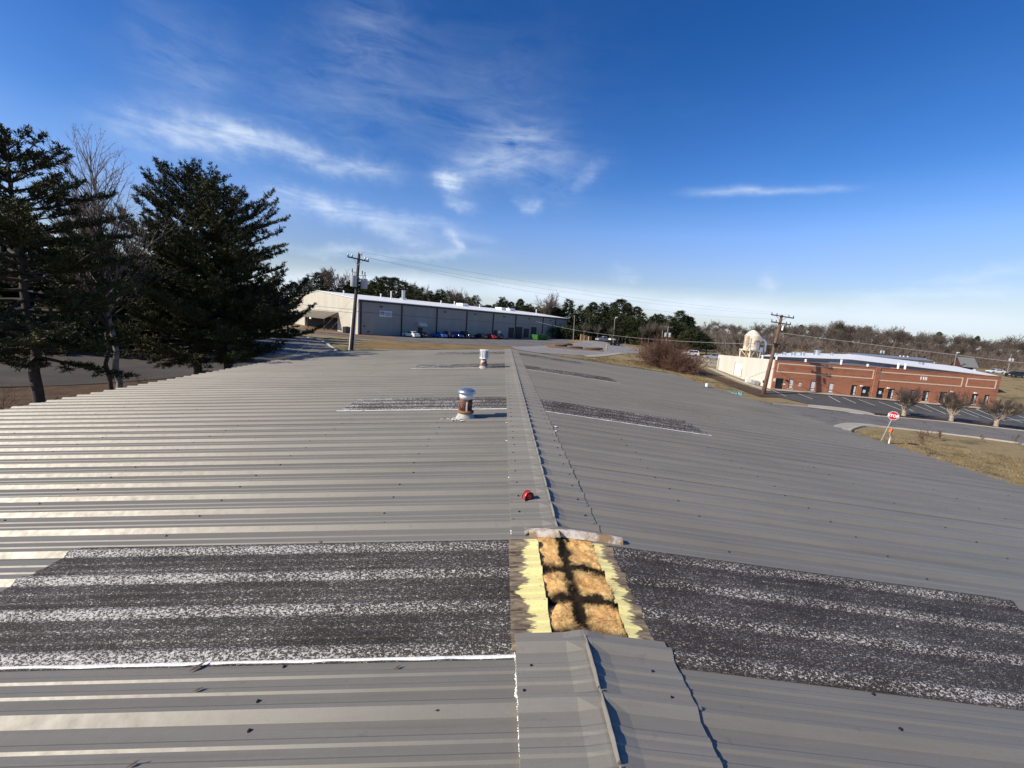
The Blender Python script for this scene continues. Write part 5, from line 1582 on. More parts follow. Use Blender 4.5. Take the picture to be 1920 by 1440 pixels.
far_pole(1650, 676, 1654, 654, 165, 'far pole with paired transformers rising over the white hall roof', xf=2, armw=1.3)
far_pole(1888, 703, 1896.5, 663, 160, 'far pole with paired transformers beside the dark car at right', xf=2, armw=1.6)
far_pole(1787, 696, 1793.5, 663, 145, 'bare far lamp pole beside the red barn', xf=0, armw=0, lamp=True)
far_pole(1075, 637, 1077.5, 591, 150, 'slim pole without crossarm against the pines right of the grey warehouse', xf=0, armw=0)
far_pole(1150, 640, 1153, 597, 150, 'slim pole with small white lamp in front of the pines', xf=0, armw=0, lamp=True)
far_pole(1241, 640, 1242.5, 620, 130, 'short bare pole left of the transformer pole by the brush', xf=0, armw=0)

# ------------------------------------------------------------------ vehicles
def car_paint(name, c): return plain(name, c, 0.22, 0.15, 0.04, 1.0, spec=0.7)
tyre = plain('tyre_rubber', (0.018, 0.018, 0.018), 0.8)
rim = plain('alloy_rim', (0.45, 0.46, 0.47), 0.3, 0.8)
lampw = plain('headlamp_glass', (0.75, 0.76, 0.78), 0.1)
lampr = plain('tail_lamp_red', (0.35, 0.01, 0.012), 0.2)
def car(name, paint, kind, loc, rz, label, cat='car', group='cars parked in front of the grey warehouse'):
    z = tz(loc[0], loc[1]) + 0.07
    p = empty(name, (loc[0], loc[1], z), rz, label, cat, group)
    if kind == 'sedan':
        L, Wd, body = 4.7, 1.8, [(-2.35, .35), (-2.3, .25), (2.28, .25), (2.35, .45), (2.32, .62), (2.1, .74), (1.05, .90), (-1.55, .98), (-2.2, .95), (-2.34, .78)]
        cab = [(-1.75, .96), (1.05, .88), (0.35, 1.32), (-0.05, 1.42), (-0.75, 1.43), (-1.15, 1.34)]
    elif kind == 'suv':
        L, Wd, body = 4.8, 1.92, [(-2.38, .45), (-2.3, .3), (2.3, .3), (2.4, .5), (2.36, .82), (2.1, .98), (1.05, 1.08), (-2.3, 1.12), (-2.4, .95)]
        cab = [(-2.3, 1.1), (1.05, 1.06), (0.35, 1.60), (-0.1, 1.72), (-1.75, 1.72), (-2.1, 1.62)]
    else:
        L, Wd, body = 5.6, 1.98, [(-2.8, .5), (-2.75, .4), (2.7, .4), (2.8, .6), (2.76, .95), (2.5, 1.12), (1.2, 1.2), (-2.78, 1.2)]
        cab = [(-0.95, 1.18), (1.2, 1.17), (0.55, 1.70), (0.2, 1.86), (-0.75, 1.86), (-0.9, 1.8)]
    def loft(pr, w0, w1, zb, zt):
        n = len(pr)
        V = []
        for s in (-1, 1):
            for a, b in pr:
                t = (b - zb) / max(zt - zb, .01)
                V.append((a, s * (w0 + (w1 - w0) * t), b))
        f = [tuple(range(n)), tuple(reversed(range(n, 2 * n)))] + [(i, i + n, (i + 1) % n + n, (i + 1) % n) for i in range(n)]
        return MB().add(V, f)
    bz = max(b for _, b in body)
    loft(body, Wd / 2, Wd / 2 * 0.96, .2, bz).build('body', paint, p, bevel=0.06)
    zt = max(b for _, b in cab)
    loft(cab, Wd / 2 * .93, Wd / 2 * .74, min(b for _, b in cab), zt).build('cabin', paint, p, bevel=0.05)
    # windows set proud of the cabin
    zb, ztop = min(b for _, b in cab) + .05, zt - .09
    def wid(z_): return Wd / 2 * (.93 + (.74 - .93) * (z_ - min(b for _, b in cab)) / (zt - min(b for _, b in cab))) + 0.012
    xs_lo = (cab[0][0] + .32, cab[1][0] - .30)
    xs_hi = (cab[-1][0] + .18, cab[2][0] - .08)
    for s in (-1, 1):
        mid = (xs_lo[0] + xs_lo[1]) / 2 - .1
        for (a0, a1, b0_, b1_) in ((xs_lo[0], mid - .04, xs_hi[0], mid - .04), (mid + .04, xs_lo[1], mid + .04, xs_hi[1])):
            MB().add([(a0, s * wid(zb), zb), (a1, s * wid(zb), zb), (b1_, s * wid(ztop), ztop), (b0_, s * wid(ztop), ztop)], [(0, 1, 2, 3) if s < 0 else (3, 2, 1, 0)]).build('window', M['glass'], p)
    fx = lambda z_, i, j: cab[i][0] + (cab[j][0] - cab[i][0]) * (z_ - cab[i][1]) / (cab[j][1] - cab[i][1])
    za, zc_ = cab[1][1] + .06, cab[2][1] - .02
    MB().add([(fx(za, 1, 2) + .02, -wid(za) + .14, za), (fx(za, 1, 2) + .02, wid(za) - .14, za), (fx(zc_, 1, 2) + .02, wid(zc_) - .1, zc_), (fx(zc_, 1, 2) + .02, -wid(zc_) + .1, zc_)], [(0, 1, 2, 3)]).build('windscreen', M['glass'], p)
    za, zc_ = cab[0][1] + .08, cab[-1][1] - .02
    MB().add([(fx(za, 0, -1) - .02, -wid(za) + .14, za), (fx(za, 0, -1) - .02, wid(za) - .14, za), (fx(zc_, 0, -1) - .02, wid(zc_) - .1, zc_), (fx(zc_, 0, -1) - .02, -wid(zc_) + .1, zc_)], [(3, 2, 1, 0)]).build('rear_window', M['glass'], p)
    r = 0.33 if kind == 'sedan' else 0.38
    for x in (-L * .29, L * .31):
        for s in (-1, 1):
            Mw = Matrix.Translation((x, s * (Wd / 2 - .1), r)) @ Matrix.Rotation(R(90), 4, 'X')
            w = MB().lathe([(r * .62, -.115), (r * .95, -.115), (r, -.08), (r, .08), (r * .95, .115), (r * .62, .115)], M=Mw, n=18).build('wheel', tyre, p)
            MB().lathe([(r * .6, -.125), (r * .6, .125)], M=Mw, n=14).build('rim', rim, w)
    for s in (-1, 1):
        bx('headlight', lampw, p, L / 2 - .16, s * Wd * .36 - .2, .60, L / 2 - .0, s * Wd * .36 + .2, .75)
        bx('taillight', lampr, p, -L / 2 - .02, s * Wd * .38 - .17, .72, -L / 2 + .1, s * Wd * .38 + .17, .92)
    bx('bumper', M['black'], p, L / 2 - .04, -Wd * .36, .3, L / 2 + .03, Wd * .36, .44)
    bx('number_plate', M['white_pvc'], p, -L / 2 - .035, -.24, .55, -L / 2 - .01, .24, .68)
    return p
def on_front(s, d):  # point d metres in front of the warehouse wall
    q = Vector((-32.3, 96.3)) + Vector((math.cos(AANG), math.sin(AANG))) * s + Vector((math.sin(AANG), -math.cos(AANG))) * d
    return (q.x, q.y)
out = AANG - R(90)
white = car_paint('white_car_paint', (0.80, 0.80, 0.78)); black = car_paint('black_car_paint', (0.012, 0.012, 0.014)); sky_b = car_paint('bright_blue_paint', (0.02, 0.15, 0.45))
royal = car_paint('dark_blue_paint', (0.02, 0.03, 0.22)); redc = car_paint('red_car_paint', (0.50, 0.015, 0.02)); silver = car_paint('silver_paint', (0.35, 0.36, 0.37)); navyc = car_paint('navy_paint', (0.015, 0.025, 0.09))
car('parked_car', white, 'sedan', on_front(11.2, 4.3), out + R(180), 'white saloon, first of the row parked at the grey warehouse')
car('parked_car', black, 'sedan', on_front(14.3, 3.6), out + R(180), 'black saloon parked right beside the white one')
car('parked_car', sky_b, 'sedan', on_front(20.3, 3.8), out + R(180), 'bright blue car parked below the rounded door canopy')
car('parked_car', navyc, 'suv', on_front(23.0, 3.6), out + R(180), 'dark navy car between the bright blue car and the royal blue one')
car('parked_car', royal, 'suv', on_front(25.8, 3.9), out, 'royal blue car parked in the middle of the row')
car('parked_car', black, 'pickup', on_front(29.2, 3.8), out, 'black pickup parked right of the royal blue car')
car('parked_car', black, 'sedan', on_front(35.2, 3.9), out + R(180), 'black saloon standing alone after the gap in the row')
car('parked_car', redc, 'sedan', on_front(39.3, 3.9), out + R(180), 'red car parked near the right end of the row')
car('parked_car', black, 'suv', on_front(42.2, 3.7), out + R(180), 'black car at the right end of the row next to the red one')
# dumpster
x, y = on_front(60.5, 6.5)
p = empty('dumpster', (x, y, tz(x, y) + 0.07), AANG, 'bright green roll-off dumpster below the dock doors', 'dumpster')
grn = plain('dumpster_green', (0.022, 0.15, 0.02), 0.5, 0, 0.15, 1.5)
V = [(-2.6, -1.1, .15), (2.6, -1.1, .15), (2.6, 1.1, .15), (-2.6, 1.1, .15), (-2.7, -1.2, 1.65), (2.7, -1.2, 1.65), (2.7, 1.2, 1.65), (-2.7, 1.2, 1.65)]
MB().add(V, [(3, 2, 1, 0), (0, 1, 5, 4), (1, 2, 6, 5), (2, 3, 7, 6), (3, 0, 4, 7)]).build('container', grn, p)
for k in range(8): bx('rib', grn, p, -2.4 + k * .66, -1.3, .2, -2.3 + k * .66, -1.12, 1.6)
bx('rim', grn, p, -2.75, -1.32, 1.56, 2.75, -1.22, 1.70)
# other vehicles
def cx(px, py, Z): 
    q = at(px, py, Z); return (q.x, q.y)
car('flatbed_truck', silver, 'pickup', cx(1131, 642, 150), R(200), 'grey pickup parked by the pines beyond the gate', 'truck', 'vehicles beyond the gate')
q = cx(1153, 646, 136)
p = empty('trailer', (q[0], q[1], tz(*q) + .05), R(15), 'dark flatbed trailer with uprights beyond the gate', 'trailer')
bx('deck', M['black'], p, -2.2, -1.0, .5, 2.2, 1.0, .75)
for x in (-2.0, -.7, .7, 2.0): bx('upright', M['dark_trim'], p, x - .05, -.95, .75, x + .05, -.85, 2.2)
bx('load', M['white_pvc'], p, -2.1, -.8, 1.7, -.4, .8, 2.1)
for x in (-.8, .8):
    for s in (-1, 1): MB().lathe([(.4, -.12), (.4, .12)], M=Matrix.Translation((x, s * .95, .38)) @ Matrix.Rotation(R(90), 4, 'X'), n=12).build('wheel', tyre, p)
car('parked_car', black, 'suv', cx(1903, 703, 122), R(178), 'black car on the rise at the far right beside the pole', 'car', 'cars on the far right rise')
car('parked_car', white, 'sedan', cx(1866, 699.5, 140), R(175), 'white car half hidden on the rise left of the black one', 'car', 'cars on the far right rise')
car('parked_car', white, 'suv', cx(1292, 678, 125), R(170), 'white car behind the chain link fence left of the white wall', 'car', 'cars behind the chain link fence')
car('parked_car', silver, 'suv', cx(1335, 679, 120), R(165), 'silver car behind the fence closest to the white wall', 'car', 'cars behind the chain link fence')

# chain link fence with posts
def fence(name, pts, h, label):
    p = empty(name, (pts[0][0], pts[0][1], tz(*pts[0])), 0, label, 'fence')
    o = p.location
    m = MB()
    for (x, y) in pts:
        z = tz(x, y)
        MB().tube([(x - o.x, y - o.y, z - .2 - o.z), (x - o.x, y - o.y, z + h - o.z)], .06, 6).build('post', M['galv'], p)
    for a, b in zip(pts[:-1], pts[1:]):
        za, zb = tz(*a), tz(*b)
        MB().tube([(a[0] - o.x, a[1] - o.y, za + h - .05 - o.z), (b[0] - o.x, b[1] - o.y, zb + h - .05 - o.z)], .04, 5).build('rail', M['galv'], p)
        n = int(math.dist(a, b) / .25)
        for i in range(n):
            for d in (1, -1):
                t0_, t1_ = i / n, min(1, max(0, (i + d * 7) / n))
                q0 = Vector((a[0] + (b[0] - a[0]) * t0_, a[1] + (b[1] - a[1]) * t0_, za + (zb - za) * t0_ + .05)) - o
                q1 = Vector((a[0] + (b[0] - a[0]) * t1_, a[1] + (b[1] - a[1]) * t1_, za + (zb - za) * t1_ + .05 + (h - .1) * abs(t1_ - t0_) * n / 7)) - o
                m.tube([q0, q1], .006, 3, cap=False)
    w = m.build('mesh', M['galv'], p)
    tag(w, kind='stuff')
    return p
fence('chain_link_fence', [(36, 102), (40.5, 98.5), (44.5, 95.5), (48.5, 92.6)], 1.7, 'grey chain link fence between the reddish brush and the white wall')
for i, (px, py) in enumerate([(1137, 657), (1196, 663)]):
    b0 = at(px, py, 112)
    z = tz(b0.x, b0.y)
    o = MB().lathe([(.14, -.3), (.14, 1.75), (.05, 1.82)], n=10).build('gate_post', M['concrete'], None)
    o.location = (b0.x, b0.y, z)
    tag(o, ['pale gate post beside the log strewn dirt bank', 'pale gate post beside the reddish brush'][i], 'gate post')
a, b = at(1139, 657, 112), at(1195, 663, 112)
fence('gate', [(a.x, a.y), ((a.x + b.x) / 2, (a.y + b.y) / 2), (b.x, b.y)], 1.5, 'thin chain link gate between the two pale posts')

# log pile, pallets, litter
bark = plain('log_bark', (0.12, 0.075, 0.05), 0.9, 0, 0.4, 5, bmp=.5)
for i, (px, py, Z, L, rz, lab) in enumerate([(1052, 645, 112, 3.4, .1, 'stacked logs at the left end of the dirt bank'), (1080, 650, 110, 3.6, -.1, 'fallen log lying along the front of the dirt bank'), (1110, 655, 110, 3.8, -.2, 'long log at the lower right of the dirt bank'), (1122, 650, 112, 2.6, .2, 'short pale log near the gate post'), (1065, 641, 118, 3.0, .3, 'log on top of the dirt bank')]):
    q = at(px, py, Z)
    z = tz(q.x, q.y)
    o = MB().tube([(-L / 2, 0, .35), (0, .06, .4), (L / 2, 0, .34)], [.3, .27, .22], 8).build('log', bark, None, smooth=True)
    o.location = (q.x, q.y, z)
    o.rotation_euler = (0, 0, rz)
    tag(o, lab, 'log', 'logs on the dirt bank')
pal = plain('raw_pallet_wood', (0.48, 0.34, 0.19), 0.85, 0, 0.25, 4)
for i, (px, n, lab) in enumerate([(1091, 14, 'tallest pallet stack at the foot of the pines'), (1097, 12, 'middle pallet stack at the foot of the pines'), (1105, 10, 'lowest pallet stack, right of the other two')]):
    q = at(px, 637, 148)
    p = empty('pallet_stack', (q.x, q.y, tz(q.x, q.y)), .2 * i, lab, 'pallets', 'pallet stacks by the pines')
    for k in range(n):
        MB().box(-.6, -.5, k * .145 + .02, .6, .5, k * .145 + .045).box(-.6, -.5, k * .145 + .045, -.5, .5, k * .145 + .12).box(.5, -.5, k * .145 + .045, .6, .5, k * .145 + .12).box(-.6, -.5, k * .145 + .12, .6, .5, k * .145 + .145).build('pallet', pal, p)
x, y = A.matrix_basis @ Vector((-0.9, 4.0, 0)) if False else (0, 0), 0
q = Vector((-32.3, 96.3)) + Vector((math.cos(AANG + R(90)), math.sin(AANG + R(90)))) * 3.6 + Vector((-math.cos(AANG), -math.sin(AANG))) * 0.9
p = empty('air_conditioner', (q.x, q.y, tz(q.x, q.y)), AANG, 'dark air conditioning unit at the foot of the cream gable', 'air conditioner')
MB().box(-.6, -.7, 0, .6, .7, 1.5).build('casing', M['dark_trim'], p, bevel=.04)
MB().lathe([(.45, 1.5), (.45, 1.56), (.1, 1.56)], n=14).build('fan_grille', M['black'], p)
q = at(978 / 4 + 0, 664, 36)
o = MB().box(-.6, -.25, 0, .6, .25, .18).build('wheel_stop', M['concrete'], None, bevel=.03)
o.location = (q.x, q.y, tz(q.x, q.y) + .07)
tag(o, 'pale concrete wheel stop lying on the leaf covered bank', 'wheel stop')

# ------------------------------------------------------------------ trees
def leaf_mat(name, stops, rough=0.75, scale=0.9):
    m, nt, b = newmat(name)
    n = noise(nt, coords(nt, 'World'), scale, 4, 0.65)
    nt.links.new(ramp(nt, n, stops), b.inputs['Base Color'])
    b.inputs['Roughness'].default_value = rough
    b.inputs['Specular IOR Level'].default_value = 0.25
    return m
M['needles'] = leaf_mat('dark_pine_needles', [(0.35, (0.026, 0.031, 0.010)), (0.55, (0.056, 0.060, 0.018)), (0.7, (0.105, 0.102, 0.036))], 0.65, 2.2)
M['needles_far'] = leaf_mat('mid_pine_needles', [(0.35, (0.020, 0.030, 0.012)), (0.52, (0.040, 0.050, 0.018)), (0.68, (0.075, 0.080, 0.028))], 0.8, 0.12)
M['cedar'] = leaf_mat('deep_cedar_green', [(0.35, (0.012, 0.018, 0.010)), (0.6, (0.026, 0.034, 0.018))], 0.8, 0.3)
M['bark'] = plain('pine_bark', (0.060, 0.045, 0.036), 0.9, 0, 0.4, 6, bmp=0.7, bscale=16)
M['bark_far'] = plain('far_bark', (0.13, 0.10, 0.085), 0.9, 0, 0.3, 2)
M['twig'] = plain('bare_twig', (0.105, 0.080, 0.066), 0.9, 0, 0.3, 2)
M['twig_far'] = leaf_mat('far_bare_twigs', [(0.35, (0.080, 0.060, 0.048)), (0.5, (0.118, 0.093, 0.076)), (0.66, (0.185, 0.155, 0.130))], 0.9, 0.045)
M['twig_red'] = leaf_mat('reddish_twigs', [(0.35, (0.118, 0.064, 0.045)), (0.65, (0.21, 0.125, 0.090))], 0.9, 0.3)
M['myrtle_bark'] = plain('pale_smooth_bark', (0.36, 0.29, 0.21), 0.8, 0, 0.25, 3)

class Seg:
    """collects tapered branch segments and meshes them together"""
    def __init__(s): s.a, s.b, s.ra, s.rb = [], [], [], []
    def add(s, a, b, ra, rb): s.a.append(a); s.b.append(b); s.ra.append(ra); s.rb.append(rb)
    def arrays(s, n=4):
        a, b = np.array(s.a), np.array(s.b)
        d = b - a
        d /= np.maximum(np.linalg.norm(d, axis=1), 1e-9)[:, None]
        ref = np.where(np.abs(d[:, 2:3]) > 0.9, np.array([[1., 0, 0]]), np.array([[0, 0, 1.]]))
        u = np.cross(d, ref); u /= np.linalg.norm(u, axis=1)[:, None]
        w = np.cross(d, u)
        V, m = [], len(a)
        for P, r in ((a, np.array(s.ra)), (b, np.array(s.rb))):
            for k in range(n):
                t = 2 * math.pi * k / n
                V.append(P + (u * math.cos(t) + w * math.sin(t)) * r[:, None])
        V = np.concatenate(V)
        i = np.arange(m)
        F = np.concatenate([np.stack([k * m + i, (k + 1) % n * m + i, (n + (k + 1) % n) * m + i, (n + k) * m + i], 1) for k in range(n)])
        return V, F[:, ::-1]

def rot_about(v, ax, a):
    ax = ax / np.linalg.norm(ax)
    return v * math.cos(a) + np.cross(ax, v) * math.sin(a) + ax * ax.dot(v) * (1 - math.cos(a))

def needles(P, D, rng, per, ln, wd, spread=0.9):
    """bunches of narrow needles at points P pointing about D"""
    P = np.repeat(P, per, 0); D = np.repeat(D, per, 0)
    n = len(P)
    d = D + rng.normal(0, spread, (n, 3)); d[:, 2] += 0.10
    d /= np.linalg.norm(d, axis=1)[:, None]
    s = np.cross(d, rng.normal(0, 1, (n, 3))); s /= np.maximum(np.linalg.norm(s, axis=1), 1e-6)[:, None]
    L = (ln * rng.uniform(0.6, 1.25, n))[:, None]
    P = P + rng.normal(0, ln * 0.22, (n, 3))
    V = np.concatenate([P - s * wd / 2, P + s * wd / 2, P + d * L + s * wd * .25, P + d * L - s * wd * .25])
    i = np.arange(n)
    return V, np.stack([i, i + n, i + 2 * n, i + 3 * n], 1)

def pine(seed, H, r0, clear, Rmax, whorl=0.42, per=9, ln=0.12, wd=0.022, lean=(0, 0), dens=1.0, droop=-0.12, top_up=0.7, shape=0.75, flat=0.85):
    """returns (trunk segs, needle arrays)"""
    rng = np.random.default_rng(seed)
    T = Seg()
    n = 14
    tp = [np.array([lean[0] * (i / n) ** 1.3 * H + rng.normal(0, .03) * (i > 0), lean[1] * (i / n) * H + rng.normal(0, .03) * (i > 0), H * i / n]) for i in range(n + 1)]
    tr = [r0 * (1 - i / n) ** 0.8 + 0.02 for i in range(n + 1)]
    tr[0] *= 1.25
    for i in range(n): T.add(tp[i], tp[i + 1], tr[i], tr[i + 1])
    tp = np.array(tp)
    B, tips, dirs = Seg(), [], []
    z = clear
    while z < H - 0.12:
        t = (z - clear) / (H - clear)
        k = rng.integers(3, 6)
        a0 = rng.uniform(0, 6.28)
        for j in range(k):
            a = a0 + j * 6.283 / k + rng.normal(0, .25)
            L = Rmax * (min(1, (t + 0.12) * 3.2) ** 0.5) * (1 - t) ** shape * rng.uniform(0.52, 1.12) + 0.22
            el = droop + (top_up - droop) * t ** 1.4 + rng.normal(0, .10)
            p = np.array([np.interp(z, tp[:, 2], tp[:, q]) for q in range(3)])
            d = np.array([math.cos(a) * math.cos(el), math.sin(a) * math.cos(el), math.sin(el)])
            ns = max(3, int(L / 0.32))
            r = 0.012 + 0.018 * L
            step = L / ns
            for q in range(ns):
                d = d + np.array([rng.normal(0, .09), rng.normal(0, .09), rng.normal(0.05, .06)])
                d /= np.linalg.norm(d)
                p2 = p + d * step
                B.add(p, p2, r * (1 - q / ns) + .006, r * (1 - (q + 1) / ns) + .005)
                f = (q + 1) / ns
                if f > 0.22:
                    for s_ in (-1, 1):
                        if rng.random() > dens: continue
                        l2 = L * rng.uniform(.16, .34) * (1.15 - f) + 0.16
                        sd = rot_about(d, np.array([0, 0, 1.]), s_ * rng.uniform(.6, 1.1))
                        sd[2] = sd[2] * flat + rng.normal(.10, .12)
                        sd /= np.linalg.norm(sd)
                        e = p2 + sd * l2
                        B.add(p2, e, .008, .004)
                        m = max(2, int(l2 / .11))
                        for w in range(m):
                            g = (w + 1) / m
                            tips.append(p2 + sd * l2 * g + np.array([0, 0, .03 * g])); dirs.append(sd * .8 + np.array([0, 0, .35]))
                            if rng.random() < .45:
                                o = rot_about(sd, np.array([0, 0, 1.]), rng.choice([-1, 1]) * .8)
                                tips.append(p2 + sd * l2 * g + o * .13); dirs.append(o)
                p = p2
            for _ in range(3):
                tips.append(p + rng.normal(0, .04, 3)); dirs.append(d)
        z += whorl * rng.uniform(.75, 1.25)
    for q in range(6): tips.append(tp[-1] - np.array([0, 0, .09 * q])); dirs.append(np.array([rng.normal(0, .3), rng.normal(0, .3), 1.]))
    NV = needles(np.array(tips), np.array(dirs), rng, per, ln, wd)
    return T, B, NV

def trunk_mesh(T, B, nt=10, nb=4):
    v1, f1 = T.arrays(nt)
    if B is not None and len(B.a):
        v2, f2 = B.arrays(nb)
        return np_mesh('trunk', np.concatenate([v1, v2]), np.concatenate([f1, f2 + len(v1)]), smooth=True)
    return np_mesh('trunk', v1, f1, smooth=True)

def make_pine(name, loc, label, group=None, nmat='needles', bmat='bark', rz=0.0, **kw):
    T, B, (v, f) = pine(**kw)
    p = empty(name, loc, rz, label, 'tree', group)
    link_mesh('trunk', trunk_mesh(T, B), p, M[bmat])
    link_mesh('crown', np_mesh('crown', v, f), p, M[nmat])
    return p

def spot(px, py, Z):
    q = at(px, py, Z)
    return (q.x, q.y, tz(q.x, q.y) - 0.1)

# the near pines left of the roof
l = spot(75, 757, 15.3)
make_pine('pine_tree', l, 'big dark pine at the left edge, its trunk rising beside the eave', seed=3, H=9.7, r0=0.155, clear=2.6, Rmax=3.7, per=15, wd=0.030, whorl=0.30, lean=(-0.06, 0.02), droop=-0.2, top_up=0.6, shape=0.45, dens=1.0)
l = spot(373, 702, 22.5)
make_pine('pine_tree', l, 'tall pine with twin pointed tops left of its slightly shorter neighbour', seed=21, H=10.9, r0=0.20, clear=2.5, Rmax=4.9, per=12, wd=0.030, whorl=0.30, droop=-0.25, top_up=0.62, shape=0.44, dens=1.0, lean=(-.03, 0))
l = spot(428, 692, 23.0)
make_pine('pine_tree', l, 'bushy pine whose right side stretches towards the cream gable', seed=34, H=10.3, r0=0.23, clear=2.2, Rmax=5.4, per=12, wd=0.030, whorl=0.32, droop=-0.22, top_up=0.5, shape=0.40, dens=1.0)

# bare twin-stemmed tree between the pines
def bare(seed, H, r0, spread=0.42, levels=5, kids=(2, 4), min_r=0.006, up=0.25, start=0.3, upright=True, ratio=(.60, .82)):
    rng = np.random.default_rng(seed)
    S = Seg()
    def grow(p, d, L, r, lv):
        ns = 4 if lv < 2 else 3
        seg = L / ns
        pts = []
        for q in range(ns):
            d = d + rng.normal(0, .10, 3) + np.array([0, 0, up * .12])
            d = d / np.linalg.norm(d)
            p2 = p + d * seg
            r2 = max(r * (1 - .55 * (q + 1) / ns), min_r * .6)
            S.add(p, p2, max(r * (1 - .55 * q / ns), min_r * .7), r2)
            pts.append((p2, d, r2))
            p = p2
        if lv >= levels: return
        for (q, (pp, dd, rr)) in enumerate(pts):
            if lv == 0 and q == 0: continue
            k = rng.integers(*kids)
            for _ in range(k):
                ax = np.cross(dd, rng.normal(0, 1, 3))
                nd_ = rot_about(dd, ax, rng.uniform(.7, 1.35) * spread)
                nd_[2] += up * .3
                nd_ /= np.linalg.norm(nd_)
                grow(pp, nd_, L * rng.uniform(*ratio) * (.92 if q < ns - 1 else 1), max(rr * .62, min_r), lv + 1)
    grow(np.array([0, 0, 0.]), np.array([rng.normal(0, .04), rng.normal(0, .04), 1.]), H * start, r0, 0)
    return S
def trunk_straight(S, top, r0, r1, n=8, wob=0.05, rng=None):
    p = [np.array([0, 0, 0.])]
    for i in range(1, n + 1): p.append(np.array(top) * i / n + (rng.normal(0, wob, 3) * np.array([1, 1, 0])))
    for i in range(n): S.add(p[i], p[i + 1], r0 + (r1 - r0) * i / n, r0 + (r1 - r0) * (i + 1) / n)
    return p
def poplar(seed, H, r0, lean):
    """straight bare tree with steep side branches"""
    rng = np.random.default_rng(seed)
    S, Tw = Seg(), Seg()
    P = trunk_straight(S, (lean[0] * H, lean[1] * H, H), r0, 0.015, 16, .04, rng)
    P = np.array(P)
    def branch(p, d, L, r, lv):
        ns = max(2, int(L / .45))
        for q in range(ns):
            d = d + rng.normal(0, .07, 3) + np.array([0, 0, .05]); d /= np.linalg.norm(d)
            p2 = p + d * L / ns
            (S if lv == 0 else Tw).add(p, p2, r * (1 - .7 * q / ns), r * (1 - .7 * (q + 1) / ns))
            if lv < 3 and q >= (1 if lv == 0 else 0):
                for _ in range(2 if lv < 2 else 1):
                    a = rng.uniform(.35, .75)
                    nd_ = rot_about(d, np.cross(d, rng.normal(0, 1, 3)), a); nd_[2] += .12; nd_ /= np.linalg.norm(nd_)
                    branch(p2, nd_, L * rng.uniform(.24, .40) * (1.15 - .5 * q / ns), max(r * .45, .0045), lv + 1)
            p = p2
    z = H * .40
    while z < H * .97:
        t = z / H
        for _ in range(rng.integers(1, 4)):
            a = rng.uniform(0, 6.28)
            el = .80 + .35 * t + rng.normal(0, .09)
            p = np.array([np.interp(z, P[:, 2], P[:, q]) for q in range(3)])
            L = (H * .40) * (1 - t) ** .62 * rng.uniform(.6, 1.1) + .45
            branch(p, np.array([math.cos(a) * math.cos(el), math.sin(a) * math.cos(el), math.sin(el)]), L, .006 + .008 * L, 0)
        z += .22
    return S, Tw
M['pale_bark'] = plain('pale_grey_bark', (0.22, 0.19, 0.165), 0.85, 0, 0.4, 5, bmp=.4)
M['pale_twig'] = plain('pale_twig', (0.20, 0.165, 0.145), 0.9, 0, 0.3, 2)
def make_bare(name, loc, label, S, Tw, bmat='twig', tmat='twig', cat='tree', group=None, rz=0.0, nt=7):
    p = empty(name, loc, rz, label, cat, group)
    v, f = S.arrays(nt)
    link_mesh('trunk', np_mesh('trunk', v, f, smooth=True), p, M[bmat])
    if Tw is not None and len(Tw.a):
        v, f = Tw.arrays(3)
        link_mesh('crown', np_mesh('crown', v, f), p, M[tmat])
    return p
l = spot(226, 735, 18.2)
S, Tw = poplar(5, 10.6, .13, (-.05, .0))
make_bare('bare_tree', l, 'leafless tree with fine upright twigs between the dark pines', S, Tw, 'pale_bark', 'pale_twig')
l = spot(205, 740, 17.6)
S, Tw = poplar(9, 8.8, .09, (.0, .02))
make_bare('bare_tree', l, 'thinner leafless tree with a dark stem close left of the taller one', S, Tw, 'bark', 'twig')
# scrubby sapling twigs by the eave
for i, (px, py, Z, h, lab) in enumerate([(12, 745, 13.5, 2.6, 'wispy bare sapling at the far left beside the eave'), (268, 712, 19.5, 1.6, 'tiny bare sapling right of the leafless tree')]):
    S = bare(40 + i, h, .02, .5, 3, (1, 3), .004, .3, .45)
    make_bare('sapling', spot(px, py, Z), lab, S, None, 'twig', cat='sapling')

# evergreens behind them on the leaf bank
def medium_pine_mesh(seed, H, Rm, **k):
    T, B, (v, f) = pine(seed, H, .02 * H, k.pop('clear', .6), Rm, whorl=.55, per=8, ln=.24, wd=.07, droop=-.1, top_up=.5, dens=.9, **k)
    return trunk_mesh(T, B, 7, 3), np_mesh('crown', v, f)
meds = [medium_pine_mesh(60, 9.5, 3.0, shape=.7), medium_pine_mesh(61, 8.0, 3.0, shape=.55), medium_pine_mesh(62, 11.5, 3.2, shape=.8)]
def place_pair(name, meshes, mats, loc, rz, sc, label, group, cat='tree'):
    p = empty(name, loc, rz, label, cat, group)
    p.scale = (sc[0], sc[0], sc[1])
    for nm, me, mt in zip(('trunk', 'crown'), meshes, mats):
        if not me.materials: me.materials.append(M[mt])
        o = bpy.data.objects.new(nm, me)
        COL.objects.link(o)
        o.parent = p
    return p
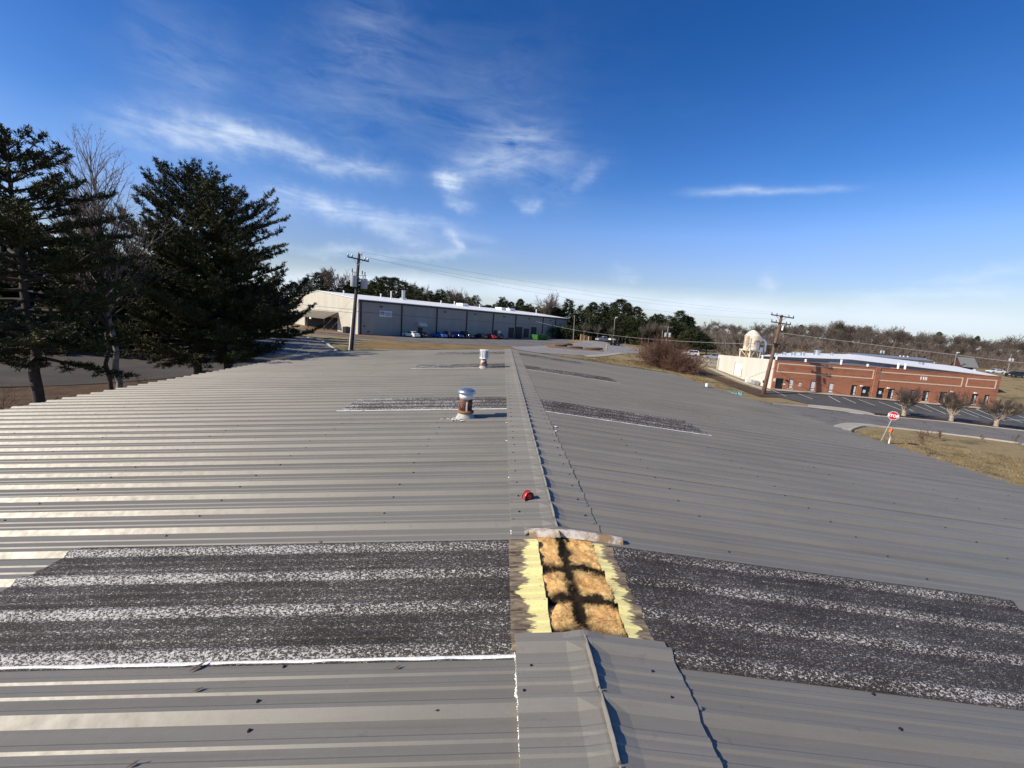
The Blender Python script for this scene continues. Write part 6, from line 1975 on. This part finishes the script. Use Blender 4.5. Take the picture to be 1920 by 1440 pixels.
bank = [(170, 33, 2, .98), (20, 34, 1, 1.25), (95, 38, 1, 1.15), (255, 40, 1, 1.05), (310, 43, 0, 1.0), (225, 37, 1, .8), (365, 44, 1, 1.0), (410, 50, 0, 1.0), (130, 42, 0, 1.0), (300, 38, 1, .72), (350, 40, 1, .62), (460, 60, 0, 1.0), (505, 66, 1, 1.05), (540, 72, 0, .9), (-60, 34, 0, 1.1), (-140, 30, 1, 1.2), (395, 42, 1, .55), (-330, 32, 0, 1.1), (-480, 30, 2, 1.0), (-250, 38, 1, 1.2), (-700, 30, 0, 1.1), (-1000, 30, 2, 1.0), (60, 48, 2, 1.1), (200, 46, 0, 1.2), (280, 50, 2, 1.0), (340, 52, 1, 1.2)]  # those far out of frame on the left are added to shade the road
for i, (px, Z, k, s) in enumerate(bank):
    q = at(px, 640, Z)
    lab = 'pointed dark evergreen rising behind the leafless tree' if i == 0 else 'unseen dark evergreen added out of frame to shade the left road'
    place_pair('evergreen_tree', meds[k], ('bark', 'cedar' if i % 3 else 'needles'), (q.x, q.y, tz(q.x, q.y) - .1), i * 1.7, (s * 1.05, s), lab, None if i == 0 else 'evergreens in the thicket on the bank')
for i, (x, y, k, s) in enumerate([(-55, 17, 2, 1.35), (-52, 34, 0, 1.4), (-57, 40, 1, 1.5)]):  # unseen trees beyond the left edge, added for their shade on the road
    place_pair('evergreen_tree', meds[k], ('bark', 'needles'), (x, y, tz(x, y) - .1), i * 2.1, (s, s), 'unseen dark evergreen added out of frame to shade the left road', 'evergreens in the thicket on the bank')
# fallen leaves
n = 16000
r2 = np.random.default_rng(5)
P = np.concatenate([np.stack([r2.uniform(-20, -9.3, n // 2), r2.uniform(6, 36, n // 2)], 1), np.stack([r2.uniform(-48, -25, n // 2), r2.uniform(31, 60, n // 2)], 1)])
keep = np.ones(len(P), bool)
h = n // 2
keep[:h] = P[:h, 0] > np.interp(P[:h, 1], [6, 20, 28, 36], [-30, -22.8, -20.2, -18.3])
keep[h:] = (P[h:, 1] > np.interp(P[h:, 0], [-48, -39.5, -30.2, -26], [44, 39.5, 32.8, 33.5])) & (P[h:, 1] < np.interp(P[h:, 0], [-48, -38, -27], [58, 49, 40]))
P = P[keep]
z = tz_arr(P) + .10
n = len(P)
a = r2.uniform(0, 6.28, n); s = r2.uniform(.035, .085, n)
ux = np.stack([np.cos(a) * s, np.sin(a) * s, r2.uniform(-.02, .05, n)], 1)
uy = np.stack([-np.sin(a) * s * .6, np.cos(a) * s * .6, r2.uniform(-.03, .03, n)], 1)
C = np.c_[P, z]
V = np.concatenate([C - ux, C - uy, C + ux, C + uy]); i = np.arange(n)
o = link_mesh('fallen_leaves', np_mesh('fallen_leaves', V, np.stack([i, i + n, i + 2 * n, i + 3 * n], 1)), None, leaf_mat('dry_brown_leaf', [(0.3, (0.06, 0.033, 0.02)), (0.5, (0.13, 0.078, 0.045)), (0.7, (0.22, 0.145, 0.09))], .85, 9))
tag(o, 'brown fallen leaves covering the ground under the trees', 'leaves', kind='stuff')

# ------------------------------------------------------------------ far woods
def far_conifer(seed, H, Rm, n=620, kind=0):
    rng = np.random.default_rng(seed)
    T = Seg()
    T.add(np.array([0, 0, 0.]), np.array([.1, 0, H * .9]), .022 * H * .8, .04)
    lim = rng.uniform(.12, .3) if kind != 1 else .42
    u = rng.random(n)
    z = H * (lim + (1 - lim) * (1 - np.sqrt(1 - u * .995)) ** .9) if kind == 0 else H * (lim + (1 - lim) * u ** .8)
    t = (z / H - lim) / (1 - lim)
    nl = 22
    za = rng.uniform(0, 6.28, nl * 6)
    prof_ = (1 - t) ** (.75 if kind == 0 else .45) * np.minimum(1, (t + .18) * 3)
    a = rng.uniform(0, 6.28, n)
    lump = .72 + .38 * np.sin(a * 3 + za[(t * nl).astype(int)]) * np.sin(a * 2 + za[(t * nl).astype(int) + nl])
    r = Rm * prof_ * lump * np.sqrt(rng.uniform(.25, 1, n))
    P = np.stack([r * np.cos(a), r * np.sin(a), z + rng.normal(0, .12, n)], 1)
    D = np.stack([np.cos(a), np.sin(a), np.full(n, .25)], 1)
    v, f = needles(P, D, rng, 6, .55, .16, .75)
    for q in range(14):
        zz = H * rng.uniform(lim * .6, .9); aa = rng.uniform(0, 6.28)
        T.add(np.array([0, 0, zz]), np.array([math.cos(aa) * Rm * .5, math.sin(aa) * Rm * .5, zz + .6]), .05, .02)
    v1, f1 = T.arrays(5)
    return np_mesh('trunk', v1, f1), np_mesh('crown', v, f)
def far_bare(seed, H, n=5):
    rng = np.random.default_rng(seed)
    S, Tw = Seg(), Seg()
    def grow(p, d, L, r, lv):
        for q in range(2):
            d = d + rng.normal(0, .13, 3) + np.array([0, 0, .06]); d /= np.linalg.norm(d)
            p2 = p + d * L / 2
            (S if lv < 2 else Tw).add(p, p2, r, r * .8)
            r *= .78
            p = p2
            if lv < 5 and (lv > 0 or q == 1):
                for _ in range(3 if lv < 2 else 2):
                    nd_ = rot_about(d, np.cross(d, rng.normal(0, 1, 3)), rng.uniform(.25, .72)); nd_[2] += .1; nd_ /= np.linalg.norm(nd_)
                    grow(p, nd_, L * rng.uniform(.50, .78), max(r * .6, .024), lv + 1)
    grow(np.array([0, 0, 0.]), np.array([rng.normal(0, .05), 0, 1.]), H * .30, .018 * H, 0)
    v1, f1 = S.arrays(5); v2, f2 = Tw.arrays(3)
    return np_mesh('trunk', v1, f1), np_mesh('crown', v2, f2)
cons = [far_conifer(80, 15, 3.6, 640, 0), far_conifer(81, 17, 3.4, 560, 1), far_conifer(82, 13, 3.8, 700, 0), far_conifer(83, 18, 4.0, 520, 1), far_conifer(84, 14, 3.0, 560, 0)]
bars = [far_bare(90 + i, 15) for i in range(5)]
rr = random.Random(4)
def tree_to(px, pytop, Z, kind, mats, name, label, group, cons_idx=None, wide=1.0):
    if kind == 'c': wide *= 1.55
    """stand a tree so that its top is at the given sight line"""
    q = at(px, 620, Z)
    top = at(px, pytop, Z)
    g = tz(q.x, q.y)
    Hh = max(4, top.z - g)
    if kind == 'c':
        k = rr.randrange(len(cons)) if cons_idx is None else cons_idx
        base_h = (15, 17, 13, 18, 14)[k]
        me = cons[k]
    else:
        k = rr.randrange(len(bars))
        me = bars[k]
        base_h = bar_h[k]
    s = Hh / base_h
    w = s * wide * rr.uniform(.85, 1.15)
    return place_pair(name, me, mats, (q.x, q.y, g - .2), rr.uniform(0, 6.28), (w, s), label, group)
bar_h = []
for t_, c_ in bars:
    z_ = np.empty(len(c_.vertices) * 3, np.float32); c_.vertices.foreach_get('co', z_); bar_h.append(float(np.percentile(z_[2::3], 99.5)))
CM, BMt = ('bark_far', 'needles_far'), ('bark_far', 'twig_far')
# skyline behind the grey warehouse
sky_l = [(552, 528), (575, 520), (597, 511), (612, 503), (640, 530), (657, 525), (668, 515), (690, 522), (705, 515), (722, 519), (738, 520), (755, 523), (772, 530), (788, 535), (805, 541), (822, 538), (838, 541), (855, 545), (872, 552), (888, 549), (905, 572),
         (925, 566), (940, 553), (955, 565), (972, 560), (990, 566), (1005, 570), (1030, 573), (1045, 578), (1062, 556), (1085, 568), (1100, 573), (1108, 566), (1128, 562), (1142, 564), (1158, 560), (1172, 567), (1190, 574)]
for i, (px, py) in enumerate(sky_l):
    Z = 150 + (i * 37 % 40) if px < 900 else 190 + (i * 37 % 30) if px < 1030 else 168 + (i * 29 % 22)
    tree_to(px, py + 1, Z, 'c', CM, 'pine_tree', 'dark pine in the skyline behind the grey warehouse' if px < 1060 else 'dark pine in the tall group right of the grey warehouse', 'skyline pines behind the warehouse' if px < 1060 else 'tall pines right of the warehouse', wide=1.05)
for i, px in enumerate(range(545, 1030, 17)):
    y = np.interp(px, [545, 700, 900, 1030], [548, 545, 582, 588]) + rr.uniform(-6, 6)
    tree_to(px + rr.uniform(-5, 5), y, 145 + rr.uniform(0, 25) + (30 if px > 900 else 0), 'c', CM, 'pine_tree', 'dark pine in the skyline behind the grey warehouse', 'skyline pines behind the warehouse', wide=1.2)
for i, px in enumerate(range(893, 1050, 9)):
    tree_to(px + rr.uniform(-3, 3), np.interp(px, [893, 950, 1050], [577, 572, 582]) + rr.uniform(-6, 5), 168 + rr.uniform(0, 14), 'c', CM, 'pine_tree', 'dark pine in the skyline behind the grey warehouse', 'skyline pines behind the warehouse', wide=1.25)
for (px, py) in [(560, 525), (632, 508), (645, 506), (1020, 548), (1012, 556), (780, 528), (860, 540)]:
    tree_to(px, py, 172, 'b', BMt, 'bare_tree', 'leafless tree showing among the pines behind the grey warehouse', 'leafless trees among the skyline pines')
# green wood right of the warehouse
for i in range(44):
    px = 1075 + i * 5.4 + rr.uniform(-3, 3)
    y = np.interp(px, [1070, 1160, 1185, 1230, 1260, 1300, 1320], [600, 590, 585, 588, 592, 606, 612]) + rr.uniform(-4, 14)
    tree_to(px, y, 158 + rr.uniform(-6, 20), 'c', CM, 'pine_tree', 'mid green pine in the wood behind the brush and gate', 'green pines behind the gate', cons_idx=rr.choice((0, 2, 4)), wide=1.15)
for (px, py, ci) in [(1272, 582, 3), (1284, 592, 1), (1292, 594, 1)]:
    tree_to(px, py, 185, 'c', CM, 'pine_tree', ['tallest rounded pine sticking out of the wood above the brush', 'dark pine next right of the tallest rounded one', 'third dark pine right of the tallest rounded one'][[1272, 1284, 1292].index(px)], None, cons_idx=ci, wide=1.2)
for (px, py) in [(1205, 606), (1218, 600), (1142, 612), (1095, 604), (1122, 608), (1232, 604), (1246, 603)]:
    tree_to(px, py, 150, 'b', BMt, 'bare_tree', 'leafless tree at the edge of the wood behind the gate', 'leafless trees at the wood edge')
for (px, py, Z) in [(1300, 612, 135), (1316, 617, 132), (1330, 628, 140), (1284, 618, 134)]:
    tree_to(px, py, Z, 'c', ('bark_far', 'cedar'), 'cedar_tree', 'dark spreading cedar behind the chain link fence', 'dark cedars behind the fence', cons_idx=2, wide=1.3)
tree_to(1385, 648, 165, 'b', ('bark_far', 'twig_red'), 'bare_tree', 'reddish leafless tree left of the dust collector', None)
tree_to(1344, 640, 150, 'b', ('bark_far', 'twig_red'), 'bare_tree', 'reddish leafless tree above the fence end', None)
# leafless wooded hill on the right
cnt = 0
for row, (Z, dy, stp) in enumerate([(215, 30, 21), (250, 18, 18), (290, 8, 15), (335, 0, 12), (390, -6, 13)]):
    px = 1290 if row < 2 else 1310
    if row == 0:
        for q in range(16):
            tree_to(1296 + q * 13 + rr.uniform(-5, 5), 632 + rr.uniform(-9, 9) + q * .6, 150 + rr.uniform(0, 30), 'b', BMt, 'bare_tree', 'leafless tree in the brown wood on the right hill', 'leafless trees on the right hill', wide=1.5)
    while px < 1990:
        base_y = np.interp(px, [1290, 1330, 1400, 1480, 1560, 1640, 1700, 1800, 1900, 1990], [606, 606, 612, 610, 608, 616, 622, 632, 640, 648])
        y = base_y + dy * .55 + 3 + rr.uniform(-7, 7) + (rr.random() < .12) * -7
        green = rr.random() < .06
        tree_to(px + rr.uniform(-6, 6), y, Z * rr.uniform(.95, 1.06), 'c' if green else 'b', CM if green else BMt, 'pine_tree' if green else 'bare_tree',
                'green pine among the leafless trees on the right hill' if green else 'leafless tree in the brown wood on the right hill', 'pines on the right hill' if green else 'leafless trees on the right hill', wide=1.35 if not green else .8)
        cnt += 1
        px += stp * rr.uniform(.8, 1.2)
for (px, py, Z, lab) in [(1597, 618, 205, 'big pale leafless tree with forked white trunk behind the white roof'), (1682, 613, 210, 'tall leafless tree with dark forked trunk right of the far transformer pole')]:
    tree_to(px, py, Z, 'b', ('myrtle_bark' if px < 1650 else 'bark_far', 'twig_far'), 'bare_tree', lab, None, wide=1.3)
# brushy understorey that closes the wood floor
def brush_mass(n, pts, hh, seed, wd=.10, ln=1.6):
    rng = np.random.default_rng(seed)
    v, f = needles(pts, np.tile([0, 0, 1.], (len(pts), 1)), rng, n, ln, wd, .55)
    return v, f
rb = np.random.default_rng(8)
px_ = rb.uniform(1300, 2000, 3200); Zb = np.where(px_ < 1480, rb.uniform(140, 330, 3200), rb.uniform(185, 400, 3200))
pts = np.array([at(a_, 680, b_) for a_, b_ in zip(px_, Zb)])
pts[:, 2] = tz_arr(pts[:, :2]) + rb.uniform(0, 4.5, len(pts))
v, f = brush_mass(14, pts, 4, 3, .16, 2.6)
o = link_mesh('undergrowth', np_mesh('undergrowth', v, f), None, M['twig_far'])
tag(o, 'tangled brown undergrowth between the leafless trees on the right hill', 'undergrowth', kind='stuff')
px_ = rb.uniform(540, 1320, 1500); Zb = np.where(px_ < 1000, rb.uniform(150, 190, 1500), rb.uniform(150, 185, 1500))
pts = np.array([at(a_, 640, b_) for a_, b_ in zip(px_, Zb)])
pts[:, 2] = tz_arr(pts[:, :2]) + rb.uniform(0, 4.0, len(pts))
v, f = brush_mass(12, pts, 4, 4, .22, 1.5)
o = link_mesh('undergrowth', np_mesh('undergrowth', v, f), None, M['needles_far'])
tag(o, 'dark green undergrowth at the foot of the pines', 'undergrowth', kind='stuff')

# big reddish brush heap
def brush(seed, R_, H, n_st, Rr=.016):
    rng = np.random.default_rng(seed)
    S = Seg()
    for _ in range(n_st):
        a = rng.uniform(0, 6.28); el = rng.uniform(.35, 1.5)
        p = np.array([rng.normal(0, R_ * .22), rng.normal(0, R_ * .16), 0])
        d = np.array([math.cos(a) * math.cos(el), math.sin(a) * math.cos(el), math.sin(el)])
        L = H * rng.uniform(.7, 1.1) * (1.0 if el > .8 else 1.05)
        r = Rr * 1.6
        for q in range(6):
            d = d + rng.normal(0, .12, 3) + np.array([0, 0, -.035]); d /= np.linalg.norm(d)
            p2 = p + d * L / 6
            S.add(p, p2, r, r * .8); r *= .82
            for _ in range(3 if q > 1 else 1):
                dd = d + rng.normal(0, .5, 3) + np.array([0, 0, .1]); dd /= np.linalg.norm(dd)
                e = p2 + dd * L * rng.uniform(.12, .28)
                S.add(p2, e, Rr * .75, Rr * .5)
                for _ in range(2):
                    d3 = dd + rng.normal(0, .5, 3); d3 /= np.linalg.norm(d3)
                    S.add((p2 + e) / 2, e + d3 * L * .12, Rr * .55, Rr * .4)
            p = p2
    return S
for i, (px, py, Z, R_, H, n_, lab) in enumerate([(1238, 692, 86, 3.0, 5.5, 190, 'large mound of reddish leafless brush behind the right eave'), (1278, 702, 81, 2.6, 3.6, 140, 'lower right end of the reddish leafless brush')]):
    S = brush(70 + i, R_, H, n_, .024)
    q = at(px, py, Z)
    p = empty('brush', (q.x, q.y, tz(q.x, q.y) - .1), 0, lab, 'shrub')
    v, f = S.arrays(3)
    link_mesh('twigs', np_mesh('twigs', v, f), p, M['twig_red'])

# pruned crape myrtles in the bed
def myrtle(seed):
    rng = np.random.default_rng(seed)
    S, Tw = Seg(), Seg()
    S.add(np.array([0, 0, -.2]), np.array([.02, 0, .35]), .30, .23); S.add(np.array([.02, 0, .35]), np.array([0, .03, 1.0]), .23, .25)
    def grow(p, d, L, r, lv):
        for q in range(3):
            d = d + rng.normal(0, .12, 3) + np.array([0, 0, .05]); d /= np.linalg.norm(d)
            p2 = p + d * L / 3
            (S if lv < 2 else Tw).add(p, p2, r, r * .85); r *= .85; p = p2
            if lv < 5:
                for _ in range(2 if lv < 3 else 1):
                    nd_ = rot_about(d, np.cross(d, rng.normal(0, 1, 3)), rng.uniform(.25, .75)); nd_[2] += .08; nd_ /= np.linalg.norm(nd_)
                    grow(p, nd_, L * rng.uniform(.42, .62), max(r * .50, .005), lv + 1)
    for k in range(9):
        a = k * .7 + rng.normal(0, .2)
        el = rng.uniform(.95, 1.4)
        grow(np.array([.2 * math.cos(a), .2 * math.sin(a), .85]), np.array([math.cos(a) * math.cos(el), math.sin(a) * math.cos(el), math.sin(el)]), 1.55, .06, 0)
    return S, Tw
for i, (px, py, Z, lab) in enumerate([(1694, 779, 53.0, 'first pruned bare myrtle, directly right of the STOP sign'), (1783, 789, 52.0, 'middle pruned bare myrtle in the dark bed by the car park'), (1867, 799, 51.0, 'pruned bare myrtle nearest the right edge of the photo')]):
    S, Tw = myrtle(100 + i)
    q = at(px, py, Z)
    p = make_bare('crape_myrtle', (q.x, q.y, tz(q.x, q.y)), lab, S, Tw, 'myrtle_bark', 'twig', 'tree', 'pruned trees along the car park', nt=6)
# weeds on the right lawn
for i, (px, py, Z, h, lab) in enumerate([(1740, 852, 33, 3.4, 'tall wispy dead weed on the right lawn'), (1765, 812, 40, 1.3, 'small dead weed at the road edge'), (1840, 822, 42, .9, 'low brown weed by the road, left of the reddish one'), (1906, 828, 42, 1.4, 'reddish dead weed at the far right road edge'), (1452, 757, 40, 1.3, 'thin dead weed beside the foot of the leaning pole')]):
    S = bare(140 + i, h * .8, .018, .5, 3, (1, 3), .008, .3, .42)
    q = at(px, py, Z)
    p = empty('dead_weed', (q.x, q.y, tz(q.x, q.y)), 0, lab, 'weed')
    v, f = S.arrays(3)
    link_mesh('stems', np_mesh('stems', v, f), p, M['twig_red'])

# dry grass tufts on the lawns
def tufts(name, n, gen, mat, label, h=(.05, .14), w=.02):
    r3 = np.random.default_rng(len(name) + n)
    P = gen(r3, n)
    n = len(P)
    z = tz_arr(P)
    B_ = 3
    P = np.repeat(P, B_, 0) + r3.normal(0, .05, (n * B_, 2)); z = np.repeat(z, B_)
    N = n * B_
    hh = r3.uniform(*h, N); a = r3.uniform(0, 6.28, N)
    s = np.stack([np.cos(a), np.sin(a)], 1) * w
    tip = P + r3.normal(0, .07, (N, 2))
    V = np.concatenate([np.c_[P - s, z], np.c_[P + s, z], np.c_[tip, z + hh]]); i = np.arange(N)
    o = link_mesh(name, np_mesh(name, V, np.stack([i, i + N, i + 2 * N], 1)), None, mat)
    tag(o, label, 'grass', kind='stuff')
M['straw'] = leaf_mat('straw_blades', [(0.34, (0.10, 0.085, 0.035)), (0.5, (0.24, 0.18, 0.085)), (0.66, (0.36, 0.27, 0.14))], .9, .5)
def gen_r(r, n):
    t, s_ = r.random(n), r.random(n)
    A_ = np.array(resample([(29.8, 33), (31.2, 38), (33.6, 39.3), (36, 38.9), (41, 36.1), (50, 31.3), (64, 24.5)], 60))
    B2 = np.array(resample([(12, 26), (16, 25), (18, 22), (20, 18), (24, 12), (34, 6), (52, 2)], 60))
    idx = (t * 59).astype(int)
    q = A_[idx] * (1 - s_[:, None]) + B2[idx] * s_[:, None] + r.normal(0, .4, (n, 2))
    return q[(q[:, 0] > 24.6 + (q[:, 1] - 20) * .35) & (q[:, 0] > 24)]
tufts('dry_grass', 26000, gen_r, M['straw'], 'dry straw coloured grass on the lawn by the STOP sign')
def gen_m(r, n):
    q = np.stack([r.uniform(12, 40, n), r.uniform(50, 92, n)], 1)
    return q[(q[:, 0] > np.interp(q[:, 1], [50, 62, 80, 92], [12, 10, 14, 22])) & (q[:, 0] < np.interp(q[:, 1], [50, 58, 66, 92], [20, 31, 36, 38]))]
tufts('dry_grass', 14000, gen_m, M['straw'], 'dry tan grass on the slope beyond the right eave', (.06, .18), .035)
print('objects', len(bpy.data.objects), 'tris', sum(len(m.polygons) for m in bpy.data.meshes), 'hill', cnt)
